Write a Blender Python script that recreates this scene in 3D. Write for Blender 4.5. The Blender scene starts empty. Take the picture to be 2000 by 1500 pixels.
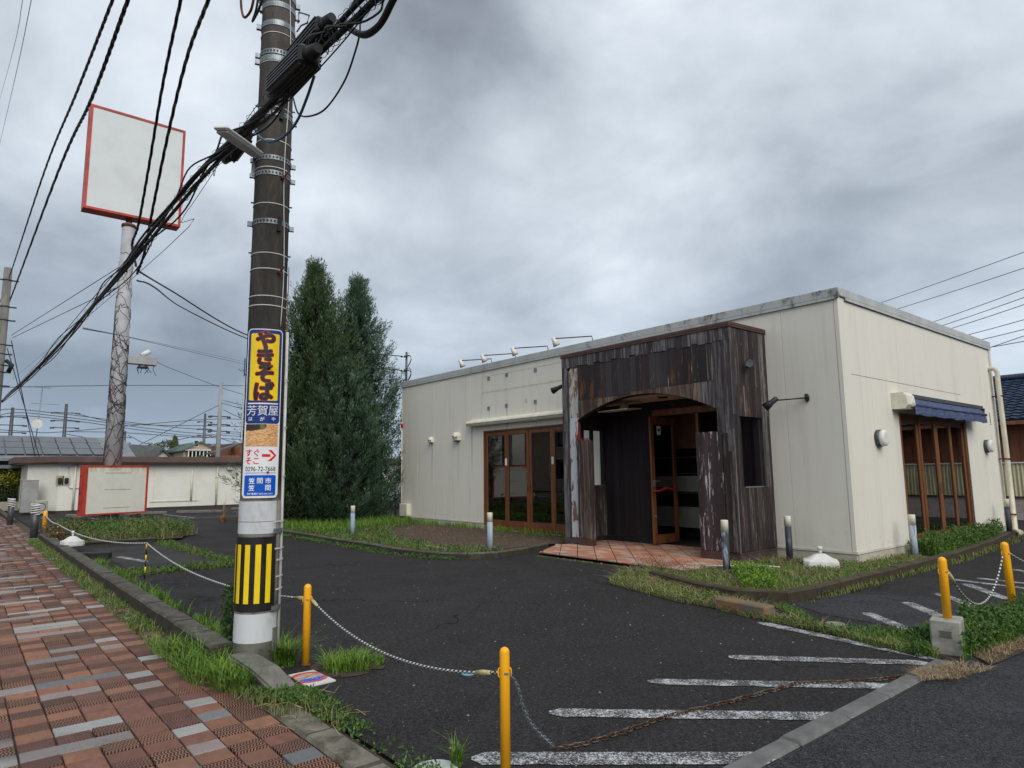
import bpy, bmesh, math, random
import numpy as np
from mathutils import Vector, Matrix
from math import sin, cos, pi, radians as R
random.seed(7); np.random.seed(7)
S = bpy.context.scene
COL = S.collection

# ---------------------------------------------------------------- camera
YAW, PITCH, ROLL, FOC, EYE = 2.44898675, .133315878, -.0114190292, 1300.16, 1.5
F_ = Vector((cos(PITCH)*cos(YAW), cos(PITCH)*sin(YAW), sin(PITCH)))
r0 = Vector((sin(YAW), -cos(YAW), 0)); u0 = r0.cross(F_)
R_ = r0*cos(ROLL) + u0*sin(ROLL); U_ = R_.cross(F_)
cam = bpy.data.objects.new('camera', bpy.data.cameras.new('camera'))
COL.objects.link(cam); S.camera = cam
cam.matrix_world = Matrix(((R_.x, U_.x, -F_.x, 0), (R_.y, U_.y, -F_.y, 0), (R_.z, U_.z, -F_.z, EYE), (0, 0, 0, 1)))
cam.data.sensor_width = 36; cam.data.lens = FOC/2000*36
cam.data.clip_start = .05; cam.data.clip_end = 3000

# ---------------------------------------------------------------- sky and sun
SUN_EL, SUN_AZ = R(40), R(-18)      # azimuth from +X towards -Y
W = bpy.data.worlds.new('World'); S.world = W; W.use_nodes = True
nt = W.node_tree; nt.nodes.clear()
def wn(t, **k):
    n = nt.nodes.new(t)
    for a, v in k.items(): setattr(n, a, v)
    return n
def wmath(op, a, b=None, c=None, clamp=False):
    n = wn('ShaderNodeMath', operation=op, use_clamp=clamp)
    for i, v in enumerate((a, b, c)):
        if v is None: continue
        if isinstance(v, (int, float)): n.inputs[i].default_value = v
        else: nt.links.new(v, n.inputs[i])
    return n.outputs[0]
sky = wn('ShaderNodeTexSky', sky_type='NISHITA', sun_disc=False, sun_elevation=SUN_EL, sun_rotation=pi/2-SUN_AZ)
bg1 = wn('ShaderNodeBackground'); bg1.inputs[1].default_value = .06
nt.links.new(sky.outputs[0], bg1.inputs[0])
tc = wn('ShaderNodeTexCoord'); sep = wn('ShaderNodeSeparateXYZ'); nt.links.new(tc.outputs['Generated'], sep.inputs[0])
zz = wmath('ADD', wmath('MAXIMUM', sep.outputs[2], 0.0), .34)
cx = wmath('DIVIDE', sep.outputs[0], zz); cy = wmath('DIVIDE', sep.outputs[1], zz)
cmb = wn('ShaderNodeCombineXYZ'); nt.links.new(cx, cmb.inputs[0]); nt.links.new(cy, cmb.inputs[1])
def wnoise(vec, scale, detail=6, rough=.55, dist=0., off=(0, 0, 0)):
    m = wn('ShaderNodeMapping'); m.inputs['Location'].default_value = off; nt.links.new(vec, m.inputs[0])
    n = wn('ShaderNodeTexNoise'); n.inputs['Scale'].default_value = scale; n.inputs['Detail'].default_value = detail
    n.inputs['Roughness'].default_value = rough; n.inputs['Distortion'].default_value = dist
    nt.links.new(m.outputs[0], n.inputs['Vector']); return n
big = wnoise(cmb.outputs[0], .8, 4, .5, .5, (3.1, 1.7, 0))
med = wnoise(cmb.outputs[0], 2.1, 8, .56, .25, (0.4, 7.7, 0))
warp = wnoise(tc.outputs['Generated'], 2.2, 5, .6, 0)
wv = wn('ShaderNodeVectorMath', operation='MULTIPLY_ADD'); nt.links.new(warp.outputs['Color'], wv.inputs[0])
wv.inputs[1].default_value = (.34, .34, .34); nt.links.new(tc.outputs['Generated'], wv.inputs[2])
wv2 = wn('ShaderNodeVectorMath', operation='SUBTRACT'); nt.links.new(wv.outputs[0], wv2.inputs[0]); wv2.inputs[1].default_value = (.17, .17, .17)
wn3 = wn('ShaderNodeVectorMath', operation='NORMALIZE'); nt.links.new(wv2.outputs[0], wn3.inputs[0])
def ray(px, py):
    return R_*((px-1000)/FOC) - U_*((py-750)/FOC) + F_
val = wmath('ADD', wmath('MULTIPLY', wmath('SUBTRACT', big.outputs[0], .5), 1.0), wmath('MULTIPLY', wmath('SUBTRACT', med.outputs[0], .5), .85))
# cloud masses: (direction through photo point, size, brightness)
for px, py, sz, amp in [(960, 30, .17, -.50), (720, 60, .12, -.10), (820, 330, .12, .06), (1200, 230, .17, .40), (1500, 330, .16, .05), (1720, 40, .2, -.14),
                        (1600, 500, .15, -.17), (1000, 330, .12, .10), (500, 330, .22, .16), (60, 250, .2, .03), (400, 790, .16, -.36), (60, 780, .2, -.26),
                        (1150, 520, .16, -.16), (1950, 330, .2, .10), (900, 560, .15, -.12), (150, 480, .14, .14)]:
    d = ray(px, py).normalized()
    dt = wn('ShaderNodeVectorMath', operation='DOT_PRODUCT'); nt.links.new(wn3.outputs[0], dt.inputs[0]); dt.inputs[1].default_value = d
    g = wmath('POWER', 2.718, wmath('MULTIPLY', wmath('SUBTRACT', dt.outputs['Value'], 1.), 1/(sz*sz)))
    val = wmath('ADD', val, wmath('MULTIPLY', g, amp))
val = wmath('ADD', val, .5, clamp=True)
rp = wn('ShaderNodeValToRGB'); nt.links.new(val, rp.inputs[0])
rp.color_ramp.elements[0].position = 0.; rp.color_ramp.elements[0].color = (.115, .13, .15, 1)
rp.color_ramp.elements[1].position = 1.; rp.color_ramp.elements[1].color = (.95, .97, .985, 1)
e = rp.color_ramp.elements.new(.30); e.color = (.245, .275, .315, 1)
e = rp.color_ramp.elements.new(.55); e.color = (.42, .46, .505, 1)
e = rp.color_ramp.elements.new(.78); e.color = (.61, .655, .70, 1)
# air near the horizon turns bluish
hz = wmath('POWER', 2.718, wmath('MULTIPLY', wmath('MAXIMUM', sep.outputs[2], 0.), -7.5))
mx = wn('ShaderNodeMix', data_type='RGBA'); nt.links.new(wmath('MULTIPLY', hz, .78), mx.inputs[0])
nt.links.new(rp.outputs[0], mx.inputs[6]); mx.inputs[7].default_value = (.27, .355, .48, 1)
bg2 = wn('ShaderNodeBackground'); nt.links.new(mx.outputs[2], bg2.inputs[0]); bg2.inputs[1].default_value = 1.0
ms = wn('ShaderNodeMixShader'); ms.inputs[0].default_value = .93
nt.links.new(bg1.outputs[0], ms.inputs[1]); nt.links.new(bg2.outputs[0], ms.inputs[2])
wo = wn('ShaderNodeOutputWorld'); nt.links.new(ms.outputs[0], wo.inputs[0])

sl = bpy.data.lights.new('sun', 'SUN'); sl.energy = 1.5; sl.angle = R(45); sl.color = (1, .96, .90)
so = bpy.data.objects.new('sun', sl); COL.objects.link(so)
sd = Vector((cos(SUN_EL)*cos(SUN_AZ), cos(SUN_EL)*sin(SUN_AZ), sin(SUN_EL)))
so.rotation_euler = sd.to_track_quat('Z', 'Y').to_euler(); so.location = (20, -10, 40)
S.view_settings.view_transform = 'Standard'; S.view_settings.look = 'None'
S.view_settings.exposure = .73; S.view_settings.gamma = 1

# ---------------------------------------------------------------- helpers: from a photo point to a place in the world
C0 = Vector((0, 0, EYE))
def on_z(px, py, z=0.): d = ray(px, py); return C0 + d*((z-EYE)/d.z)
def on_y(px, py, Y): d = ray(px, py); return C0 + d*(Y/d.y)
def on_x(px, py, X): d = ray(px, py); return C0 + d*(X/d.x)

# ---------------------------------------------------------------- helpers: objects
ROOT = {}
def tag(o, label=None, cat=None, group=None, kind=None):
    if label: o['label'] = label
    if cat: o['category'] = cat
    if group: o['group'] = group
    if kind: o['kind'] = kind
    return o
def thing(name, label, cat, loc=(0, 0, 0), group=None, rz=0):
    o = bpy.data.objects.new(name, None); COL.objects.link(o); o.empty_display_size = .2
    o.location = loc; o.rotation_euler = (0, 0, rz); ROOT[o.name] = Vector(loc)
    return tag(o, label, cat, group)
def link(name, me, m, parent=None, kind=None, local=False):
    if m is not None and not me.materials:
        for q in (m if isinstance(m, (list, tuple)) else [m]): me.materials.append(q)
    o = bpy.data.objects.new(name, me); COL.objects.link(o)
    if parent is not None:
        o.parent = parent
        if not local:
            off = ROOT.get(parent.name, Vector((0, 0, 0))); ROOT[o.name] = off
            if off.length: me.transform(Matrix.Translation(-off))
    if kind: o['kind'] = kind
    return o
class MB:
    def __init__(s): s.v = []; s.f = []; s.mi = []; s.cur = 0; s.sm = []
    def add(s, vs, fs, smooth=False):
        b = len(s.v); s.v += [tuple(p) for p in vs]; s.f += [tuple(b+i for i in f) for f in fs]
        s.mi += [s.cur]*len(fs); s.sm += [smooth]*len(fs); return s
    def box(s, x0, y0, z0, x1, y1, z1, c=0.):
        x0, x1 = sorted((x0, x1)); y0, y1 = sorted((y0, y1)); z0, z1 = sorted((z0, z1))
        return s.obox(Vector(((x0+x1)/2, (y0+y1)/2, (z0+z1)/2)), Vector((x1-x0, 0, 0)), Vector((0, y1-y0, 0)), Vector((0, 0, z1-z0)), c)
    def obox(s, c0, a, b, c, ch=0.):
        if ch > 0:
            la, lb, lc = a.length/2, b.length/2, c.length/2; ua, ub, uc = a.normalized(), b.normalized(), c.normalized()
            bm = bmesh.new(); bmesh.ops.create_cube(bm, size=1, matrix=Matrix.Diagonal((la*2, lb*2, lc*2, 1)))
            bmesh.ops.bevel(bm, geom=bm.edges[:], offset=min(ch, .45*min(2*la, 2*lb, 2*lc)), segments=1, affect='EDGES')
            bm.verts.index_update()
            s.add([c0+ua*q.co.x+ub*q.co.y+uc*q.co.z for q in bm.verts], [[q.index for q in f.verts] for f in bm.faces]); bm.free(); return s
        h = [c0+a*i+b*j+c*k for k in (-.5, .5) for j in (-.5, .5) for i in (-.5, .5)]
        return s.add(h, [(0, 2, 3, 1), (4, 5, 7, 6), (0, 1, 5, 4), (2, 6, 7, 3), (0, 4, 6, 2), (1, 3, 7, 5)])
    def tube(s, pts, r, n=8, cap=True, smooth=True, alt=None):
        pts = [Vector(p) for p in pts]; rs = r if isinstance(r, (list, tuple)) else [r]*len(pts)
        rings = []; up = None
        for i, p in enumerate(pts):
            t = (pts[min(i+1, len(pts)-1)]-pts[max(i-1, 0)]).normalized()
            if up is None: up = Vector((0, 0, 1)) if abs(t.z) < .9 else Vector((1, 0, 0))
            a = t.cross(up).normalized(); up = a.cross(t).normalized()
            rings.append([p+(a*cos(2*pi*k/n)+up*sin(2*pi*k/n))*rs[i] for k in range(n)])
        b = len(s.v); s.v += [tuple(q) for g in rings for q in g]
        for i in range(len(pts)-1):
            for k in range(n):
                s.f.append((b+i*n+k, b+(i+1)*n+k, b+(i+1)*n+(k+1) % n, b+i*n+(k+1) % n))
                s.mi.append(s.cur if alt is None else (i+ (0 if alt == 1 else 0)) % 2 if alt == 1 else s.cur); s.sm.append(smooth)
        if cap:
            s.f += [tuple(b+k for k in range(n)), tuple(b+(len(pts)-1)*n+k for k in reversed(range(n)))]; s.mi += [s.cur]*2; s.sm += [False]*2
        return s
    def cyl(s, p, r, h, n=16, r2=None, smooth=True):
        return s.tube([p, Vector(p)+Vector((0, 0, h))], [r, r if r2 is None else r2], n, True, smooth)
    def lathe(s, p, prof, n=16):
        p = Vector(p); return s.tube([p+Vector((0, 0, z)) for _, z in prof], [max(q, 1e-4) for q, _ in prof], n)
    def ring(s, c, r, t, n=28, m=5, sx=1.):
        c = Vector(c); b = len(s.v)
        for i in range(n):
            a = 2*pi*i/n
            for j in range(m):
                q = 2*pi*j/m; s.v.append((c.x+(r+t*cos(q))*cos(a), c.y+(r+t*cos(q))*sin(a), c.z+t*sx*sin(q)))
        for i in range(n):
            for j in range(m):
                s.f.append((b+i*m+j, b+((i+1) % n)*m+j, b+((i+1) % n)*m+(j+1) % m, b+i*m+(j+1) % m)); s.mi.append(s.cur); s.sm.append(sx < 3)
        return s
    def prism(s, poly, d, axis='z', lo=0.):
        # polygon in the plane normal to axis, extruded from lo to lo+d
        mk = {'z': lambda a, b, t: (a, b, t), 'y': lambda a, b, t: (a, t, b), 'x': lambda a, b, t: (t, a, b)}[axis]
        n = len(poly); vs = [mk(a, b, lo) for a, b in poly]+[mk(a, b, lo+d) for a, b in poly]
        return s.add(vs, [tuple(range(n)), tuple(range(2*n-1, n-1, -1))]+[(i, i+n, (i+1) % n+n, (i+1) % n) for i in range(n)])
    def quad(s, *p): return s.add(p, [tuple(range(len(p)))])
    def build(s, name, m, parent=None, kind=None, bevel=0., fix=True):
        me = bpy.data.meshes.new(name); me.from_pydata(s.v, [], s.f)
        if isinstance(m, (list, tuple)) and len(m) > 1: me.polygons.foreach_set('material_index', s.mi)
        me.polygons.foreach_set('use_smooth', s.sm); me.update()
        if fix or bevel:
            bm = bmesh.new(); bm.from_mesh(me)
            if fix: bmesh.ops.recalc_face_normals(bm, faces=bm.faces[:])
            if bevel:
                ed = [e for e in bm.edges if len(e.link_faces) == 2 and e.calc_face_angle(0) > .6]
                bmesh.ops.bevel(bm, geom=ed, offset=bevel, segments=2, affect='EDGES', clamp_overlap=True)
            bm.to_mesh(me); bm.free()
        return link(name, me, m, parent, kind)
def box(name, m, parent, *a, c=0., kind=None): return MB().box(*a, c=c).build(name, m, parent, kind, fix=False)
def npmesh(name, V, T, m, parent=None, kind=None, quad=False, attr=None):
    k = 4 if quad else 3; me = bpy.data.meshes.new(name)
    me.vertices.add(len(V)); me.vertices.foreach_set('co', np.asarray(V, np.float32).ravel())
    me.loops.add(len(T)*k); me.loops.foreach_set('vertex_index', np.asarray(T, np.int32).ravel())
    me.polygons.add(len(T)); me.polygons.foreach_set('loop_start', np.arange(0, len(T)*k, k, dtype=np.int32))
    if attr is not None:
        at = me.attributes.new('tone', 'FLOAT', 'FACE'); at.data.foreach_set('value', np.asarray(attr, np.float32))
    me.update(calc_edges=True); return link(name, me, m, parent, kind)
def copytree(o, label=None, loc=None, parent=None):
    c = o.copy(); COL.objects.link(c)
    if parent: c.parent = parent
    if label: c['label'] = label
    if loc is not None: c.location = loc
    for ch in o.children: copytree(ch, parent=c)
    return c
def spline(P, n=12):
    P = [Vector(p) for p in P]; Q = [P[0]*2-P[1]]+P+[P[-1]*2-P[-2]]; out = []
    for i in range(1, len(Q)-2):
        for k in range(n):
            t = k/n; a, b, c, d = Q[i-1:i+3]
            out.append(.5*((2*b)+(c-a)*t+(2*a-5*b+4*c-d)*t*t+(3*b-a-3*c+d)*t**3))
    return out+[P[-1]]
def sag(a, b, s, n=20):
    a, b = Vector(a), Vector(b); return [a.lerp(b, k/n)-Vector((0, 0, s*4*(k/n)*(1-k/n))) for k in range(n+1)]

# ---------------------------------------------------------------- helpers: materials
class NM:
    def __init__(s, name, rough=.8, metal=0., spec=.4):
        s.m = bpy.data.materials.new(name); s.m.use_nodes = True; s.t = s.m.node_tree; s.b = s.t.nodes['Principled BSDF']
        s.b.inputs['Roughness'].default_value = rough; s.b.inputs['Metallic'].default_value = metal; s.b.inputs['Specular IOR Level'].default_value = spec
        s.g = s.n('ShaderNodeNewGeometry'); s.P = s.g.outputs['Position']
    def n(s, t, **k):
        q = s.t.nodes.new(t)
        for a, v in k.items(): setattr(q, a, v)
        return q
    def put(s, inp, v):
        if v is None: return
        if isinstance(v, bpy.types.NodeSocket): s.t.links.new(v, inp)
        elif isinstance(v, tuple) and len(v) == 3 and inp.type == 'RGBA': inp.default_value = (*v, 1)
        else: inp.default_value = v
    def map(s, sc=(1, 1, 1), loc=(0, 0, 0), rot=(0, 0, 0), v=None):
        q = s.n('ShaderNodeMapping'); s.put(q.inputs[0], v or s.P); q.inputs['Scale'].default_value = sc; q.inputs['Location'].default_value = loc
        q.inputs['Rotation'].default_value = rot; return q.outputs[0]
    def noise(s, sc=1., det=3, ro=.55, dist=0., v=None, col=False):
        q = s.n('ShaderNodeTexNoise'); s.put(q.inputs['Vector'], v or s.P); q.inputs['Scale'].default_value = sc; q.inputs['Detail'].default_value = det
        q.inputs['Roughness'].default_value = ro; q.inputs['Distortion'].default_value = dist; return q.outputs[1 if col else 0]
    def vor(s, sc=1., v=None, feature='F1', out=0):
        q = s.n('ShaderNodeTexVoronoi', feature=feature); s.put(q.inputs['Vector'], v or s.P); q.inputs['Scale'].default_value = sc; return q.outputs[out]
    def math(s, op, a, b=None, clamp=False):
        q = s.n('ShaderNodeMath', operation=op, use_clamp=clamp); s.put(q.inputs[0], a); s.put(q.inputs[1], b); return q.outputs[0]
    def ss(s, v, lo, hi, a=0., b=1.):
        q = s.n('ShaderNodeMapRange', interpolation_type='SMOOTHSTEP'); s.put(q.inputs[0], v)
        for i, x in zip((1, 2, 3, 4), (lo, hi, a, b)): q.inputs[i].default_value = x
        return q.outputs[0]
    def mix(s, f, a, b, mode='MIX'):
        q = s.n('ShaderNodeMix', data_type='RGBA', blend_type=mode); s.put(q.inputs[0], f); s.put(q.inputs[6], a); s.put(q.inputs[7], b); return q.outputs[2]
    def rnd(s): return s.n('ShaderNodeObjectInfo').outputs['Random']
    def attr(s, name='tone'): return s.n('ShaderNodeAttribute', attribute_name=name).outputs['Fac']
    def xyz(s, v=None): q = s.n('ShaderNodeSeparateXYZ'); s.put(q.inputs[0], v or s.P); return q.outputs
    def comb(s, x, y, z=0.): q = s.n('ShaderNodeCombineXYZ'); s.put(q.inputs[0], x); s.put(q.inputs[1], y); s.put(q.inputs[2], z); return q.outputs[0]
    def ramp(s, f, *st):
        q = s.n('ShaderNodeValToRGB'); s.put(q.inputs[0], f); el = q.color_ramp.elements
        el[0].position, el[0].color = st[0][0], (*st[0][1], 1); el[1].position, el[1].color = st[-1][0], (*st[-1][1], 1)
        for p, c in st[1:-1]: x = el.new(p); x.color = (*c, 1)
        return q.outputs[0]
    def bump(s, h, st=.3, dist=.01, prev=None):
        q = s.n('ShaderNodeBump'); s.put(q.inputs['Height'], h); q.inputs['Strength'].default_value = st; q.inputs['Distance'].default_value = dist
        if prev is not None: s.put(q.inputs['Normal'], prev)
        return q.outputs[0]
    def out(s, col=None, nor=None, rough=None):
        s.put(s.b.inputs['Base Color'], col); s.put(s.b.inputs['Normal'], nor); s.put(s.b.inputs['Roughness'], rough); return s.m
def gen(name, a, b=None, sc=3., rough=.75, metal=0., bump=.15, bs=70., stretch=(1, 1, 1), var=0., spec=.35, lo=.35, hi=.65, bd=.004):
    q = NM(name, rough, metal, spec); v = q.map(stretch)
    b = b or tuple(x*.8 for x in a)
    c = q.mix(q.ss(q.noise(sc, 5, .6, .4, v), lo, hi), a, b)
    if var: c = q.mix(1., c, q.ramp(q.rnd(), (0, (1-var,)*3), (1, (1,)*3)), 'MULTIPLY')
    return q.out(c, q.bump(q.noise(bs, 3, .6, 0, v), bump, bd) if bump else None)

# asphalt, mid-distance and close up the same stone aggregate
def asphalt(name, a, speck, scale=1., wet=.0):
    q = NM(name, .9, 0, .18)
    big_ = q.noise(.35, 5, .6, .5); v1 = q.vor(120*scale, out=1); v2 = q.vor(330*scale, out=1); v0 = q.vor(120*scale)
    r1 = q.xyz(v1)[0]; r2 = q.xyz(v2)[1]
    c = q.mix(q.ss(big_, .35, .7), a, tuple(x*1.35 for x in a))
    c = q.mix(q.ss(q.noise(2.3, 6, .7), .45, .75), c, tuple(x*.62 for x in a))
    gv = q.noise(30, 7, .9); c = q.mix(1., c, q.ramp(gv, (.38, (.22,)*3), (.49, (.85,)*3), (.56, (1.9,)*3), (.66, (4.2,)*3)), 'MULTIPLY')
    c = q.mix(q.ss(r1, .5, 1., 0, .5), c, speck)
    c = q.mix(q.ss(r2, .90, .97, 0, .75), c, tuple(x*2.4 for x in speck))
    c = q.mix(q.ss(q.xyz(q.vor(85, out=1))[2], .996, .998, 0, .6), c, (.20, .19, .18))
    c = q.mix(q.ss(q.noise(.55, 4, .55, .8, q.map((1, .55, 1), (3, 1, 0))), .50, .70, 0, .55), c, tuple(x*2.1 for x in a))
    c = q.mix(q.ss(q.noise(1.7, 5, .65, 0, q.map((1, 1, 1), (8, 4, 0))), .62, .74, 0, .6), c, (a[0]*2.6, a[1]*2.3, a[2]*2.0))
    wp = q.n('ShaderNodeVectorMath', operation='ADD'); q.put(wp.inputs[0], q.P); q.put(wp.inputs[1], q.noise(1.2, 4, .6, 0, None, True))
    ck = q.vor(.42, wp.outputs[0], 'DISTANCE_TO_EDGE'); c = q.mix(q.math('MULTIPLY', q.ss(ck, .003, .007, 1, 0), q.ss(q.noise(.4, 2), .5, .6)), c, (.004, .004, .004))
    h = q.math('ADD', q.math('ADD', gv, q.math('MULTIPLY', q.math('SUBTRACT', 1., v0), .6)), q.noise(260*scale, 2))
    n = q.bump(h, .75, .006); n = q.bump(q.noise(1.3, 4), .25, .05, n)
    return q.out(c, n, q.ss(q.noise(.8, 4), .3, .7, .75, .95))
m_asph = asphalt('lot_asphalt', (.0165, .0150, .0152), (.050, .047, .048))
m_road = asphalt('road_asphalt', (.021, .0215, .0245), (.072, .072, .078))
m_patch = asphalt('worn_asphalt', (.026, .0245, .024), (.065, .062, .06))
def concrete(name, a, b, moss=.0, sc=4.):
    q = NM(name, .9, 0, .25); c = q.mix(q.ss(q.noise(sc, 7, .7, .5), .3, .7), a, b)
    c = q.mix(q.ss(q.noise(150, 2), .55, .75, 0, .35), c, tuple(x*.5 for x in a))
    c = q.mix(1., c, q.ramp(q.rnd(), (0, (.8,)*3), (1, (1,)*3)), 'MULTIPLY')
    if moss:
        nz = q.xyz(q.g.outputs['Normal'])[2]; c = q.mix(q.math('MULTIPLY', q.ss(nz, .9, .3), q.ss(q.noise(8, 5, .7, .3, q.map((1, 1, .2))), .2, .6, .45, .95)), c, (.035, .031, .024))
        c = q.mix(q.ss(q.noise(7, 6, .7, .6), .62-moss*.25, .8-moss*.25, 0, .8), c, (.055, .045, .022))
    return q.out(c, q.bump(q.noise(120, 4, .7), .5, .006, q.bump(q.noise(12, 4), .3, .02)))
m_conc = concrete('grey_concrete', (.23, .22, .195), (.13, .125, .11))
m_kerb = concrete('mossy_kerb_concrete', (.15, .145, .13), (.065, .058, .046), .6)
m_kerbb = concrete('brown_stained_kerb', (.11, .09, .062), (.05, .038, .026), .8)
m_kerb2 = concrete('pale_kerb_concrete', (.19, .19, .185), (.12, .12, .115), .0)
m_block = concrete('weathered_block', (.42, .41, .35), (.19, .19, .175), 0)
m_plinth = concrete('cream_plinth', (.52, .49, .40), (.42, .39, .31), 0)
m_soil = gen('dark_soil', (.045, .032, .022), (.085, .065, .045), 6, .95, bump=.6, bs=60, bd=.02)
m_gravel = gen('brown_gravel', (.05, .032, .025), (.13, .085, .065), 38, .95, bump=.9, bs=90, bd=.02)
m_terrain = gen('far_ground', (.08, .085, .06), (.05, .065, .03), .1, .95)
# building siding: horizontal stipple, faint vertical rain streaks
def siding(name, a):
    q = NM(name, .7, 0, .3); xs = q.xyz()
    st = q.noise(7., 5, .65, 0, q.map((1, 1, .06)))
    c = q.mix(q.ss(st, .48, .8, 0, .40), a, (a[0]*.70, a[1]*.69, a[2]*.66))
    c = q.mix(q.ss(q.noise(1.2, 6, .6, .5, q.map((1, 1, .5))), .5, .8, 0, .3), c, (a[0]*.8, a[1]*.8, a[2]*.77))
    c = q.mix(q.math('MULTIPLY', q.ss(xs[2], .2, .75, 1, 0), q.ss(q.noise(9, 5, .7), .5, .8, 0, .5)), c, (.40, .37, .29))
    c = q.mix(1., c, q.ramp(q.rnd(), (0, (.965,)*3), (1, (1,)*3)), 'MULTIPLY')
    for sx_, sz_, w_ in ((-16.91, 2.45, .05), (-15.55, 2.45, .05), (-14.11, 3.2, .035), (-13.36, 3.2, .035), (-12.23, 3.2, .035), (-14.9, 2.8, .06)):
        dx = q.math('ABSOLUTE', q.math('SUBTRACT', xs[0], sx_)); k_ = q.math('MULTIPLY', q.math('MULTIPLY', q.ss(dx, 0, w_, 1, 0), q.ss(xs[2], sz_-1.7, sz_, 0, 1)), q.math('MULTIPLY', q.ss(xs[2], sz_, sz_+.03, 1, 0), q.ss(st, .3, .7, .25, .75)))
        c = q.mix(k_, c, (.26, .24, .19))
    n = q.bump(q.noise(26, 3, .6, 0, q.map((1, 1, 3.))), .28, .006); return q.out(c, n)
m_side = siding('cream_siding', (.70, .675, .60))
m_soffit = gen('white_soffit', (.62, .60, .52), (.5, .48, .42), 3)
m_cap = NM('parapet_metal', .55, .0, .4)
_s = m_cap.noise(3.2, 7, .75, .4, m_cap.map((1, 1, .5)))
_g = m_cap.math('MULTIPLY', m_cap.ss(_s, .50, .66), m_cap.ss(m_cap.xyz()[0], -12.5, -9.0, .35, 1))
m_cap = m_cap.out(m_cap.mix(_g, (.42, .435, .43), (.10, .085, .075)), m_cap.bump(_s, .2, .005))
m_capr = gen('pale_parapet_metal', (.44, .455, .45), (.36, .37, .37), 3, .5, bump=.03)
# weathered planks
def plank(name, paint, bare, amount, orange=0., pale=0.):
    q = NM(name, .8, 0, .25); oi = q.rnd(); off = q.comb(q.math('MULTIPLY', oi, 7.), q.math('MULTIPLY', oi, 3.), q.math('MULTIPLY', oi, 11.))
    ad = q.n('ShaderNodeVectorMath', operation='ADD'); q.put(ad.inputs[0], q.map((1, 1, .05))); q.put(ad.inputs[1], off); v = ad.outputs[0]
    gr = q.noise(26, 6, .7, .3, v); big_ = q.noise(3.5, 5, .65, .5, v); fine = q.noise(110, 4, .7, 0, v)
    c = q.mix(q.ss(q.noise(6, 4, .6, 0, v), .3, .7), paint, tuple(x*1.5 for x in paint))
    mask = q.math('ADD', q.math('MULTIPLY', gr, .7), q.math('MULTIPLY', big_, .5)); t = .78-amount*.34
    c = q.mix(q.ss(mask, t, t+.10), c, q.mix(q.ss(fine, .35, .7), bare, tuple(x*.45 for x in bare)))
    if orange: c = q.mix(q.ss(q.math('ADD', q.noise(8, 6, .7, .6, q.map((1, 1, .18), (5, 0, 0))), q.math('MULTIPLY', gr, .25)), .80-orange*.25, .84-orange*.25), c, q.mix(q.ss(fine, .4, .6), (.20, .085, .032), (.06, .034, .022)))
    if pale: c = q.mix(q.ss(q.math('ADD', q.noise(15, 6, .75, .3, q.map((1, 1, .12), (9, 3, 0))), q.math('MULTIPLY', gr, .2)), .80-pale*.22, .82-pale*.22), c, (.50, .47, .45))
    c = q.mix(1., c, q.ramp(oi, (0, (.62,)*3), (1, (1.15,)*3)), 'MULTIPLY')
    return q.out(c, q.bump(gr, .5, .008, q.bump(fine, .35, .003)), q.ss(gr, .3, .7, .6, .9))
m_pl_dark = plank('dark_painted_plank', (.040, .034, .036), (.16, .145, .145), .28, .18, .06)
m_pl_grey = plank('weathered_grey_plank', (.038, .032, .035), (.22, .205, .205), .62, .0, .12)
m_pl_rust = plank('rust_brown_plank', (.032, .023, .026), (.14, .105, .095), .35, .42, .10)
m_pl_side = plank('streaked_brown_plank', (.030, .022, .022), (.24, .21, .20), .46, .10, .16)
m_pl_tan = plank('bare_tan_plank', (.07, .046, .036), (.25, .18, .145), .6, .25, .2)
m_pl_flake = plank('flaking_purple_plank', (.050, .034, .038), (.32, .29, .28), .16, .05, .62)
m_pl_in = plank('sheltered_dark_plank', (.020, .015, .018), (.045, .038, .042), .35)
q = NM('torn_white_board', .8)
_n = q.noise(9, 6, .7, .6, q.map((1, 1, .22)))
m_torn = q.out(q.mix(q.ss(_n, .47, .54), q.mix(q.ss(q.noise(30, 5, .7), .3, .7), (.50, .50, .49), (.36, .35, .34)), q.mix(q.ss(q.noise(28, 5, .7, .3, q.map((1, 1, .3))), .35, .65), (.30, .15, .05), (.10, .06, .035))), q.bump(_n, .6, .02))
m_white = gen('white_plastic', (.68, .68, .66), (.58, .58, .55), 5, .45, bump=.03)
m_cream = gen('cream_plastic', (.70, .67, .56), (.60, .57, .46), 6, .5, bump=.05)
m_wood = gen('orange_brown_wood', (.20, .075, .026), (.13, .045, .016), 9, .42, bump=.12, bs=60, stretch=(1, 1, .12), spec=.4)
m_brown = gen('dark_brown_metal', (.085, .040, .034), (.06, .03, .028), 6, .5, bump=.05)
m_base = gen('brown_base', (.075, .052, .052), (.045, .033, .033), 6, .8)
m_black = gen('black_rubber', (.012, .012, .013), (.02, .02, .021), 9, .55)
m_blackm = gen('black_metal', (.022, .022, .024), (.035, .035, .037), 9, .4, .2)
m_galv = gen('galvanised_steel', (.26, .29, .31), (.17, .19, .20), 14, .45, .55, bump=.05)
m_darkgalv = gen('dull_steel', (.11, .12, .13), (.07, .075, .08), 14, .5, .5, bump=.05)
m_rust = gen('rusty_steel', (.16, .055, .025), (.08, .03, .02), 18, .85)
m_tie = gen('pale_tie', (.60, .60, .58), (.5, .5, .48), 9, .5)
q = NM('yellow_plastic', .42, 0, .35); _s = q.noise(22, 6, .75, .4, q.map((1, 1, .5)))
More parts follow.
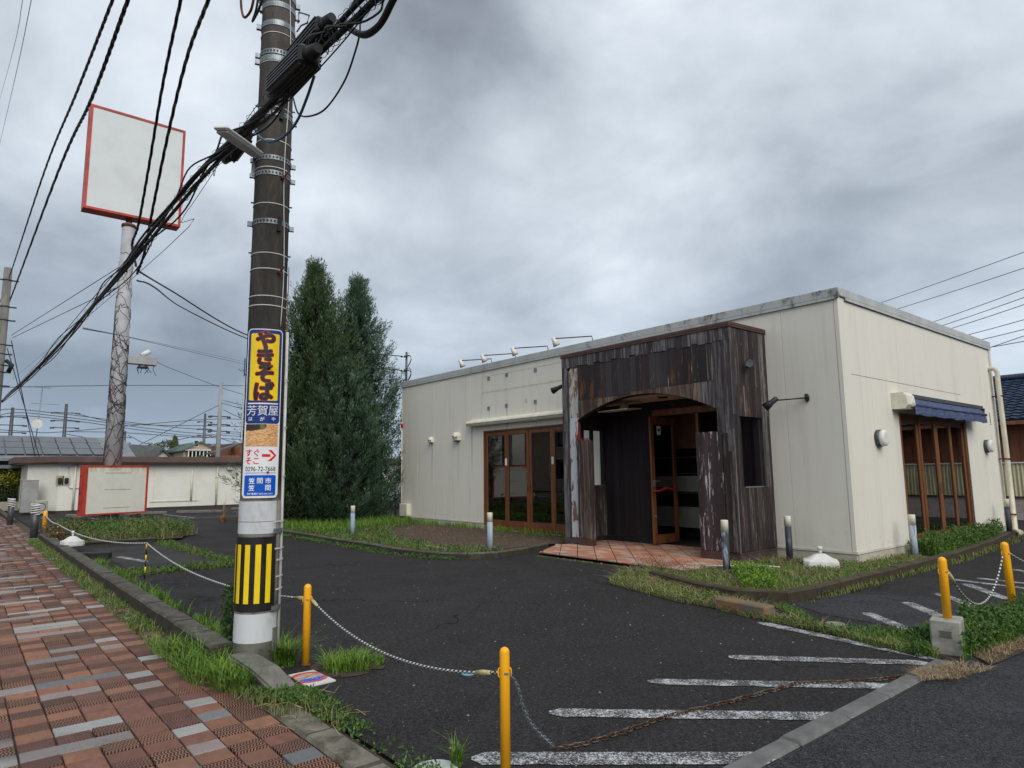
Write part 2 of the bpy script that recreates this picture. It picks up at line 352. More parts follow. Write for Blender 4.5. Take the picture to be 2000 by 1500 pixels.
m_yellow = q.out(q.mix(q.ss(_s, .62, .72, 0, .75), q.mix(q.ss(q.noise(4, 4), .3, .8), (.92, .44, .010), (.84, .37, .012)), (.20, .13, .05)), q.bump(_s, .08, .003))
m_yel = gen('yellow_film', (.85, .62, .01), (.80, .56, .01), 8, .35, bump=0)
m_blk = gen('black_film', (.012, .012, .013), (.02, .02, .02), 8, .4, bump=0)
m_blue = gen('blue_film', (.006, .03, .17), (.008, .035, .19), 8, .35, bump=0)
m_blue2 = gen('bright_blue_film', (.0, .09, .52), (.0, .08, .46), 8, .35, bump=0)
m_red = gen('red_ink', (.70, .012, .015), (.62, .012, .015), 8, .4, bump=0)
m_wfilm = gen('white_film', (.76, .77, .78), (.70, .71, .72), 8, .35, bump=0)
m_chain_y = m_yel
def gl(name, tint, ref=.9):
    q = NM(name); t = q.t; t.nodes.remove(q.b); o = t.nodes['Material Output']
    tr = q.n('ShaderNodeBsdfTransparent'); tr.inputs[0].default_value = (*tint, 1); gs = q.n('ShaderNodeBsdfGlossy'); gs.inputs['Roughness'].default_value = .0
    gs.inputs[0].default_value = (ref, ref, ref, 1)
    fr = q.n('ShaderNodeFresnel'); fr.inputs[0].default_value = 1.55; mx = q.n('ShaderNodeMixShader')
    nb = q.bump(q.noise(1.1, 2), .04, .02); t.links.new(nb, gs.inputs['Normal'])
    t.links.new(q.math('ADD', q.math('MULTIPLY', fr.outputs[0], 1.6), .03), mx.inputs[0]); t.links.new(tr.outputs[0], mx.inputs[1]); t.links.new(gs.outputs[0], mx.inputs[2]); t.links.new(mx.outputs[0], o.inputs[0])
    return q.m
m_glass = gl('window_glass', (.62, .66, .63))
m_panes = gl('house_glass', (.05, .06, .065))
# plants
def leafm(name, a, b, c, sc=3., fine=45.):
    q = NM(name, .62, 0, .28); col = q.mix(q.ss(q.noise(sc, 4, .6), .35, .65), a, b)
    col = q.mix(q.ss(q.noise(fine, 2, .5), .5, .75), col, c)
    q.b.inputs['Subsurface Weight'].default_value = 0
    return q.out(col)
m_grass = leafm('fresh_grass', (.12, .22, .022), (.07, .15, .02), (.22, .30, .05), 2.2)
m_grass2 = leafm('yellowing_grass', (.16, .17, .05), (.09, .13, .03), (.27, .22, .10), 2.6)
m_weed = leafm('weed_leaves', (.060, .125, .022), (.038, .088, .018), (.125, .20, .05), 2.4)
m_fern = leafm('dark_weed_leaves', (.035, .085, .02), (.024, .06, .016), (.07, .12, .03), 3)
m_straw = leafm('dry_straw', (.34, .25, .14), (.22, .15, .08), (.42, .33, .20), 3)
m_redw = leafm('reddish_weed', (.12, .07, .04), (.07, .075, .03), (.16, .10, .07), 5)
m_flower = leafm('purple_flower', (.25, .08, .22), (.2, .07, .2), (.3, .1, .3), 5)
m_jun = leafm('juniper_foliage', (.036, .072, .034), (.060, .108, .062), (.14, .20, .14), 1.1, 9.)
m_jun2 = leafm('juniper_foliage_old', (.034, .068, .030), (.052, .085, .036), (.10, .105, .05), 1.0, 8.)
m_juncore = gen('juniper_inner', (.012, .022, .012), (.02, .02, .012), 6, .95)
m_bark = gen('grey_bark', (.09, .065, .045), (.05, .035, .025), 12, .9, stretch=(1, 1, .2), bump=.6)
m_hedge = leafm('hedge_leaves', (.04, .08, .015), (.10, .12, .02), (.16, .16, .03), 1.5, 20)
m_yelbush = leafm('yellow_bush', (.32, .30, .03), (.20, .22, .03), (.42, .38, .05), 2., 20)
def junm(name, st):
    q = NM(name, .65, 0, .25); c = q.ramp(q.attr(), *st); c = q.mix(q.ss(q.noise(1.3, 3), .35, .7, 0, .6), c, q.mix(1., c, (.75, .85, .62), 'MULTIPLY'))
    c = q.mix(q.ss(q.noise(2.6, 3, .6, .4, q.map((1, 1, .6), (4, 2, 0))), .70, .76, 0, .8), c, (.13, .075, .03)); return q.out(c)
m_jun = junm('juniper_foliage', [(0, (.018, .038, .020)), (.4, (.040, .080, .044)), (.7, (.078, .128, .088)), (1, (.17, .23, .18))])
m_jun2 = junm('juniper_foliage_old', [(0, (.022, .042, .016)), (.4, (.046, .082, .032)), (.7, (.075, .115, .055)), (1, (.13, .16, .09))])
# roofs and far houses
m_roofbrown = gen('brown_metal_roof', (.13, .085, .075), (.10, .068, .062), 2, .55, bump=.05)
m_roofgrey = gen('grey_slate_roof', (.20, .22, .235), (.15, .165, .18), 3, .7)
m_roofdark = gen('dark_tile_roof', (.10, .105, .105), (.05, .055, .05), 4, .8, var=.2)
m_roofgreen = gen('green_metal_roof', (.085, .13, .11), (.065, .10, .085), 2, .6)
m_bluetile = gen('blue_glazed_tile', (.022, .042, .085), (.04, .07, .125), 9, .28, bump=.1, var=.3, spec=.6)
m_solar = gen('solar_cell', (.055, .06, .075), (.07, .075, .085), 2, .25, .2, bump=0)
m_wallw = gen('white_rendered_wall', (.74, .73, .66), (.68, .67, .60), 1.5)
m_beige = gen('beige_wall', (.42, .32, .24), (.36, .27, .2), 2)
m_orange = gen('orange_brown_wall', (.24, .09, .045), (.16, .06, .035), 5, stretch=(1, 1, .2))
m_darkwall = gen('dark_brown_wall', (.06, .05, .045), (.045, .038, .035), 3)
m_tube = gen('pvc_cream_pipe', (.66, .62, .50), (.58, .52, .40), 5, .5, bump=.03)

# ================================================================ GROUND
def sheet(name, m, poly, z, parent=None):
    return tag(MB().add([(x, y, z) for x, y in poly], [tuple(range(len(poly)))]).build(name, m, parent, fix=False), kind=None if parent else 'structure')
sheet('terrain', m_terrain, [(-500, -500), (500, -500), (500, 500), (-500, 500)], -.06)
sheet('parking_lot', m_asph, [(-60, 1.9), (-1.98, 1.9), (-1.98, 23.4), (-60, 23.4)], 0.)
sheet('side_road', m_road, [(-1.98, -1.2), (7, -1.2), (7, 120), (-1.98, 120)], -.004)
sheet('street', m_road, [(-200, -9), (200, -9), (200, -1.2), (-200, -1.2)], -.05)
sheet('yard', m_patch, [(-60, 23.4), (-1.98, 23.4), (-1.98, 60), (-60, 60)], -.006)
# worn paler area on the lot, thin patches of another age
sheet('asphalt_patch', m_patch, [(-17., 2.35), (-12.7, 2.3), (-12.5, 3.75), (-16.9, 3.7)], .004)
sheet('asphalt_repair', m_road, [(-4.0, 7.4), (-3.5, 7.1), (-2.4, 7.0), (-2.3, 8.6), (-3.2, 8.9), (-3.9, 8.4)], .004)
sheet('footway_bed', m_soil, [(-60, -1.2), (-1.98, -1.2), (-1.98, 1.9), (-60, 1.9)], -.022)

# --- footway paving: bars and blocks of clay and granite laid in rows across the footway
def tilemat(name, kind):
    q = NM(name, .72, 0, .3); rv = q.math('FRACT', q.math('ADD', q.rnd(), q.attr())); xs = q.xyz()
    if kind == 'granite':
        base = q.ramp(rv, (0, (.34, .345, .34)), (.22, (.38, .37, .34)), (.30, (.10, .105, .11)), (.42, (.13, .135, .14)), (.50, (.30, .225, .205)), (.74, (.27, .215, .20)), (.80, (.36, .35, .32)), (1, (.30, .295, .285)))
        sp = q.noise(190, 4, .75); c = q.mix(q.ss(sp, .45, .62, 0, .75), base, (.10, .105, .115)); c = q.mix(q.ss(q.noise(230, 2, .6), .56, .7, 0, .6), c, (.55, .54, .52))
        c = q.mix(q.ss(q.noise(3, 6, .7), .45, .8, 0, .5), c, (.12, .11, .095)); return q.out(c, q.bump(sp, .5, .004))
    base = q.ramp(rv, (0, (.27, .115, .072)), (.25, (.18, .076, .056)), (.5, (.31, .15, .09)), (.75, (.145, .066, .052)), (1, (.25, .11, .08)))
    c = q.mix(q.ss(q.noise(9, 5, .7, .4, q.map((.7, 2, 1))), .35, .7, 0, .75), base, q.ramp(rv, (0, (.30, .15, .08)), (1, (.10, .045, .035))))
    c = q.mix(q.ss(q.noise(2.2, 6, .7), .42, .75, 0, .6), c, (.065, .052, .042)); c = q.mix(q.ss(q.noise(17, 5, .75), .56, .72, 0, .5), c, (.05, .04, .033))
    n = q.bump(q.noise(70, 4, .7), .3, .004)
    if kind == 'ribbed':
        zig = q.math('PINGPONG', q.math('MULTIPLY', xs[0], 1.), .030)
        w = q.math('SINE', q.math('MULTIPLY', q.math('ADD', q.math('ADD', xs[1], q.math('MULTIPLY', zig, q.math('ADD', .35, q.math('MULTIPLY', rv, .45)))), q.math('MULTIPLY', q.noise(14, 2), .006)), 2*pi/.0175))
        g = q.ss(w, -.1, .3); c = q.mix(g, (.022, .014, .012), q.mix(1., c, (1.25, 1.25, 1.25), 'MULTIPLY')); n = q.bump(g, .9, .006)
    return q.out(c, n)
m_tile = {k: tilemat(k+'_paver', k) for k in ('clay', 'ribbed', 'granite')}
PX_, PY_ = .1635, .183
def tile_me(kind, w, l):
    bm = bmesh.new(); bmesh.ops.create_cube(bm, size=1, matrix=Matrix.Diagonal((w, l, .03, 1)))
    top = [e for e in bm.edges if all(v.co.z > 0 for v in e.verts)]
    bmesh.ops.bevel(bm, geom=top, offset=.004, segments=1, affect='EDGES'); me = bpy.data.meshes.new('paver_'+kind)
    bm.to_mesh(me); bm.free(); me.materials.append(m_tile[kind]); return me
tme = {(k, n): tile_me(k, PX_-.009, PY_*n-.009) for k in m_tile for n in (1, 2, 3)}
footway = tag(bpy.data.objects.new('footway_paving', None), kind='structure'); COL.objects.link(footway); ROOT[footway.name] = Vector()
lay = []
NC = 15; Y00 = 1.658-NC*PY_; rt = random.Random(11)
nrow = 270
for i in range(nrow):
    x = -2.22-PX_*i; j = 0
    # columns counted from the kerb inwards; bars only occur beyond the second column
    pat = rt.random(); row = []; bars = (i % 7 in (1, 3)) or (i % 17 == 5)
    rib = i % 2 == 0
    cols = list(range(NC)); k = NC-1
    while k >= 0:
        fromk = NC-1-k
        if fromk < 3:
            kind = 'granite' if ((i+fromk*3) % 9 in (0, 2)) and rt.random() < .7 else ('ribbed' if rib == (fromk % 2 == 0) or rt.random() < .25 else 'clay'); n = 1
        elif bars and rt.random() < .8 and k >= 2:
            kind = 'granite'; n = 3 if rt.random() < .75 else 2
            if rt.random() < .22: kind, n = 'ribbed', 1
        else: kind = ('ribbed' if rib else 'clay') if rt.random() < .85 else ('clay' if rib else 'ribbed'); n = 1
        n = min(n, k+1); yc = Y00+PY_*(k+1)-PY_*n/2
        lay.append((x, yc, kind, n)); k -= n
def score(t):
    d = Vector((t[0], t[1], 0))-C0; dep = d.dot(F_)
    if dep < .5: return 99
    u, w = 1000+FOC*d.dot(R_)/dep, 750-FOC*d.dot(U_)/dep
    return dep if (-40 < u < 2000 and w < 1560) else 60+dep
lay.sort(key=score)
for x, y, k, n in lay[:285]:
    o = bpy.data.objects.new('paver', tme[(k, n)]); COL.objects.link(o); o.parent = footway
    o.location = (x+rt.uniform(-.0015, .0015), y+rt.uniform(-.0015, .0015), -.016+rt.uniform(-.005, .003)); o.rotation_euler = (rt.uniform(-.018, .018), rt.uniform(-.02, .02), rt.uniform(-.010, .010))
V = []; T = []; A = []; MI = []
for x, y, k, n in lay[285:]:
    w, l = (PX_-.009)/2, (PY_*n-.009)/2; z = rt.uniform(-.004, .002); b = len(V); e = .004
    V += [(x-w, y-l, -.03), (x+w, y-l, -.03), (x+w, y+l, -.03), (x-w, y+l, -.03), (x-w+e, y-l+e, z), (x+w-e, y-l+e, z), (x+w-e, y+l-e, z), (x-w+e, y+l-e, z)]
    T += [(b+4, b+5, b+6, b+7), (b, b+1, b+5, b+4), (b+1, b+2, b+6, b+5), (b+2, b+3, b+7, b+6), (b+3, b, b+4, b+7)]; t = rt.random(); A += [t]*5; MI += [('clay', 'ribbed', 'granite').index(k)]*5
o = npmesh('pavers_beyond', V, T, [m_tile[k] for k in ('clay', 'ribbed', 'granite')], footway, 'stuff', True, A)
o.data.polygons.foreach_set('material_index', MI)

def struct(name): o = tag(bpy.data.objects.new(name, None), kind='structure'); COL.objects.link(o); ROOT[o.name] = Vector(); return o
def kerb_run(name, m, pts, w, h, step=.6, z0=-.02, side=1, stone='kerb_stone', gap=.008):
    o = struct(name); path = [Vector((x, y, 0)) for x, y in pts]
    seg = [(path[i+1]-path[i]).length for i in range(len(path)-1)]; tot = sum(seg); n = max(1, round(tot/step))
    def at(s):
        s = max(0, min(tot-1e-6, s))
        for i, l in enumerate(seg):
            if s <= l: return path[i]+(path[i+1]-path[i])*(s/l), (path[i+1]-path[i]).normalized()
            s -= l
        return path[-1], (path[-1]-path[-2]).normalized()
    for i in range(n):
        s0, s1 = tot*i/n+gap/2, tot*(i+1)/n-gap/2; (a, da), (b, db) = at(s0), at(s1)
        na, nb = Vector((-da.y, da.x, 0))*side, Vector((-db.y, db.x, 0))*side
        if i and (na-nb).length > .2: pass
        hh = h+random.uniform(-.006, .006); t = .02; M_ = MB()
        vs = [a, b, b+nb*w, a+na*w]; lo = [p+Vector((0, 0, z0)) for p in vs]
        mid = [p+Vector((0, 0, hh-t)) for p in vs]
        ai = (b-a).normalized()*t*.5
        top = [a+na*t+ai, b+nb*t-ai, b+nb*(w-t)-ai, a+na*(w-t)+ai]; top = [p+Vector((0, 0, hh)) for p in top]
        M_.add(lo+mid+top, [(0, 1, 5, 4), (1, 2, 6, 5), (2, 3, 7, 6), (3, 0, 4, 7), (4, 5, 9, 8), (5, 6, 10, 9), (6, 7, 11, 10), (7, 4, 8, 11), (8, 9, 10, 11)])
        M_.build(stone, m, o)
    return o
kerb_run('footway_kerb', m_kerb, [(-5.85, 1.68), (-20.4, 1.68)], .19, .155, .6, side=-1)
kerb_run('far_footway_kerb', m_kerb, [(-29, 1.55), (-60, 1.55)], .19, .12, .6, side=-1)
o = tag(MB().add([(-5.5, 1.70, -.02), (-4.62, 1.80, -.02), (-4.66, 1.99, -.02), (-5.5, 1.90, -.02), (-5.5, 1.70, .15), (-5.05, 1.72, .13), (-4.64, 1.80, .015), (-4.68, 1.98, .015), (-5.05, 1.93, .13), (-5.5, 1.90, .15)],
    [(0, 1, 6, 5, 4), (4, 5, 8, 9), (5, 6, 7, 8), (1, 2, 7, 6), (2, 3, 9, 8, 7), (3, 0, 4, 9)]).build('kerb_end_stone', m_conc, bevel=.018), kind='structure')
kerb_run('gutter_slab_run', concrete('mossy_gutter_slab', (.24, .225, .18), (.11, .10, .08), .45, 7.), [(-4.55, 1.67), (-2.1, 1.67)], .19, .008, .6, side=1, stone='gutter_slab')
kerb_run('road_edge_stones', m_kerb2, [(-1.985, 1.9), (-1.985, 6.05)], .135, .02, .6, side=1, stone='edge_stone')
kerb_run('left_bed_kerb', m_kerb, [(-19.4, 6.62), (-11.4, 6.60), (-10.6, 6.68), (-9.95, 6.9), (-9.6, 7.25), (-9.55, 7.8), (-9.75, 8.4), (-10.1, 9.3)], .12, .11, .6, side=1)
kerb_run('right_bed_kerb', m_kerbb, [(-6.2, 7.6), (-5.4, 7.28), (-4.75, 7.1), (-4.3, 7.1), (-4.03, 7.35), (-3.97, 8.0), (-3.97, 12.2), (-4.2, 15.5), (-4.55, 18.6)], .13, .13, .6, side=1)
kerb_run('planter_kerb', m_kerb, [(-17.9, 1.95), (-17.75, 3.75)], .12, .10, .9, side=1)
kerb_run('porch_step_edge', m_kerb, [(-6.05, 8.42), (-5.62, 9.75)], .12, .085, .7, side=-1)
sheet('left_bed_soil', m_soil, [(-18.9, 6.7), (-11.4, 6.7), (-10.1, 7.0), (-9.75, 7.5), (-9.95, 8.4), (-10.25, 9.3), (-10.1, 10.9), (-22.2, 11.2), (-20.6, 8.2), (-19.4, 6.7)], .055)
sheet('left_bed_gravel', m_gravel, [(-14.6, 8.3), (-12.6, 7.7), (-10.9, 7.5), (-10.2, 8.0), (-10.35, 9.6), (-10.4, 10.75), (-16.8, 10.78), (-16.2, 9.3)], .062)
sheet('right_bed_soil', m_soil, [(-6.1, 7.7), (-5.3, 7.4), (-4.7, 7.2), (-4.1, 7.4), (-4.05, 12.2), (-4.6, 18.6), (-6.5, 18.6), (-6.4, 8.6)], .04)
sheet('planter_soil', m_soil, [(-23.4, 2.2), (-17.85, 2.1), (-17.7, 4.3), (-19.5, 4.9), (-23.2, 4.6)], .05)
sheet('verge_soil', m_soil, [(-22, 1.5), (-5.3, 1.5), (-5.3, 1.7), (-22, 1.7)], .0)
# painted lines with worn edges
q = NM('worn_white_paint', .7, 0, .3)
_m = q.math('ADD', q.noise(85, 4, .7), q.math('MULTIPLY', q.noise(6, 4), .45)); _v = q.vor(120, out=1)
m_paint = q.out(q.mix(q.ss(_m, .60, .78), q.mix(q.ss(q.xyz(_v)[0], .2, .9), (.62, .63, .64), (.44, .45, .46)), (.045, .043, .045)), q.bump(q.vor(120), .7, .006))
m_paint_o = gen('worn_orange_paint', (.38, .15, .06), (.10, .06, .045), 30, .8)
stripes = [((-3.75, 6.26), (-2.12, 6.08), .1), ((-3.24, 4.94), (-2.12, 5.93), .1), ((-3.27, 3.95), (-2.0, 5.20), .1), ((-3.28, 2.99), (-2.0, 4.33), .11), ((-3.05, 2.22), (-2.0, 3.42), .12),
           ((-3.24, 7.5), (-2.62, 6.97), .1), ((-3.18, 8.4), (-2.52, 7.72), .1), ((-3.15, 9.27), (-2.36, 8.42), .1), ((-3.14, 10.26), (-2.45, 9.38), .1), ((-3.5, 10.56), (-2.0, 10.31), .09), ((-3.2, 10.9), (-2.0, 10.75), .09), ((-3.1, 12.2), (-2.2, 11.4), .1),
           ((-26.6, 4.3), (-26.6, 9.5), .1), ((-30.0, 4.0), (-26.6, 4.4), .1), ((-30.2, 6.6), (-26.6, 6.9), .1), ((-30.2, 9.3), (-26.6, 9.6), .1), ((-14.9, 2.5), (-13.6, 2.75), .1)]
for a, b, w in stripes:
    w *= 1.3
    a, b = Vector((*a, 0)), Vector((*b, 0)); d = (b-a).normalized(); n = Vector((-d.y, d.x, 0)); k = 24; L = []; Rr = []
    for i in range(k+1):
        p = a.lerp(b, i/k); e = min(1, (min(i, k-i)+.35)/1.3); L.append(p+n*(w/2*e+random.uniform(-.006, .006))); Rr.append(p-n*(w/2*e+random.uniform(-.006, .006)))
    M_ = MB(); M_.add([(p.x, p.y, .005) for p in L+Rr], [(i, i+1, k+2+i, k+1+i) for i in range(k)]); tag(M_.build('painted_line', m_paint), kind='structure')
for a, b in [((-23.6, 1.75), (-24.7, 3.0)), ((-27.0, 4.6), (-27.3, 6.9))]:
    a, b = Vector((*a, .005)), Vector((*b, .005)); n = Vector((.05, 0.03, 0)); tag(MB().quad(a-n, a+n, b+n, b-n).build('orange_line', m_paint_o), kind='structure')

# ================================================================ RESTAURANT
XL, XR, YF, YB, HT = -18.70, -4.77, 10.90, 18.74, 4.32
bld = thing('restaurant_building', 'single-storey cream box building with a flat roof and a dark timber entrance porch', 'building', (-11.7, YF, 0))
m_roofdeck = gen('flat_roof', (.2, .2, .2), (.15, .15, .15), 2)
# backing wall behind the siding, cut round the openings
def wall_rects(u0, u1, z0, z1, holes):
    us = sorted({u0, u1, *[h[i] for h in holes for i in (0, 1)]}); out = []
    for a, b in zip(us, us[1:]):
        zs = [(h[2], h[3]) for h in holes if h[0] <= a and h[1] >= b]; z = z0
        for lo, hi in sorted(zs):
            if lo > z+.001: out.append((a, b, z, lo))
            z = max(z, hi)
        if z < z1: out.append((a, b, z, z1))
    return out
FH = [(-14.36, -10.78, .08, 2.64), (-8.62, -6.9, .0, 2.72)]     # front: folding doors, entrance
SH = [(13.0, 16.46, .10, 2.50)]                                 # side: folding doors
M_ = MB()
for a, b, lo, hi in wall_rects(XL+.03, XR-.03, 0, HT, FH): M_.box(a, YF+.03, lo, b, YF+.16, hi)
for a, b, lo, hi in wall_rects(YF+.16, YB-.03, 0, HT, SH): M_.box(XR-.16, a, lo, XR-.03, b, hi)
M_.box(XL+.03, YF+.16, 0, XL+.16, YB-.03, HT); M_.box(XL+.16, YB-.16, 0, XR-.16, YB-.03, HT)
M_.build('backing_wall', m_soffit, bld, fix=False)
box('roof_deck', m_roofdeck, bld, XL+.16, YF+.16, 4.0, XR-.16, YB-.16, 4.1)
box('interior_floor', gen('dark_floor', (.05, .035, .03), None, 5, .4), bld, XL+.16, YF+.16, -.01, XR-.16, YB-.16, .05)
box('interior_ceiling', gen('interior_ceiling', (.35, .33, .3)), bld, XL+.16, YF+.16, 2.85, XR-.16, YB-.16, 2.9)
# siding panels, one board wide each
Z0 = .215
def panels(axis, u0, u1, holes, w):
    n = round((u1-u0)/w)
    for i in range(n):
        a, b = u0+(u1-u0)*i/n, u0+(u1-u0)*(i+1)/n
        hs = []
        for h in holes:
            lo, hi = max(a, h[0]), min(b, h[1])
            if hi > lo: hs.append((lo, hi, h[2], h[3]))
        for c, d, lo, hi in wall_rects(a, b, Z0, HT, hs):
            g = .0026; cc, dd = c+(g if c == a else 0), d-(g if d == b else 0)
            if axis == 'f': box('siding_panel', m_side, bld, cc, YF, lo, dd, YF+.028, hi, c=.002)
            elif axis == 's': box('siding_panel', m_side, bld, XR-.028, cc, lo, XR, dd, hi, c=.002)
            else: box('siding_panel', m_side, bld, XL, cc, lo, XL+.028, dd, hi, c=.002)
panels('f', XL+.05, XR-.07, FH, .92); panels('s', YF+.07, YB-.02, SH, .94); panels('l', YF+.03, YB, [], 1.3)
box('corner_trim', m_side, bld, XR-.068, YF-.006, Z0, XR+.006, YF+.068, HT, c=.006)
box('corner_trim', m_side, bld, XL-.006, YF-.006, Z0, XL+.047, YF+.028, HT, c=.004)
# plinth and drip flashing
for a_ in [(XL+.02, YF-.012, 0, -14.36, YF+.03, .18), (-14.36, YF-.05, 0, -10.78, YF+.03, .075), (-10.78, YF-.012, 0, -10.1, YF+.03, .18), (-6.1, YF-.012, 0, XR, YF+.03, .18), (XR-.03, YF+.031, 0, XR+.012, 12.999, .18), (XR-.03, 16.461, 0, XR+.012, YB, .18), (XR-.03, 13.0, 0, XR+.03, 16.46, .095), (XL, YF+.03, 0, XL+.03, YB, .18)]: box('plinth', m_plinth, bld, *a_)
for a_ in [(XL+.02, YF-.0125, .176, -14.36, YF+.0, .1845), (-6.08, YF-.0128, .176, XR+.0128, YF+.0, .1845), (XR-.0, YF+.0, .176, XR+.0128, 12.98, .1845)]: box('shadow_line', m_black, bld, *a_)  # thin black strips draw the shadow line between plinth and flashing
for a_ in [(XL-.01, YF-.022, .185, -14.37, YF+.02, .212), (-6.08, YF-.022, .185, XR+.022, YF+.02, .212), (XR-.02, YF+.021, .185, XR+.022, 12.98, .212), (XR-.02, 16.48, .185, XR+.022, YB, .212)]: box('drip_flashing', m_soffit, bld, *a_)
# parapet cap in lengths
n = 8
for i in range(n):
    a, b = XL-.04+(XR-XL+.08)*i/n, XL-.04+(XR-XL+.08)*(i+1)/n
    M_ = MB(); M_.box(a+.003, YF-.035, HT+.005, b-.003, YF+.22, HT+.145, c=.006); M_.box(a+.003, YF-.035, HT-.045, b-.003, YF-.022, HT+.004); M_.build('parapet_cap', m_cap, bld, fix=False)
for i in range(4):
    a, b = YF+.224+(YB-YF-.22)*i/4, YF+.224+(YB-YF-.22)*(i+1)/4
    M_ = MB(); M_.box(XR-.18, a+.003, HT+.005, XR+.037, b-.003, HT+.145, c=.006); M_.box(XR+.024, a+.003, HT-.045, XR+.037, b-.003, HT+.004); M_.build('parapet_cap', m_capr, bld, fix=False)
box('parapet_cap', m_galv, bld, XL-.04, YF+.224, HT, XL+.22, YB, HT+.145); box('parapet_cap', m_galv, bld, XL+.224, YB-.2, HT, XR-.19, YB+.03, HT+.145)
# folding doors
def leaf(axis, u0, u1, w, z0, z1, handle=None, st=.085, bot=.20, topr=.11):
    # stiles and rails at depth w..w+.05 behind the wall face
    def bx(M, a, b, lo, hi, d0=.0, d1=.05, c=.004):
        if axis == 'f': M.box(a, w+d0, lo, b, w+d1, hi, c=c)
        else: M.box(w-d0, a, lo, w-d1, b, hi, c=c)
    M_ = MB(); bx(M_, u0+.003, u0+st, z0, z1); bx(M_, u1-st, u1-.003, z0, z1); bx(M_, u0+st+.0005, u1-st-.0005, z1-topr, z1, .003, .047); bx(M_, u0+st+.0005, u1-st-.0005, z0, z0+bot, .003, .047)
    f = M_.build('door_leaf', m_wood, bld, fix=False)
    G_ = MB(); bx(G_, u0+st, u1-st, z0+bot, z1-topr, .022, .028, 0); G_.build('pane', m_glass, f, fix=False)
    B_ = MB(); 
    for a, b, lo, hi in [(u0+st, u0+st+.012, z0+bot, z1-topr), (u1-st-.012, u1-st, z0+bot, z1-topr), (u0+st+.012, u1-st-.012, z0+bot, z0+bot+.012), (u0+st+.012, u1-st-.012, z1-topr-.012, z1-topr)]: bx(B_, a, b, lo, hi, .010, .020, 0)
    B_.build('bead', m_brown, f, fix=False)
    if handle is not None:
        H_ = MB(); bx(H_, handle-.012, handle+.012, 1.02, 1.22, -.003, .0, 0); H_.build('pull', m_black, f, fix=False)
    return f
fx = [-14.32, -13.38, -12.55, -11.70, -10.86, -10.28]
M_ = MB(); M_.box(-14.36, YF-.012, .08, -14.322, YF+.1, 2.64, c=.003); M_.box(-14.322, YF-.012, 2.60, -10.82, YF+.1, 2.64, c=.003); M_.box(-10.819, YF-.012, .08, -10.78, YF+.1, 2.64, c=.003); M_.box(-14.322, YF-.02, .076, -10.82, YF+.1, .0795); M_.build('door_frame', m_wood, bld, fix=False)
fx = [-14.32, -13.42, -12.54, -11.68, -10.825]
for i in range(4): leaf('f', fx[i], fx[i+1], YF+(.012 if i % 2 else .03), .10, 2.60, {1: fx[2]-.045, 2: fx[2]+.045}.get(i))
M_ = MB()
for x in (-13.42, -11.66): M_.box(x-.035, YF-.006, 1.70, x+.035, YF+.012, 1.88, c=.004)
M_.build('alarm_tag', m_white, bld, fix=False)
sy = [13.06, 13.93, 14.80, 15.62, 16.42]
M_ = MB(); M_.box(XR-.1, 13.0, .10, XR+.008, 13.058, 2.50, c=.003); M_.box(XR-.1, 16.422, .10, XR+.008, 16.46, 2.50, c=.003); M_.box(XR-.1, 13.058, 2.46, XR+.008, 16.422, 2.50, c=.003); M_.box(XR-.1, 13.058, .098, XR+.012, 16.422, .12); M_.build('door_frame', m_wood, bld, fix=False)
for i in range(4): leaf('s', sy[i], sy[i+1], XR-(.012 if i in (1, 2) else .03), .12, 2.46, {1: sy[2]-.045, 2: sy[2]+.045}.get(i), st=.08)
box('door_side_trim', m_galv, bld, XR, 16.462, .1, XR+.02, 16.50, 2.52)
for x, z, m, w, h in [(-11.30, .56, gen('sky_blue_sticker', (.05, .42, .62), None, 5, .4, bump=0), .085, .17)]: box('sticker', m, bld, x-w/2, YF+.040, z-h/2, x+w/2, YF+.0445, z+h/2)
# interior seen through the glass
M_ = MB(); m_stone = gen('dark_stone_block', (.14, .13, .11), (.24, .225, .19), 5, .85, bump=.5, var=.5)
for r in range(17):
    x = -15.6+(.2 if r % 2 else 0)
    while x < -11.3:
        w = random.uniform(.3, .5); M_.box(x+.006, 13.2-random.uniform(0, .04), .06+r*.158, x+w-.006, 13.5, .06+(r+1)*.158-.012); x += w
M_.build('stone_block_wall', m_stone, bld, 'stuff', fix=False)
m_idark = gen('interior_dark', (.03, .022, .02)); m_itan = gen('interior_tan', (.34, .18, .10)); m_igrey = gen('interior_counter', (.62, .60, .50))
M_ = MB(); M_.box(-11.3, 12.6, .05, -5.0, 12.7, 2.85); M_.build('partition', m_idark, bld, fix=False)
M_ = MB(); M_.box(-11.2, 12.4, 2.0, -8.6, 12.48, 2.84); M_.build('tan_panel', m_itan, bld, fix=False)
M_ = MB(); M_.box(-11.2, 12.45, .28, -5.4, 12.55, .72); M_.box(-11.2, 12.4, 1.06, -6.4, 12.47, 1.40); M_.build('counter_front', m_igrey, bld, fix=False)
M_ = MB()
for z in (1.02, 1.44, 1.80): M_.box(-11.2, 12.36, z, -6.4, 12.39, z+.02)
M_.build('shelf_edge', m_galv, bld, fix=False)
M_ = MB(); M_.tube([(-9.45, 12.39, 2.30), (-9.45, 12.36, 2.30)], .10, 20); M_.build('round_window', m_black, bld)
M_ = MB(); M_.box(-6.95, 11.5, .06, -6.5, 11.6, 2.8); M_.build('inner_light_wall', m_soffit, bld, fix=False)

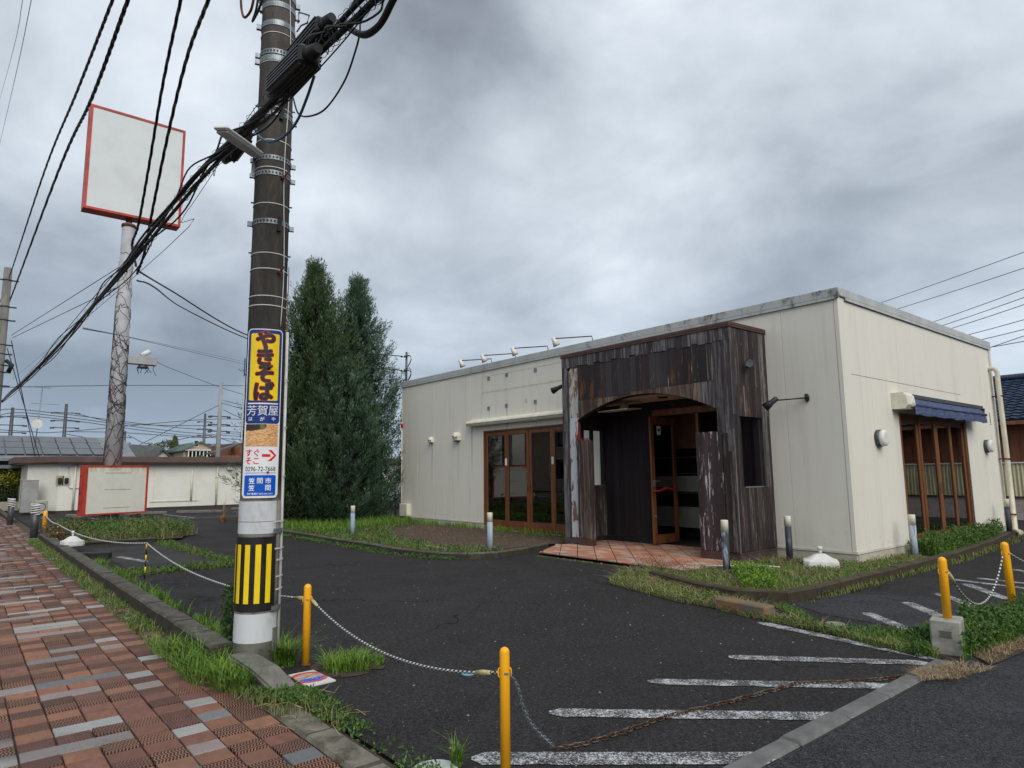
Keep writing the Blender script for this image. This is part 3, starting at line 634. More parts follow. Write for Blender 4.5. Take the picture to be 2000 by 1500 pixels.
# ---------------- timber porch
PF, PXL, PXR, PT = 9.76, -10.10, -6.08, 3.93
def arch(x): return 2.96-.40*((x+8.05)/1.65)**2
porch = MB(); t0, t1 = PF+.03, PF+.14
xs = [-9.70+3.30*i/22 for i in range(23)]
poly = [(PXL+.03, .18), (PXL+.03, PT-.02), (PXR-.03, PT-.02), (PXR-.03, .18), (-6.40, .18), (-6.40, arch(-6.40))]+[(x, arch(x)) for x in reversed(xs[1:-1])]+[(-9.70, arch(-9.70)), (-9.70, .18)]
# split in strips to keep the faces simple
for i in range(22): a, b = xs[i], xs[i+1]; porch.prism([(a, arch(a)), (b, arch(b)), (b, PT-.02), (a, PT-.02)], t1-t0, 'y', t0)
porch.box(PXL+.03, t0, .1, -9.70, t1, PT-.02); porch.box(-6.40, t0, .1, PXR-.03, t1, PT-.02)
porch.box(PXL+.03, t1, 2.935, PXR-.03, YF-.002, 2.97)       # ceiling
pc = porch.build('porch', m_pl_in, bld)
SW = (10.02, 10.56, 1.24, 2.40); SWL = (10.25, 10.84, 1.23, 2.40)
for s, x0, x1 in ((0, PXL+.03, PXL+.13), (1, PXR-.13, PXR-.03)):
    M_ = MB()
    for a, b, lo, hi in wall_rects(t1, YF-.002, .1, PT-.02, [SW if s else SWL]): M_.box(x0, a, lo, x1, b, hi)
    M_.build('porch_side_wall', m_pl_in, pc, fix=False)
M_ = MB(); M_.box(PXL-.02, PF-.02, PT, PXR+.02, YF-.002, PT+.055, c=.006); M_.box(PXL-.02, PF-.02, PT-.03, PXR+.02, PF-.004, PT-.0005); M_.box(PXR+.004, PF-.004, PT-.03, PXR+.02, YF-.002, PT-.0005); M_.build('porch_cap', m_brown, pc, fix=False)
M_ = MB(); M_.box(PXL+.16, t1+.01, 2.915, PXR-.16, YF-.025, 2.933); M_.build('porch_ceiling', gen('tan_ceiling', (.60, .50, .38), (.50, .41, .30), 2), pc, fix=False)
M_ = MB(); M_.tube([(-7.9, 10.3, 2.915), (-7.9, 10.3, 2.900)], .085, 20); M_.ring((-7.9, 10.3, 2.905), .09, .012); M_.build('recessed_lamp', m_black, pc)
M_ = MB(); M_.obox(Vector((-8.95, 10.25, 2.74)), Vector((.7, .1, .02)), Vector((-.05, .5, .03)), Vector((0, 0, .02))); M_.box(-8.98, 10.3, 2.75, -8.86, 10.42, 2.914); M_.build('loose_ceiling_board', gen('loose_board', (.62, .52, .38)), pc)
# front planks
pw = (PXR-PXL)/26; rr = random.Random(3)
def pl(name, m, x0, x1, za, zb, zc=None, zd=None, y=PF, th=.028):
    # plank from bottom (za left, zb right) to top (zc, zd)
    M_ = MB(); M_.prism([(x0, za), (x1, zb), (x1, zd), (x0, zc)], th, 'y', y+rr.uniform(-.003, .003)); return M_.build(name, m, pc)
miss = (1, 2)
for i in range(26):
    a, b = PXL+pw*i+.0025, PXL+pw*(i+1)-.0025; top = PT-.032
    mid = 3.70-.012*(i % 3); inarch = a > -9.71 and b < -6.39
    pl('plank', m_pl_grey, a, b, mid+.002+rr.uniform(-.02, .01), mid+.002+rr.uniform(-.02, .01), top, top, PF-.006)
    if i < 1 or i >= 24:
        k = [(.19, 2.3+rr.uniform(-.2, .2)), ]; z1 = k[0][1]
        pl('plank', m_pl_grey, a, b, .19, .19, z1, z1); pl('plank', m_pl_grey, a, b, z1+.004, z1+.004, mid-.01, mid-.01); continue
    if i in miss: continue
    lo0, lo1 = (arch(a)-.012, arch(b)-.012) if inarch else (.19, .19)
    fr = 3.0 - (.03 if i < 12 else -.02)+rr.uniform(-.006, .006)
    if i >= 21: fr = 3.02
    mm = m_pl_rust if i in (3, 4, 5, 6, 7, 13, 14, 18, 19, 20) else (m_pl_dark if i < 21 else m_pl_side)
    if min(lo0, lo1) < fr-.03 and inarch:
        pl('plank', m_pl_tan if i < 22 else m_pl_grey, a, b, lo0, lo1, fr-.003, fr-.003)
        pl('plank', mm, a, b, fr+.002, fr+.002, mid-.008, mid-.008, PF+.002)
    elif inarch: pl('plank', mm, a, b, max(lo0, fr-.06), max(lo1, fr-.06), mid-.008, mid-.008, PF+.002)
    else: pl('plank', mm if i < 21 else m_pl_side, a, b, lo0, lo1, mid-.008, mid-.008, PF+.002)
# exposed torn board where cladding fell off, and the strip down the left pier
M_ = MB(); a, b = PXL+pw*1, PXL+pw*3; M_.add([(a+.01, PF+.024, arch(-9.7)-.03), (-9.7, PF+.024, arch(-9.7)-.03), (b, PF+.024, arch(b)), (b-.01, PF+.024, 3.66), (a+.22, PF+.024, 3.70), (a+.15, PF+.024, 3.84), (a+.10, PF+.024, 3.71), (a+.02, PF+.024, 3.58)], [tuple(range(8))]); M_.build('exposed_board', m_torn, pc)
strip = []; zz_ = .2
M_ = MB(); a0, a1 = PXL+pw*1+.01, -9.66
k = 14; L = [(a0+rr.uniform(0, .03), PF+.02, .2+2.0*i/k) for i in range(k+1)]; Q = [(a1-rr.uniform(0, .05)-(.04 if i > 10 else 0), PF+.02, .2+2.0*i/k) for i in range(k+1)]; L[-1] = (a0, PF+.02, 2.62); Q[-1] = (a1, PF+.02, 2.62)
M_.add(L+Q, [(i, k+1+i, k+2+i, i+1) for i in range(k)]); M_.build('torn_lining', gen('torn_white_lining', (.50, .52, .55), (.16, .11, .085), 6, .8, stretch=(1, 1, .45), bump=.6, bd=.03, lo=.50, hi=.58), pc)
pl('plank', m_pl_grey, PXL+pw+.002, PXL+pw+.03, .19, .19, 3.6, 3.6)
M_ = MB(); M_.box(-9.715, PF+.03, 2.16, -9.695, PF+.1, 2.56); M_.box(-9.70, PF-.02, 2.165, -9.38, PF+.05, 2.18); M_.build('red_flashing', gen('red_paint', (.25, .02, .015), None, 5), pc, fix=False)
# arch lining strip
M_ = MB()
for i in range(22):
    a, b = xs[i], xs[i+1]; M_.prism([(a, arch(a)-.022), (b, arch(b)-.022), (b, arch(b)-.001), (a, arch(a)-.001)], .125, 'y', PF+.02)
M_.build('arch_lining', m_pl_in, pc)
# low wing walls either side of the opening, clad in short planks
for s, x0, x1 in ((0, -9.66, -9.36), (1, -6.80, -6.30)):
    n = 2 if s == 0 else 4
    box('wing_wall', m_pl_in, pc, x0+.01, PF-.02, .18, x1-.01, PF+.10, 2.12)
    for i in range(n):
        a, b = x0+(x1-x0)*i/n+.002, x0+(x1-x0)*(i+1)/n-.002
        pl('plank', m_pl_flake if s else (m_pl_side if i == 0 else m_pl_tan), a, b, .20, .20, 2.15+rr.uniform(-.01, .01), 2.15+rr.uniform(-.01, .01), PF-.045, .024)
    e = x1-.01 if s == 0 else x0-.012
    box('plank', m_pl_side, pc, e, PF-.02, .19, e+.022, PF+.12, 2.14)
    M_ = MB(); M_.box(x0-.01, PF-.05, .055, x1+.015, PF+.13, .19, c=.004); M_.build('wing_base', m_brown, pc, fix=False)
for i in range(2): pl('plank', m_pl_side, -6.29+.1*i, -6.29+.1*i+.095, .20, .20, 2.12-.3*i, 2.12-.3*i, PF-.03, .022)
# right flank planks, and left flank
for s, X in ((1, PXR), (0, PXL)):
    n = 13; SW = SW if s else SWL
    for i in range(n):
        a, b = PF+(YF-PF-.004)*i/n+.002, PF+(YF-PF-.004)*(i+1)/n-.002; cuts = [.20, PT-.032]
        if rr.random() < .8: cuts.insert(1, rr.choice([2.92, 2.42, 3.4, 1.22]))
        if a < SW[1] and b > SW[0]: segs = [(.20, SW[2]), (SW[3], 2.92), (2.924, PT-.032)] if rr.random() < .5 else [(.20, SW[2]), (SW[3], PT-.032)]
        else: segs = [(p+.002, q_-.002) for p, q_ in zip(cuts, cuts[1:])]
        for lo, hi in segs:
            M_ = MB(); x = X-(.026 if s else -.0)+rr.uniform(-.003, .003)
            M_.box(x, a, lo, x+.026, b, hi); M_.build('plank', rr.choice([m_pl_side, m_pl_side, m_pl_side, m_pl_grey, m_pl_rust]), pc, fix=False)
for X, SW in ((PXR-.13, (10.02, 10.56, 1.24, 2.40)), (PXL, SWL)):
    box('window_sill', m_galv, pc, X-.005, SW[0]-.012, SW[2]-.018, X+.135, SW[1]+.012, SW[2]-.002)
for a_ in [(PXR-.05, PF-.01, .0, PXR-.0, YF-.02, .165), (PXR-.05, PF-.02, .168, PXR+.008, YF-.02, .19), (PXL, PF-.01, .06, PXL+.05, YF-.02, .19), (PXL+.051, PF+.0, .05, -9.7, PF+.12, .185), (-6.4, PF+.0, .0, PXR-.052, PF+.12, .185)]: box('porch_base', m_base, pc, *a_)
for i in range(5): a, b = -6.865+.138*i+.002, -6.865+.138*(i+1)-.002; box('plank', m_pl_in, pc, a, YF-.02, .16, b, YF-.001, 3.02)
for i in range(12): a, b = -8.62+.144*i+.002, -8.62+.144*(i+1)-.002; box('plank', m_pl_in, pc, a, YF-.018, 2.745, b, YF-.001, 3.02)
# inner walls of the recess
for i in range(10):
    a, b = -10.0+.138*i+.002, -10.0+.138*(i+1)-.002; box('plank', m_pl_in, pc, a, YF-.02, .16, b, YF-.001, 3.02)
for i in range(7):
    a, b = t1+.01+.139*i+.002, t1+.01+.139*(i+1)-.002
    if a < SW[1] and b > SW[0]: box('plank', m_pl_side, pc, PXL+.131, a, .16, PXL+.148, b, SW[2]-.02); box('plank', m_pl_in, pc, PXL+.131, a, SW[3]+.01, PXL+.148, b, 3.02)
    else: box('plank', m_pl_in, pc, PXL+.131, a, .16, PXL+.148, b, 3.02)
M_ = MB(); M_.box(-10.0, YF-.035, .06, -8.64, YF-.022, .155); M_.box(PXL+.15, t1, .06, PXL+.162, YF-.036, .155); M_.build('skirting', m_black, pc, fix=False)
box('post_in_window', m_pl_in, pc, PXL+.02, 10.52, SW[2], PXL+.1, 10.57, SW[3])
# entrance: frame, open glazed leaf with a red handle
M_ = MB(); M_.box(-8.64, YF-.03, .06, -8.585, YF+.1, 2.74, c=.004); M_.box(-6.92, YF-.03, .06, -6.87, YF+.1, 2.74, c=.004); M_.box(-8.584, YF-.03, 2.62, -6.921, YF+.1, 2.74, c=.004); M_.box(-7.62, YF+.01, .06, -7.56, YF+.08, 2.62, c=.004); M_.build('entrance_frame', m_wood, bld, fix=False)
M_ = MB(); y0, y1, z0, z1 = 10.66, 11.46, .09, 2.60; X0, X1 = -8.56, -8.515
M_.box(X0, y0, z0, X1, y0+.10, z1, c=.004); M_.box(X0, y1-.10, z0, X1, y1, z1, c=.004); M_.box(X0+.002, y0+.1005, z0, X1-.002, y1-.1005, z0+.17); M_.box(X0+.002, y0+.1005, z1-.15, X1-.002, y1-.1005, z1)
lf = M_.build('entrance_door', m_wood, bld, fix=False)
box('pane', m_glass, lf, X0+.018, y0+.1, z0+.17, X0+.026, y1-.1, z1-.15)
M_ = MB(); hp = [(X1+.05, y0-.02, 1.12), (X1+.06, y0+.15, 1.12), (X1+.06, y0+.33, 1.17), (X1+.06, y0+.5, 1.15), (X1+.06, y0+.66, 1.12), (X1+.05, y1+.0, 1.13)]
M_.tube(spline(hp, 5), .017, 8); M_.tube([(X1-.01, y0+.05, 1.12), (X1+.055, y0+.05, 1.12)], .014, 8); M_.tube([(X1-.01, y1-.05, 1.13), (X1+.055, y1-.05, 1.13)], .014, 8); M_.build('handle', gen('red_handle', (.55, .02, .015), None, 5, .35, bump=0), lf)
M_ = MB(); M_.box(X1, y0+.02, 1.21, X1+.012, y0+.07, 1.33, c=.003); M_.tube([(X1, y0+.045, .62), (X1+.03, y0+.045, .62)], .028, 12); M_.tube([(X1+.01, y0+.05, 1.31), (X1+.03, y0+.2, 1.315)], .008, 6); M_.build('lock', m_galv, lf)
M_ = MB(); M_.box(X0+.0265, y0+.22, 2.24, X0+.0295, y0+.34, 2.42); lb_ = M_.build('notice', m_wfilm, lf, fix=False)
M_ = MB(); M_.cur = 0; c = Vector((X0+.0305, y0+.28, 2.34)); M_.add([c]+[c+Vector((0, .042*cos(2*pi*i/20), .034*sin(2*pi*i/20))) for i in range(20)], [(0, i+1, (i+1) % 20+1) for i in range(20)]); M_.build('notice_emblem', gen('green_ink', (.03, .16, .10), None, 4, .5, bump=0), lf)
# porch floor tiles laid on the diagonal
pf = struct('porch_floor'); m_ptile = NM('terracotta_floor_tile', .6, 0, .35); q = m_ptile
_n = q.noise(2.6, 3, .5, .3, q.map((1, 2.2, 1), (0, 0, 0), (0, 0, .785)))
m_ptile = q.out(q.mix(1., q.mix(q.ss(_n, .45, .66), (.42, .19, .12), (.46, .39, .33)), q.ramp(q.rnd(), (0, (.72, .70, .70)), (1, (1.1, 1.05, 1.0))), 'MULTIPLY'), q.bump(q.noise(60, 3), .15, .003))
fpoly = [(-9.35, 8.34), (-6.15, 8.34), (-5.74, 9.74), (-6.42, 9.74), (-6.42, 11.0), (-9.93, 11.0), (-9.93, 9.9), (-10.15, 9.6), (-10.05, 9.3)]
MB().add([(x, y, .048) for x, y in fpoly], [tuple(range(len(fpoly)))]).build('mortar', gen('dark_mortar', (.03, .022, .02), None, 9, .9), pf)
def clip(poly, sub):
    def ins(p, a, b): return (b[0]-a[0])*(p[1]-a[1])-(b[1]-a[1])*(p[0]-a[0]) >= 0
    out = poly
    for i in range(len(sub)):
        a, b = sub[i], sub[(i+1) % len(sub)]; src, out = out, []
        for j in range(len(src)):
            p, q_ = src[j], src[(j+1) % len(src)]; ip, iq = ins(p, a, b), ins(q_, a, b)
            if ip: out.append(p)
            if ip != iq:
                d = (q_[0]-p[0], q_[1]-p[1]); e_ = (b[0]-a[0], b[1]-a[1]); den = e_[0]*d[1]-e_[1]*d[0]
                if abs(den) < 1e-12: continue
                t = (e_[0]*(a[1]-p[1])-e_[1]*(a[0]-p[0]))/den; out.append((p[0]+d[0]*t, p[1]+d[1]*t))
        if len(out) < 3: return []
    return out
for A_ in ([(-9.35, 8.36), (-6.15, 8.36), (-5.76, 9.72), (-9.93, 9.72), (-9.93, 9.3)], [(-9.93, 9.721), (-6.44, 9.721), (-6.44, 11.0), (-9.93, 11.0)], [(-10.13, 9.5), (-9.93, 9.32), (-9.93, 9.72)]):
    s = .318; 
    for i in range(-14, 14):
        for j in range(-14, 14):
            u, v = i*s, (j+(0 if i % 2 else 0))*s+(.16 if i % 2 else 0); g = .007; c0 = (-8.05, 9.4); r2 = .70710678
            sq = [(c0[0]+(a-b)*r2, c0[1]+(a+b)*r2) for a, b in [(u+g, v+g), (u+s-g, v+g), (u+s-g, v+s-g), (u+g, v+s-g)]]
            p = clip(sq, A_)
            if len(p) > 2:
                ar = abs(sum(p[k][0]*p[(k+1) % len(p)][1]-p[(k+1) % len(p)][0]*p[k][1] for k in range(len(p))))/2
                if ar > .004: MB().prism(p, .022, 'z', .04+random.uniform(0, .002)).build('floor_tile', m_ptile, pf)

# things fixed to the building
def awning_f():
    o = thing('awning_cassette', 'long cream closed awning cassette above the front folding doors', 'awning', (-14.9, YF, 2.9))
    M_ = MB(); pr = [(YF-.002, 2.86), (YF-.05, 2.80), (YF-.16, 2.78), (YF-.19, 2.82), (YF-.19, 2.875), (YF-.15, 2.92), (YF-.002, 2.975)]
    M_.prism(pr, 4.78, 'x', -14.92); M_.build('cassette', m_cream, o)
    M_ = MB(); M_.box(-14.9, YF-.197, 2.835, -10.16, YF-.191, 2.85); M_.box(-14.9, YF-.17, 2.895, -10.16, YF-.165, 2.90); M_.build('groove', m_darkgalv, o, fix=False)
    M_ = MB(); M_.prism(pr, .02, 'x', -14.941); M_.build('end_cap', m_cream, o)
awning_f()
o = thing('blue_awning', 'half-retracted blue fabric awning in a cream box above the side folding doors', 'awning', (XR, 12.9, 2.8))
pr = [(XR+.002, 2.55), (XR+.22, 2.55), (XR+.27, 2.62), (XR+.25, 2.78), (XR+.20, 2.84), (XR+.002, 2.84)]
MB().prism(pr, .36, 'y', 12.72).build('cassette_end', m_cream, o)
MB().prism([(XR+.002, 2.76), (XR+.20, 2.76), (XR+.20, 2.83), (XR+.002, 2.83)], 4.0, 'y', 13.09).build('cassette', m_darkgalv, o)
MB().prism([(XR+.002, 2.60), (XR+.2, 2.60), (XR+.22, 2.78), (XR+.002, 2.82)], .05, 'y', 17.09).build('cassette_end', m_darkgalv, o)
q = NM('blue_awning_fabric', .8, 0, .2); m_fab = q.out(q.mix(q.ss(q.noise(8, 5, .65, .3, q.map((1, .5, 3))), .35, .7), (.045, .060, .135), (.095, .11, .19)), q.bump(q.noise(9, 3, .5, 0, q.map((1, .5, 3))), .3, .03))
M_ = MB(); n = 40; rows = []
prof = [(.16, 2.79), (.20, 2.74), (.27, 2.66), (.285, 2.62), (.29, 2.45)]
for i in range(n+1):
    y = 12.98+(3.95)*i/n; wv_ = .012*sin(i*1.1)+.008*sin(i*2.7)
    rows.append([(XR+a+(wv_ if j == 4 else 0), y, z+(.012*sin(i*.8) if j == 4 else -.012*sin(pi*i/n) if j in (1, 2) else 0)) for j, (a, z) in enumerate(prof)])
M_.add([p for r in rows for p in r], [(i*5+j, (i+1)*5+j, (i+1)*5+j+1, i*5+j+1) for i in range(n) for j in range(4)], True); M_.build('fabric', m_fab, o)
M_ = MB(); M_.tube([(XR+.275, 12.96, 2.625), (XR+.275, 16.95, 2.625)], .03, 10); M_.build('front_bar', m_fab, o); M_ = MB(); M_.tube([(XR+.275, 12.91, 2.625), (XR+.275, 12.96, 2.625)], .036, 10); M_.build('bar_cap', m_cream, o)
M_ = MB(); M_.tube([(XR+.3, 17.12, 2.68), (XR+.3, 17.13, 2.45)], .006, 6); M_.ring((XR+.3, 17.13, 2.43), .018, .005, 10); M_.build('crank_hook', m_darkgalv, o)
M_ = MB(); M_.tube([(XR+.02, 13.3, 2.68), (XR+.15, 13.9, 2.62), (XR+.26, 13.15, 2.62)], .018, 6); M_.tube([(XR+.02, 16.8, 2.68), (XR+.15, 16.1, 2.62), (XR+.26, 16.8, 2.62)], .018, 6); M_.build('folding_arm', m_cream, o)
# vent hoods
for x, z, r, lab in [(-16.91, 2.52, .085, 'smaller cream vent hood on the front wall, nearer the trees'), (-15.55, 2.55, .12, 'larger cream vent hood on the front wall, nearer the folding doors')]:
    o = thing('vent_hood', lab, 'vent', (x, YF, z), 'vent hoods on the front wall'); M_ = MB(); k = 12; ring_ = []
    for a in range(k+1):
        th = pi*a/k; ring_.append((x-r*cos(th), r*sin(th)))
    V_ = []; 
    for d, sc_, dz in ((0, 1, 0), (r*1.0, 1, 0), (r*1.35, .8, -r*.1), (r*1.5, .45, -r*.3)): V_ += [(x+(px_-x)*sc_, YF-.002-d, z+pz*sc_+dz) for px_, pz in ring_]
    n = k+1; F4 = [(l*n+i, l*n+i+1, (l+1)*n+i+1, (l+1)*n+i) for l in range(3) for i in range(k)]; M_.add(V_, F4, True)
    M_.box(x-r, YF-.002-r, z-r*.9, x+r, YF-.002, z); M_.build('hood', m_cream, o)
    M_ = MB(); M_.cyl((x, YF-r*.6, z-r*1.25), r*.6, r*.3, 12); M_.build('spout', m_darkgalv, o)
# bulkhead lamps on the side wall
for y, z, lab in [(12.02, 2.02, 'round white bulkhead lamp on the side wall between the corner and the folding doors'), (17.72, 1.98, 'round white bulkhead lamp on the side wall between the folding doors and the drainpipe')]:
    o = thing('wall_lamp', lab, 'lamp', (XR, y, z), 'round lamps on the side wall')
    M_ = MB(); M_.tube([(XR+.001, y, z), (XR+.07, y, z)], .145, 28); M_.build('base', m_darkgalv, o)
    M_ = MB(); M_.tube([(XR+.07, y, z), (XR+.12, y, z), (XR+.14, y, z), (XR+.148, y, z)], [.14, .138, .12, .09], 28); M_.build('shade', m_white, o)
# fixing plates and stains left by the old sign
for x, z in [(-14.11, 4.05), (-13.34, 4.06), (-12.21, 4.04), (-14.12, 3.24), (-13.36, 3.25), (-12.23, 3.25)]: box('sign_fixing', m_galv, bld, x-.05, YF-.02, z-.045, x+.05, YF-.001, z+.045, c=.004)

M_ = MB(); M_.box(-12.62, YF-.006, 3.25, -12.54, YF-.001, 3.36); M_.box(-14.35, YF-.004, 4.105, -10.15, YF-.001, 4.118); M_.box(-14.4, YF-.003, 3.66, -10.15, YF-.0005, 3.70); M_.box(-14.42, YF-.003, 3.1, -14.40, YF-.0005, 4.05); M_.box(-13.355, YF-.003, 3.3, -13.345, YF-.0005, 4.0); M_.build('sign_stain', gen('old_sign_mark', (.50, .47, .38), (.62, .59, .5), 7, .8, stretch=(1, 1, .5), lo=.4, hi=.6), bld, fix=False)
M_ = MB(); M_.box(XR+.0003, 11.2, 3.05, XR+.0025, 16.4, 3.056); M_.build('sealant_crack', m_darkgalv, bld, fix=False)
M_ = MB(); M_.box(-18.52, YF-.16, .22, -18.08, YF-.001, .60, c=.01); M_.cyl((-18.2, YF-.08, 0), .035, .23, 10); tag(M_.build('meter_box', m_cream, fix=True), 'small cream box low on the front wall at its far left end', 'meter box')
M_ = MB(); M_.box(-18.69, YF-.05, 3.0, -18.6, YF-.001, 3.1); tag(M_.build('red_alarm_lamp', m_red), 'tiny red lamp at the far left edge of the front wall', 'lamp')
M_ = MB(); M_.tube([(-18.66, YF-.02, .2), (-18.66, YF-.02, 3.0)], .012, 6); tag(M_.build('conduit', m_cream), 'thin cream conduit running up the far left edge of the front wall', 'conduit')
# roof-edge floodlights on arms
fl = [(-14.88, -14.04), (-13.88, -12.92), (-12.75, -11.75), (-11.75+.25, -10.4)]
whl = ['nearest the trees', 'second from the trees', 'third from the trees', 'nearest the timber porch']
for i, x in enumerate([-14.88, -13.88, -12.62, -11.12]):
    o = thing('roof_floodlight', 'small cream floodlight on a rusty arm at the roof edge, '+whl[i], 'floodlight', (x, YF, 4.5), 'floodlights along the roof edge')
    M_ = MB(); M_.tube([(x+.05, YF-.38, 4.60), (x+.75, YF+.1, 4.60), (x+.78, YF+.1, 4.47)], .014, 6); M_.build('arm', m_rust, o)
    M_ = MB(); d = Vector((.25, .35, -.9)).normalized(); p = Vector((x, YF-.42, 4.62)); M_.tube([p, p+d*.07, p+d*.09, p+d*.2], [.045, .05, .055, .085], 14); M_.build('lamp_head', m_cream, o)
    M_ = MB(); M_.tube([p+d*.198, p+d*.204], .078, 14); M_.build('lens', m_galv, o)
def spot(name, lab, base, joint, d, arm=False):
    o = thing(name, lab, 'spotlight', base, 'black spotlights'); b, j, d = Vector(base), Vector(joint), Vector(d).normalized()
    M_ = MB(); ax = (j-b).normalized(); M_.tube([b, b+ax*.03], .07, 16); M_.build('base', m_blackm, o)
    M_ = MB(); M_.tube([b+ax*.02, j], .012 if arm else .03, 8); M_.build('arm', m_blackm, o)
    M_ = MB(); M_.tube([j-d*.07, j-d*.05, j+d*.05, j+d*.08, j+d*.19], [.03, .045, .045, .055, .075], 16); h = M_.build('lamp_head', m_blackm, o)
    M_ = MB(); M_.tube([j+d*.188, j+d*.195], .066, 16); M_.build('lens', m_galv, h)
spot('spotlight', 'black spotlight with a clear lens high on the right flank of the timber porch', (PXR, 10.28, 3.32), (PXR+.10, 10.25, 3.32), (.3, -.85, -.2))
spot('spotlight', 'black spotlight sticking out from the left flank of the timber porch', (PXL, 9.95, 3.33), (PXL-.22, 9.9, 3.33), (-.9, -.3, -.35))
spot('spotlight', 'black spotlight on a long thin arm on the wall right of the porch', (-5.38, YF, 2.70), (-5.75, YF-.42, 2.66), (-.7, -.35, -.6), True)
# drainpipe at the right end of the side wall
o = thing('drainpipe', 'cream drainpipe with rusty straps at the far end of the side wall', 'pipe', (XR+.15, 18.6, 0))
M_ = MB(); M_.tube(spline([(XR-.05, 18.52, 3.80), (XR+.10, 18.52, 3.80), (XR+.16, 18.53, 3.72), (XR+.16, 18.54, 3.5)], 4)+[(XR+.17, 18.58, 1.6), (XR+.17, 18.60, .22), (XR+.22, 18.4, .10), (XR+.36, 18.25, .07)], .052, 14); M_.build('pipe', m_tube, o)
for z in (3.15, 1.7, .45): M_ = MB(); M_.ring((XR+.168, 18.57, z), .066, .008, 16, 4, 2); M_.box(XR, 18.56, z-.015, XR+.11, 18.58, z+.015); M_.build('strap', m_rust, o)
box('corner_trim', m_soffit, bld, XR+.0005, YB-.12, .19, XR+.02, YB, HT-.05)
# service mast on the roof edge
o = thing('service_mast', 'short steel service mast with insulators on the far left roof corner', 'mast', (-18.62, YF+.1, 4.4))
M_ = MB(); M_.cyl((-18.62, YF+.1, 4.2), .035, 1.25, 10); M_.build('pole', m_darkgalv, o)
for z in (4.85, 5.32):
    M_ = MB(); M_.box(-18.74, YF+.06, z-.02, -18.50, YF+.14, z+.02); M_.build('bracket', m_galv, o, fix=False)
    M_ = MB(); M_.tube([(-18.8, YF+.0, z), (-18.7, YF+.05, z)], .03, 8); M_.build('insulator', m_white, o)
for k, z in ((0, 5.32), (1, 4.85), (2, 5.28), (3, 4.80)):
    M_ = MB(); M_.tube(spline([(-18.7, YF+.05, z), (-18.45, YF+.1, z+.08-.02*k), (-18.36, YF+.12, z-.1), (-18.5, YF+.12, z-.28), (-18.60, YF+.1, z-.34)], 5), .011, 6); M_.build('lead_loop', m_black if k else m_tie, o)

# ================================================================ UTILITY POLE
AX, AY = -5.62, 1.95
A0 = math.atan2(-AY, -AX)+0.0
def rp_(z): return .162-.0036*z
def zp(py, g=(AX, AY)):
    x = 552-60*py/1275; d = ray(x, py); n = Vector((F_.x, F_.y, 0)); t = n.dot(Vector((g[0], g[1], 0)))/n.dot(d); return EYE+d.z*t
q = NM('dark_pole_concrete', .9, 0, .2); _z = q.xyz()[2]
_c = q.mix(q.ss(q.noise(5, 6, .7, .4, q.map((1, 1, .25))), .4, .75), (.058, .052, .048), (.125, .112, .10)); _c = q.mix(q.ss(q.noise(160, 2), .55, .7, 0, .5), _c, (.15, .14, .125))
_low = q.mix(q.ss(q.noise(14, 6, .7, .4), .45, .75), (.52, .50, .43), (.22, .21, .17)); _c = q.mix(q.ss(_z, 1.2, 1.5), _low, _c)
m_pole = q.out(_c, q.bump(q.noise(130, 3), .4, .004))
up = thing('utility_pole', 'dark concrete utility pole with white sleeve and steel bands beside the brick footway', 'utility pole', (AX, AY, 0))
MB().tube([(AX, AY, -.05), (AX, AY, 5.5), (AX, AY, 11)], [rp_(0), rp_(5.5), rp_(11)], 40).build('shaft', m_pole, up)
def arcp(r, a0, a1, z0, z1, th=.002, n=None, r1=None):
    M_ = MB(); n = n or max(4, int(abs(a1-a0)/R(5))); r1 = r if r1 is None else r1; v = []
    for i in range(n+1):
        a = a0+(a1-a0)*i/n
        for rr_, z in ((r, z0), (r1, z1), (r1+th, z1), (r+th, z0)): v.append((AX+rr_*cos(a), AY+rr_*sin(a), z))
    f = [(i*4+j, (i+1)*4+j, (i+1)*4+(j+1) % 4, i*4+(j+1) % 4) for i in range(n) for j in range(4)]+[(0, 1, 2, 3), (n*4+3, n*4+2, n*4+1, n*4)]
    return M_.add(v, f, False)
q = NM('white_sleeve', .5, 0, .35); m_sleeve = q.out(q.mix(q.ss(q.noise(5, 6, .7, .4, q.map((1, 1, .5))), .45, .75), (.56, .58, .60), (.40, .41, .41)), q.bump(q.noise(140, 2), .12, .002))
zl = lambda py: 1.27+(985-py)*.0043
for lo, hi in ((.205, zp(1190)-.01), (zp(1040), 1.135), (1.14, 1.30)): arcp(rp_(lo)+.002, A0-R(118), A0+R(72), lo, hi, .003, r1=rp_(hi)+.002).build('white_sleeve', m_sleeve, up)
arcp(rp_(.3)+.006, A0-R(118), A0+R(49), zp(1188), zp(1046), .004).build('black_sleeve', m_blk, up)
za, zb = zp(1172), zp(1060)
for k in (-3, -2, -1, 0, 1): a = A0+R(28)*k; arcp(rp_(.3)+.011, a-R(7), a+R(7), za, zb, .001).build('yellow_stripe', m_yel, up)
ztie = [82, 137, 224, 288, 340, 409, 504, 534, 586, 604]
for y in ztie: M_ = MB(); z = zp(y); M_.ring((AX, AY, z), rp_(z)+.002, .0035, 36, 4, 1.6); M_.build('tie', m_tie, up)
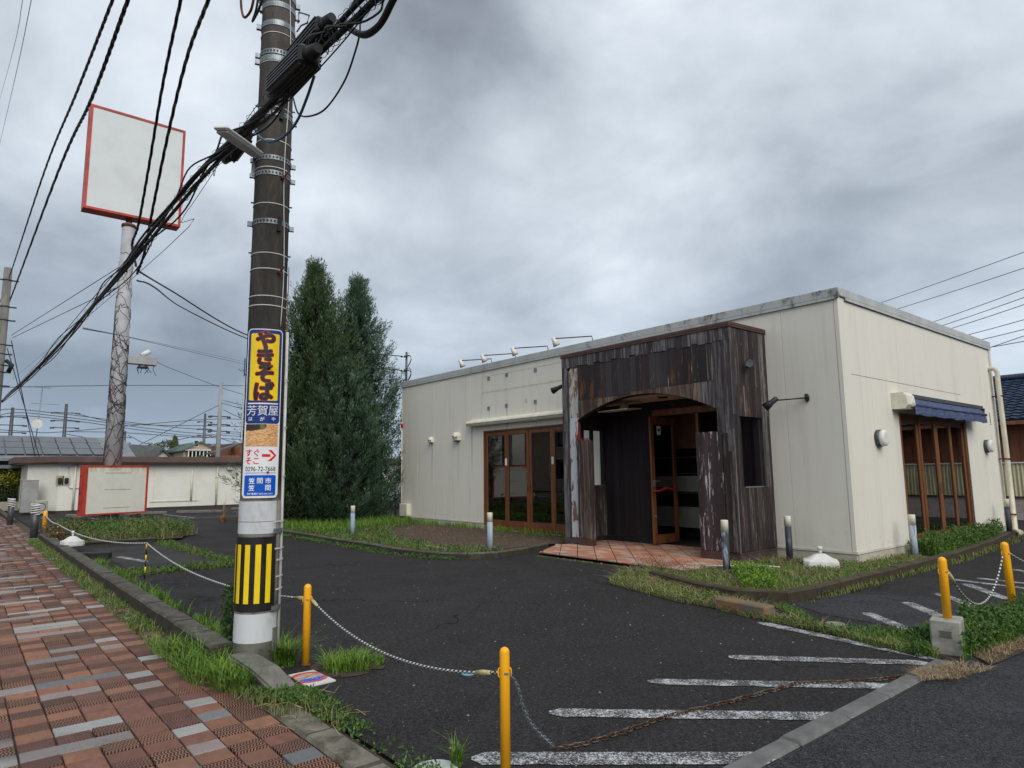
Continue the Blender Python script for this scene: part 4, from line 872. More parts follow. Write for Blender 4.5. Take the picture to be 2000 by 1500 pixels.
def band(z, h, m=m_galv, holes=True, big=False):
    M_ = arcp(rp_(z)+.001, 0, 2*pi*.999, z-h/2, z+h/2, .004, 48)
    a = A0+R(35); 
    o = M_.build('steel_band', m, up)
    for aa in (A0-R(86), A0+R(94)):
        M_ = MB(); d = Vector((cos(aa), sin(aa), 0)); c = Vector((AX, AY, z))+d*(rp_(z)+.02); M_.obox(c, d*.045, Vector((-d.y, d.x, 0))*.03, Vector((0, 0, h*.9))); M_.build('band_lug', m, o)
    if holes:
        M_ = MB()
        for k in range(-7, 8):
            aa = A0+R(11)*k; d = Vector((cos(aa), sin(aa), 0)); c = Vector((AX, AY, z))+d*(rp_(z)+.0055); M_.obox(c, d*.002, Vector((-d.y, d.x, 0))*.014, Vector((0, 0, h*.45)))
        M_.build('band_slots', m_black, o)
for y, h, hl in ((5, .05, 0), (27, .05, 0), (63, .05, 0), (118, .045, 1), (130, .05, 0), (236, .04, 1), (321, .04, 1), (350, .04, 1), (443, .045, 1)): band(zp(y), h, holes=hl)
for y, a in ((358, 30), (540, 28), (448, 25), (235, 20)):
    z = zp(y); d = Vector((cos(A0+R(a)), sin(A0+R(a)), 0)); c = Vector((AX, AY, z))+d*rp_(z); M_ = MB()
    if y in (358, 540): M_.tube([c, c+d*.05], .016, 10); M_.tube([c+d*.03, c+d*.10+Vector((0, 0, .03))], .008, 6); M_.build('step_bolt', m_rust, up)
    else: M_.obox(c+d*.02, d*.03, Vector((-d.y, d.x, 0))*.03, Vector((.01, .01, .13)), .004); M_.build('cable_cleat', m_blackm, up)
M_ = MB()
for z in np.arange(3.4, 5.9, .45):
    for sgn in (-88, 90):
        a = A0+R(sgn); d = Vector((cos(a), sin(a), 0)); c = Vector((AX, AY, z))+d*rp_(z); M_.tube([c, c+d*.022], .007, 6)
M_.build('step_stub', m_darkgalv, up)
# cables and conduit running down the pole
def onp(a, z, off=.006): return Vector((AX+(rp_(z)+off)*cos(A0+R(a)), AY+(rp_(z)+off)*sin(A0+R(a)), z))
M_ = MB(); M_.tube(spline([onp(42+6*sin(i*1.3), 2.75+i*.38, .008) for i in range(10)], 5), .004, 6); M_.build('earth_wire', m_tie, up)
M_ = MB(); M_.tube(spline([onp(80+5*sin(i*1.9), 2.5+i*.16, .012) for i in range(6)], 5), .004, 6); M_.build('pink_wire', gen('pink_wire', (.30, .12, .13)), up)
M_ = MB(); M_.tube([onp(78, .02, .016), onp(78, 1.2, .016), onp(80, 2.72, .016)], .013, 10); M_.build('conduit', m_tie, up)
M_ = MB(); M_.tube([onp(56, .45, .012), onp(56, 1.3, .012)], .016, 8); M_.build('conduit', m_conc, up)
for z, a0_, a1_ in ((1.135, 35, 85), (.92, 40, 85), (.83, 46, 82), (.70, 46, 82), (.60, 46, 82), (1.5, 60, 84), (1.9, 60, 84), (2.3, 60, 84)):
    arcp(rp_(z)+.032, A0+R(a0_), A0+R(a1_), z-.006, z+.006, .003).build('clamp', m_tie, up)
for z in (1.06, .455): arcp(rp_(z)+.026, A0+R(36), A0+R(72), z-.02, z+.02, .004).build('metal_clamp', m_galv, up)
M_ = arcp(rp_(.5)+.003, A0+R(50), A0+R(80), .05, .30, .01); M_.build('lower_cover', m_conc, up)
# narrow number plates on the left side of the pole
for zt, zb_, m in ((zl(705), zl(738), m_blue), (zl(745), zl(790), m_wfilm), (zl(795), zl(868), m_wfilm)): arcp(rp_(2)+.012, A0-R(96), A0-R(70), zb_, zt, .003).build('number_plate', m, up)
def fonttext(s, size, bold=0., sx=1.):
    cu = bpy.data.curves.new('t', 'FONT'); cu.body = s; cu.size = size; cu.align_x = 'CENTER'; cu.offset = bold; cu.resolution_u = 3
    to = bpy.data.objects.new('t', cu); COL.objects.link(to); dg = bpy.context.evaluated_depsgraph_get(); me = bpy.data.meshes.new_from_object(to.evaluated_get(dg))
    bpy.data.objects.remove(to); bpy.data.curves.remove(cu); bm = bmesh.new(); bm.from_mesh(me); bpy.data.meshes.remove(me)
    if sx != 1: bmesh.ops.scale(bm, vec=(sx, 1, 1), verts=bm.verts)
    xs = [v.co.x for v in bm.verts]; ys = [v.co.y for v in bm.verts]; cx_, cy_ = (min(xs)+max(xs))/2, (min(ys)+max(ys))/2
    bmesh.ops.translate(bm, vec=(-cx_, -cy_, 0), verts=bm.verts); x = min(xs)-cx_+.012
    while x < max(xs)-cx_:
        bmesh.ops.bisect_plane(bm, geom=bm.verts[:]+bm.edges[:]+bm.faces[:], plane_co=(x, 0, 0), plane_no=(1, 0, 0)); x += .012
    return bm
RPN = .22; DIR = Vector((cos(A0-R(3)), sin(A0-R(3)), 0)); CEN = Vector((AX, AY, 0))+DIR*(rp_(2)+.016-RPN); AS = A0-R(3)
def bend(u, z, off): a = AS+u/RPN; sh = (2.0-z)*.0035; return CEN+Vector((cos(a), sin(a), 0))*(RPN+off)+DIR*sh+Vector((0, 0, z))
def bent(u0, u1, z0, z1, off, th=.0006, cr=0.):
    M_ = MB(); n = 22; v = []
    for i in range(n+1):
        u = u0+(u1-u0)*i/n; d = 0
        e = min(u-u0, u1-u)
        if cr and e < cr: d = cr-math.sqrt(max(0, cr*cr-(cr-e)**2))
        v += [bend(u, z0+d, off), bend(u, z1-d, off), bend(u, z1-d, off+th), bend(u, z0+d, off+th)]
    return M_.add(v, [(i*4+j, (i+1)*4+j, (i+1)*4+(j+1) % 4, i*4+(j+1) % 4) for i in range(n) for j in range(4)]+[(0, 1, 2, 3), (n*4+3, n*4+2, n*4+1, n*4)])
sg = thing('advertising_sign', 'tall narrow sign with black Japanese letters on yellow, strapped round the utility pole', 'sign', (AX, AY, 1.3))
def letters(name, s, size, u, z, m, off, bold=0., sx=1.):
    bm = fonttext(s, size, bold, sx)
    for v in bm.verts: v.co = bend(u+v.co.x, z+v.co.y, off)
    me = bpy.data.meshes.new(name); bm.to_mesh(me); bm.free(); return link(name, me, m, sg)
zt, zb_ = zl(650), zl(972)
bent(-.142, .142, zb_, zt, 0, .004, .03).build('panel', m_wfilm, sg)
bent(-.134, .134, zl(833), zt-.008, .0045, cr=.022).build('blue_field', m_blue, sg)
bent(-.112, .112, zl(789), zl(659), .0054, cr=.006).build('yellow_field', m_yel, sg)
bent(-.118, .118, zl(796), zl(793.5), .0054).build('white_rule', m_wfilm, sg)
def fat(name, ch, size, u, z, m, off, rads):
    V_, F_l = [], []; bm0 = fonttext(ch, size); n0 = len(bm0.verts); bm0.verts.index_update(); k = 0; base = [(v.co.x, v.co.y) for v in bm0.verts]; fs = [[v.index for v in f.verts] for f in bm0.faces]; bm0.free()
    for r, cnt in rads:
        for i in range(cnt):
            a = 2*pi*i/cnt; dx, dy = r*cos(a), r*sin(a); V_ += [bend(u+x+dx, z+y+dy, off+k*.00004) for x, y in base]; F_l += [[q_+n0*k for q_ in f] for f in fs]; k += 1
    me = bpy.data.meshes.new(name); me.from_pydata([tuple(v) for v in V_], [], F_l); return link(name, me, m, sg)
for ch, y in zip('やきそば', (671.5, 704.5, 738, 771)):
    fat('letter_outline', ch, .160, .004, zl(y), m_red, .0062, [(0, 1), (.0075, 8), (.0125, 14)]); fat('letter', ch, .160, .004, zl(y), m_blk, .0080, [(0, 1), (.0045, 8), (.0075, 10)])
for ch, u in zip('芳賀屋', (-.083, 0., .083)): letters('letter', ch, .090, u, zl(808), m_wfilm, .0066, .0, .94)
for ch, u in zip('はがや', (-.09, .0, .085)): letters('letter', ch, .036, u, zl(824), m_wfilm, .0064, .0006)
q = NM('noodle_print', .4); _n = q.noise(40, 5, .7, 1.2, q.map((1, 1, 2.5))); _b = q.noise(11, 3); xs_ = q.xyz()
_dk = q.math('ADD', q.ss(xs_[2], 1.83, 1.90), q.math('MULTIPLY', q.ss(xs_[1], 1.80, 1.97, 0, .75), -1.)); 
m_food = q.out(q.mix(q.ss(q.math('ADD', _dk, q.math('MULTIPLY', q.math('SUBTRACT', _b, .5), .9)), .35, .5), q.ramp(_n, (.3, (.28, .10, .03)), (.5, (.62, .32, .12)), (.66, (.85, .62, .38))), q.mix(q.ss(_b, .5, .6), (.03, .022, .015), (.16, .14, .04))))
bent(-.127, .127, zl(876), zl(834), .0045).build('food_print', m_food, sg)
letters('letter', 'すぐ', .064, -.066, zl(888), m_red, .005, .0012, .95); letters('letter', 'そこ', .064, -.066, zl(903), m_red, .005, .0012, .95)
M_ = MB(); pa = [(-.0, .011), (.052, .011), (.040, .038), (.060, .038), (.105, .0), (.060, -.038), (.040, -.038), (.052, -.011), (-.0, -.011)]
ar = [(0.008, .012), (.05, .012), (.05, -.012), (.008, -.012)]
def barr(M_, pts): M_.add([bend(u, zl(893)+z, .0056) for u, z in pts], [tuple(range(len(pts)))])
for k in range(4): a, b = .008+.016*k, .008+.016*(k+1); barr(M_, [(a, .011), (b, .011), (b, -.011), (a, -.011)])
for s_ in (1, -1):
    for k in range(3): 
        t0_, t1_ = k/3, (k+1)/3; barr(M_, [(.052+.05*t0_, s_*.044*(1-t0_)), (.052+.05*t1_, s_*.044*(1-t1_)), (.080+.04*t1_, s_*.044*(1-t1_)), (.080+.04*t0_, s_*.044*(1-t0_))][::s_])
M_.build('arrow', m_red, sg)
letters('letter', '0296-72-7668', .052, 0, zl(918), m_blk, .005, .0004, .80)
bent(-.118, -.05, zl(926), zl(925), .005).build('thin_rule', m_blue2, sg); bent(-.05, .118, zl(926), zl(925), .005).build('thin_rule', m_blue2, sg)
bent(-.122, .122, zl(968), zl(929.5), .0045, cr=.008).build('bright_blue_field', m_blue2, sg)
for ch, u in zip('笠間市', (-.062, .0, .062)): letters('letter', ch, .050, u, zl(940), m_wfilm, .006, .0008)
for ch, u in zip('笠間', (-.062, .062)): letters('letter', ch, .050, u, zl(953), m_wfilm, .006, .0008)
letters('letter', '茨城電通㈱ 029-244-1011', .0165, 0, zl(964), m_wfilm, .006, .0003, 1.1)
M_ = MB(); c = bend(.055, zl(924.5), .006); d = (c-Vector((AX, AY, c.z))).normalized(); M_.tube([c-d*.01, c+d*.008], .009, 12); M_.build('screw', m_rust, sg)
M_ = MB(); c = bend(.03, zl(727), .008); M_.tube([c, c+DIR*.06+Vector((0, 0.03, .01))], .010, 8); M_.tube([c+DIR*.06+Vector((0, .03, .01)), c+DIR*.066+Vector((0, .034, .011))], .014, 8); M_.build('bolt', m_rust, sg)

# street lamp on the pole
o = thing('street_lamp', 'slim pale tube street lamp tilted up from the utility pole', 'street lamp', (AX, AY-.15, zp(321)))
zb2 = zp(322); b0 = Vector((AX+.0, AY, zb2))+Vector((cos(A0-R(88)), sin(A0-R(88)), 0))*(rp_(4)+.01)
pa_, pb_ = on_y(503, 303, 1.60), on_y(430, 252, 1.28); 
_best = None
for Yb in np.arange(.9, 1.42, .02):
    p = on_y(430, 252, Yb)
    if _best is None or abs((p-pa_).length-.62) < abs((_best-pa_).length-.62): _best = p
pb_ = _best; ax = (pb_-pa_).normalized(); sd_ = ax.cross(Vector((0, 0, 1))).normalized(); uz_ = sd_.cross(ax)
M_ = MB(); M_.obox((pa_+pb_)/2+uz_*.012, ax*(pb_-pa_).length, sd_*.10, uz_*.03, .012); M_.build('lamp_housing', m_white, o)
M_ = MB(); M_.obox((pa_+pb_)/2-uz_*.012, ax*((pb_-pa_).length-.04), sd_*.085, uz_*.022, .01); M_.build('lamp_cover', gen('frosted_cover', (.5, .5, .47), None, 4, .3, bump=0), o)
M_ = MB(); M_.tube([b0-Vector((0, 0, .1)), b0+Vector((0, 0, .05)), pa_-ax*.01, pa_+ax*.03], .014, 8); M_.obox(b0-Vector((0, 0, .06)), Vector((.04, 0, 0)), Vector((0, .03, 0)), Vector((0, 0, .16))); M_.build('arm', m_galv, o)

# ---------------- overhead lines along the street
def wire(name, pts, r, m, lab, cat='cable', group=None, n=6):
    return tag(MB().tube(pts, r, n).build(name, m, fix=False), lab, cat, group)
def ylerp(px, a=1.62, b=1.25): t = min(1, max(0, (720-px)/720)); return a+(b-a)*t**1.0
trunk = [on_y(x, y, ylerp(x)) for x, y in [(3, 785), (50, 742), (100, 692), (170, 612), (240, 530), (320, 428), (400, 332), (470, 262), (540, 188), (600, 122), (660, 60), (720, 0)]]
trunk = trunk+[trunk[-1]+(trunk[-1]-trunk[-2])*1.6, Vector((1.5, 1.7, 4.05)), Vector((9, 1.9, 4.6))]
tr = spline(trunk, 10)
bundle = thing('cable_bundle', 'thick bundle of black telephone cables crossing from far left up past the utility pole', 'cables', (AX, 1.6, 4.3))
def strand(r, off, tw, ph, n=6, m=m_black, wob=0.):
    P = []
    for i, p in enumerate(tr):
        a = ph+tw*i; k = 1+wob*sin(i*.37+ph); P.append(p+Vector((0, cos(a)*off*k, sin(a)*off*k)))
    MB().tube(P, r, n).build('cable', m, bundle, fix=False)
strand(.022, .022, .05, 0); strand(.018, .028, .06, 2.2); strand(.012, .05, .10, 4., wob=.3); strand(.008, .06, .21, 1.1, 5, wob=.5); strand(.007, .07, .17, 5.2, 5, wob=.4); strand(.005, .075, .05, 1.4, 5, m_darkgalv)
P = []
for i in range(len(tr)*4-4):
    p = tr[i//4].lerp(tr[min(len(tr)-1, i//4+1)], (i % 4)/4); a = i*.8; P.append(p+Vector((0, cos(a)*.055, sin(a)*.055)))
MB().tube(P, .0022, 3).build('lashing_wire', m_black, bundle, 'stuff', fix=False)
M_ = MB()
for k in range(46):
    p = random.choice(tr[35:-25]); P = [p+Vector((random.uniform(-.12, .12), random.uniform(-.03, .03), random.uniform(-.02, .02))) for _ in range(2)]; P.insert(1, P[0].lerp(P[1], .5)-Vector((0, 0, random.uniform(.03, .13)))); M_.tube(spline(P, 5), .0028, 4)
M_.build('loose_tie', m_black, bundle, 'stuff', fix=False)
# splice closures
def closure(lab, a, b, w, h, ribs=5):
    a, b = Vector(a), Vector(b); o = thing('splice_closure', lab, 'splice box', tuple((a+b)/2), 'cable splice closures'); ax = (b-a).normalized(); s = ax.cross(Vector((0, 0, 1))).normalized(); u = s.cross(ax)
    M_ = MB(); M_.obox((a+b)/2, ax*(b-a).length, s*w, u*h, .02); M_.build('shell', m_blk, o)
    M_ = MB()
    for k in range(ribs):
        f = -.5+(k+.5)/ribs
        for sg_ in (-1, 1): M_.obox((a+b)/2+u*f*h*.9+s*sg_*w*.5, ax*(b-a).length*.94, s*.012, u*.010)
        M_.obox((a+b)/2+s*f*w*.9-u*h*.5, ax*(b-a).length*.94, u*.012, s*.010)
    M_.build('rib', m_blackm, o, fix=False)
    for e, sgn in ((a, -1), (b, 1)):
        M_ = MB(); M_.tube([e, e+ax*sgn*.05, e+ax*sgn*.12], [min(w, h)*.42, min(w, h)*.36, .03], 12); M_.build('end_cap', m_black, o)
    return o
closure('large ribbed black splice box in front of the utility pole', on_y(540, 172, 1.5), on_y(606, 108, 1.5), .15, .13)
closure('ribbed black splice box just above and behind the larger one', on_y(574, 118, 1.68), on_y(634, 50, 1.68), .12, .13, 4)
closure('small black splice box hanging from the cable bundle left of the pole', on_y(447, 304, 1.66), on_y(478, 262, 1.66), .13, .12, 3)
pl_ = lambda L, Y: spline([on_y(x, y, Y+k*.0) for k, (x, y) in enumerate(L)], 8)
wire('cable_loop', pl_([(800, -60), (768, 0), (742, 48), (712, 68), (684, 56), (672, 42)], 1.7), .022, m_black, 'thick black cable looping down at the top, right of the utility pole')
wire('cable_loop', pl_([(702, 20), (703, 60), (694, 100), (672, 160), (636, 212), (604, 227), (583, 222), (572, 190)], 1.72), .0065, m_black, 'thin black cable hanging in a wide loop right of the pole')
wire('cable_loop', pl_([(614, 148), (598, 195), (578, 240), (552, 268), (525, 277), (506, 266), (494, 247), (478, 241)], 1.62), .010, gen('blue_cable', (.06, .13, .18), None, 4, .5, bump=0), 'blue-grey cable looping in front of the utility pole')
wire('cable_loop', pl_([(470, -10), (472, 20), (478, 34), (490, 20), (497, -10)], 1.75), .012, m_rust, 'short brown cable loop at the top edge left of the pole')
wire('cable_loop', pl_([(505, -10), (500, 20), (493, 42), (505, 20), (514, -10)], 1.75), .010, m_black, 'short dark cable loop touching the top edge left of the pole')
M_ = MB(); pp = [on_y(x, y, 1.98) for x, y in [(582, 45), (584, 24), (604, 30), (600, 45), (588, 50), (580, 62)]]; M_.tube(pp, .007, 6); M_.build('cable_guard', m_darkgalv, up)
M_ = MB(); M_.tube([on_y(502, -5, 1.8), on_y(520, 22, 1.85), on_y(524, 34, 1.9)], .016, 8); M_.build('stay_bracket', m_galv, up)
# power lines
def twist(pts, r, m, lab, group=None):
    M_ = MB(); 
    for ph in (0, 2.1, 4.2): M_.tube([p+Vector((0, cos(i*1.1+ph)*r*.55, sin(i*1.1+ph)*r*.55)) for i, p in enumerate(pts)], r*.62, 4)
    return tag(M_.build('power_cable', m, fix=False), lab, 'cable', group)
def thru(L, n=10): return spline([on_y(x, y, Y) for x, y, Y in L], n)
def ext(P, k): return [P[0]+(P[0]-P[3]).normalized()*2.5*k]+P
twist(ext(thru([(250, 0, 1.34), (178, 195, 1.30), (110, 345, 1.28), (20, 585, 1.26), (4, 618, 1.24)], 24), 2), .027, m_black, 'twisted black power cable, the right one of the pair dropping to the far left pole')
twist(ext(thru([(220, 0, 1.12), (150, 180, 1.12), (85, 340, 1.13), (22, 530, 1.14), (0, 590, 1.15)], 24), 2), .021, m_black, 'twisted black power cable, the left one of the pair dropping to the far left pole')
mast1, mast2 = Vector((-18.72, YF+.02, 5.32)), Vector((-18.72, YF+.02, 4.85))
twist(ext(thru([(407, 0, 1.4), (366, 110, 1.5), (330, 255, 1.62), (300, 400, 1.72), (283, 490, 1.78), (268, 535, 1.8)], 10), 2), .017, m_black, 'twisted black service cable, the right one of two dropping steeply past the white sign')
twist(ext(thru([(353, 0, 1.4), (318, 165, 1.55), (290, 330, 1.68), (270, 440, 1.76), (258, 478, 1.8), (266, 520, 1.82)], 10), 2), .017, m_black, 'twisted black service cable, the left one of two dropping steeply past the white sign')
Aq, Bq = on_y(268, 528, 1.85), on_y(268, 548, 1.85)
wire('service_cable', spline([Aq]+[on_y(330, 565, 3.2), on_y(490, 657, 6.0), on_y(640, 683, 8.6), mast1], 10), .016, m_black, 'upper black service cable running behind the pole to the roof mast')
wire('service_cable', spline([Bq, on_y(300, 560, 2.4), on_y(360, 603, 4.2), on_y(490, 664, 6.3), on_y(640, 707, 8.8), mast2], 10), .014, m_black, 'lower black service cable running behind the pole to the roof mast')
for k, (L, r) in enumerate([([(45, -5, .62), (20, 120, .68), (-8, 220, .7)], .012), ([(62, -5, .72), (30, 150, .74), (-5, 300, .8)], .012)]):
    wire('high_wire', (lambda P: [P[0]+(P[0]-P[2]).normalized()*5]+P+[P[-1]+(P[-1]-P[-3]).normalized()*25])(thru(L, 4)), r, m_darkgalv, ['grey overhead wire at the very top left corner, the left one', 'grey overhead wire at the very top left corner, the right one'][k])
wire('thin_wire', thru([(660, 38, 1.7), (520, 180, 1.6), (360, 420, 1.5), (240, 560, 1.4), (0, 760, 1.3)], 6), .003, m_darkgalv, 'very thin straight wire just above the cable bundle')
wire('drop_wire', [on_y(162, 642, 1.5), on_y(235, 655, 3.5), on_y(480, 712, 12)], .009, m_darkgalv, 'lower grey drop wire leaving the cable bundle left of the tall sign column')
wire('drop_wire', [on_y(162, 640, 1.5), on_y(300, 668, 4.5), on_y(480, 707, 12)], .006, m_darkgalv, 'upper grey drop wire leaving the cable bundle left of the tall sign column')
wire('drop_wire', [on_x(22, 655, -36), on_x(232, 522, -22.6)], .012, m_darkgalv, 'upper grey wire from the far left pole to the sign column')
wire('drop_wire', [on_x(24, 660, -36), on_x(232, 560, -22.6)], .012, m_darkgalv, 'lower grey wire from the far left pole to the sign column')

# far left pole
fpz = 10.4
o = thing('far_utility_pole', 'concrete utility pole at the far left edge', 'utility pole', (-36.1, 1.08, 0))
MB().tube([(-36.1, 1.08, 0), (-36.1, 1.08, 10.75)], [.2, .155], 18).build('shaft', gen('pale_pole_concrete', (.20, .185, .165), (.13, .12, .11), 4, stretch=(1, 1, .2)), o)
for z in (10.2, 9.0, 8.4, 7.3, 6.9, 6.4, 6.1, 5.5):
    M_ = MB(); M_.ring((-36.1, 1.08, z), .175, .02, 16, 4, 1.6); M_.tube([(-36.1, .1, z), (-36.1, 1.5, z)], .035, 6); M_.build('crossarm', m_darkgalv, o)
M_ = MB(); M_.tube([(-36.0, 1.3, 6.6), (-35.8, 1.5, 6.4), (-35.9, 1.4, 6.1)], .09, 8); M_.build('cable_box', m_black, o)
for k, (a, b) in enumerate([((22, 665), (75, 925)), ((14, 680), (88, 930))]): wire('house_drop_wire', [on_x(*a, -36), on_x(*b, -42)], .02, m_darkgalv, ['right thin wire slanting from the far left pole to the solar-roofed house', 'left thin wire slanting from the far left pole to the solar-roofed house'][k])
# distant poles and wires
for k, (x, yt, X, r, m, lab) in enumerate([(25, 796, -80, .17, m_darkgalv, 'distant dark power pole behind the solar roof, the left one'), (130, 789, -80, .17, m_darkgalv, 'distant dark power pole behind the solar roof, the right one'),
        (432, 746, -52, .16, gen('pale_steel', (.28, .29, .29)), 'tall slender pale pole behind the green-roofed house'), (401, 808, -78, .15, m_darkgalv, 'distant dark pole just left of the tall pale pole'), (245, 842, -110, .16, m_darkgalv, 'small distant pole right of the solar roof')]):
    p = on_x(x, yt, X); o = thing('distant_pole', lab, 'utility pole', (p.x, p.y, 0)); MB().tube([(p.x, p.y, 0), tuple(p)], [r*1.3, r*.8], 10).build('shaft', m, o)
    for dz in (.9, 1.7, 2.4, 3.4) if k != 2 else (2.6, 3.2, 3.7):
        M_ = MB(); L = .95 if k < 2 else .6; M_.tube([(p.x, p.y-L, p.z-dz), (p.x, p.y+L, p.z-dz)], .045, 5)
        for s in (-1, 1): M_.tube([(p.x, p.y+s*L*.9, p.z-dz-.02), (p.x, p.y+s*L*1.3, p.z-dz-.05)], .09, 6)
        M_.build('crossarm', m_darkgalv, o)
dw = [(-20, 806, 25, 799, 128, 809, 430, 842, 900, 868), (-20, 818, 30, 806, 132, 815, 430, 850, 900, 872), (-20, 822, 30, 812, 132, 820, 430, 856, 900, 880), (-20, 838, 60, 843, 128, 843, 430, 818, 560, 833),
      (140, 806, 250, 828, 430, 832, 600, 838, 900, 850), (-20, 757, 200, 753, 420, 753, 600, 755, 900, 760), (130, 843, 240, 845, 400, 855, 450, 847, 620, 862), (250, 850, 300, 868, 400, 850, 470, 866, 620, 880), (130, 848, 250, 868, 350, 870, 430, 868, 700, 890),
      (290, 700, 340, 722, 432, 757, 500, 778, 640, 820), (436, 782, 480, 792, 560, 800, 700, 815, 900, 830), (436, 788, 480, 799, 560, 808, 700, 822, 900, 838), (436, 800, 470, 815, 560, 836, 640, 850, 760, 880), (250, 880, 330, 840, 420, 795, 432, 790, 436, 788), (430, 868, 300, 882, 260, 872, 200, 870, 130, 866)]
for L in dw:
    wire('distant_wire', spline([on_x(L[i], L[i+1], -79 if L[0] != 290 else -60) for i in range(0, 10, 2)], 5), .035 if L[0] != 290 else .022, m_darkgalv, 'thin distant wire strung between the far poles above the roofs', group='distant wires above the roofs', n=4)
ORD = ['topmost', 'second from the top', 'third from the top', 'fourth from the top', 'fifth from the top', 'sixth from the top', 'third from the bottom', 'second from the bottom', 'lowest']
for i, (a, b) in enumerate([((1768, 606), (2030, 502)), ((1798, 616), (2030, 530)), ((1884, 648), (2040, 580)), ((1898, 654), (2040, 594)), ((1908, 660), (2040, 606)), ((1920, 667), (2040, 626)), ((1928, 674), (2040, 640)), ((1932, 676), (2040, 652)), ((1934, 720), (2040, 674))]):
    wire('distant_wire', sag(on_y(*a, 40)-Vector((6, 0, -.0)), on_y(*b, 34)+(on_y(*b, 34)-on_y(*a, 40))*2.5, .4), .014, m_darkgalv, ORD[i]+' of the thin wires in the sky right of the building', group='wires right of the building', n=4)

# ================================================================ TALL SIGN COLUMN
PXc, PYc = -22.55, 3.50
m_pyl = gen('grey_painted_column', (.38, .38, .40), (.31, .31, .325), 3, .6, bump=.05)
py_ = thing('sign_column', 'tall grey column wrapped in dry vines carrying a blank white sign panel', 'sign', (PXc, PYc, 0))
rq = lambda z: .245-.0075*z
MB().tube([(PXc, PYc, 0), (PXc, PYc, 9.2)], [rq(0), rq(9.2)], 28).build('column', m_pyl, py_)
M_ = MB(); M_.cyl((PXc, PYc, 9.1), .2, .08, 20); M_.cyl((PXc, PYc, 9.18), .09, .3, 12); M_.box(PXc-.1, PYc-.02, 9.18, PXc+.1, PYc+.02, 9.36); M_.build('head_plate', m_rust, py_)
X0_, X1_ = -22.75, -22.28; c1, c2 = on_x(178, 203, X1_), on_x(352, 442, X1_); Y0_, Y1_, Z0_, Z1_ = 2.26, 4.88, 9.36, 12.6
m_redp = gen('faded_red_paint', (.50, .055, .03), (.32, .035, .025), 2.5, .5, var=.0)
q = NM('weathered_white_panel', .55, 0, .3); _n = q.noise(1.4, 6, .65, .4); m_face = q.out(q.mix(q.ss(_n, .4, .85), (.62, .645, .65), (.54, .56, .56)))
box('panel_box', m_redp, py_, X0_, Y0_, Z0_, X1_-.02, Y1_, Z1_, c=.01)
for a in ((Y0_, Z0_, Y0_+.07, Z1_), (Y1_-.07, Z0_, Y1_, Z1_), (Y0_+.071, Z0_, Y1_-.071, Z0_+.07), (Y0_+.071, Z1_-.07, Y1_-.071, Z1_)): box('panel_frame', m_redp, py_, X1_-.019, a[0], a[1], X1_+.012, a[2], a[3])
box('panel_face', m_face, py_, X1_-.019, Y0_+.072, Z0_+.072, X1_-.006, Y1_-.072, Z1_-.072); box('panel_face', m_face, py_, X0_-.012, Y0_+.072, Z0_+.072, X0_-.001, Y1_-.072, Z1_-.072)
# vines
rv = random.Random(5); M_ = MB()
for k in range(130):
    z = rv.uniform(0, 8.6)*rv.uniform(.5, 1); a = rv.uniform(0, 2*pi); da = rv.choice((-1, 1))*rv.uniform(.06, .26); dz = rv.uniform(.02, .13); P = []
    for i in range(rv.randint(8, 26)):
        P.append((PXc+(rq(z)+.012)*cos(a), PYc+(rq(z)+.012)*sin(a), z)); a += da*rv.uniform(.4, 1.5); z += dz*rv.uniform(.2, 1.6)*(1 if rv.random() < .85 else -.6)
        if z > 9: break
    if len(P) > 2: M_.tube(P, rv.uniform(.004, .009), 3, False)
M_.build('dry_vine', gen('dry_vine', (.045, .032, .028), (.08, .06, .055), 6, .9, bump=0), py_, 'stuff', fix=False)
o = thing('bracket_arm', 'boxy arm with a camera and hanging wires sticking out of the vine-wrapped sign column', 'bracket', (PXc, PYc+.2, 5.1))
za_ = on_x(262, 703, PXc).z; box('arm', m_pyl, o, PXc-.12, PYc+.2, za_-.13, PXc+.12, PYc+.98, za_+.13, c=.01)
M_ = MB(); M_.tube([(PXc+.05, PYc+.55, za_+.14), (PXc+.02, PYc+.78, za_+.30)], .075, 12); M_.build('camera', m_white, o)
M_ = MB(); M_.cyl((PXc, PYc+.62, za_-.23), .16, .1, 16, .1); M_.build('lamp_head', m_darkgalv, o)
M_ = MB()
for k in range(7):
    s0 = Vector((PXc+rv.uniform(-.1, .1), PYc+rv.uniform(.5, 1.0), za_-.1)); M_.tube(spline([s0, s0+Vector((0, rv.uniform(-.1, .15), -.12)), s0+Vector((.02, rv.uniform(-.1, .12), -rv.uniform(.2, .34)))], 4), .008, 4)
M_.build('hanging_wire', m_black, o)
# small board at the foot
XB = -21.9; pA, pB = on_x(168, 909, XB), on_x(279, 1003, XB); zb0, zb1 = pB.z, pA.z; wB = 1.74; tB = .34
o = thing('low_sign_board', 'blank cream sign board in a red box frame at the foot of the tall column', 'sign', (XB-.28, (pA.y+pB.y)/2+.10, 0), rz=R(17)); ROOT[o.name] = Vector()
box('board_box', m_redp, o, -tB, -wB/2, zb0, -.02, wB/2, zb1, c=.006)
for a in ((-wB/2, zb0, -wB/2+.055, zb1), (wB/2-.055, zb0, wB/2, zb1), (-wB/2+.056, zb0, wB/2-.056, zb0+.045), (-wB/2+.056, zb1-.045, wB/2-.056, zb1)): box('board_frame', m_redp, o, -.019, a[0], a[1], .012, a[2], a[3])
box('side_ridge', m_redp, o, -tB*.55, -wB/2-.012, zb0, -tB*.45, -wB/2-.001, zb1)
q = NM('stained_cream_board', .5, 0, .3); xs_ = q.xyz(); _n = q.noise(4, 6, .65, .4)
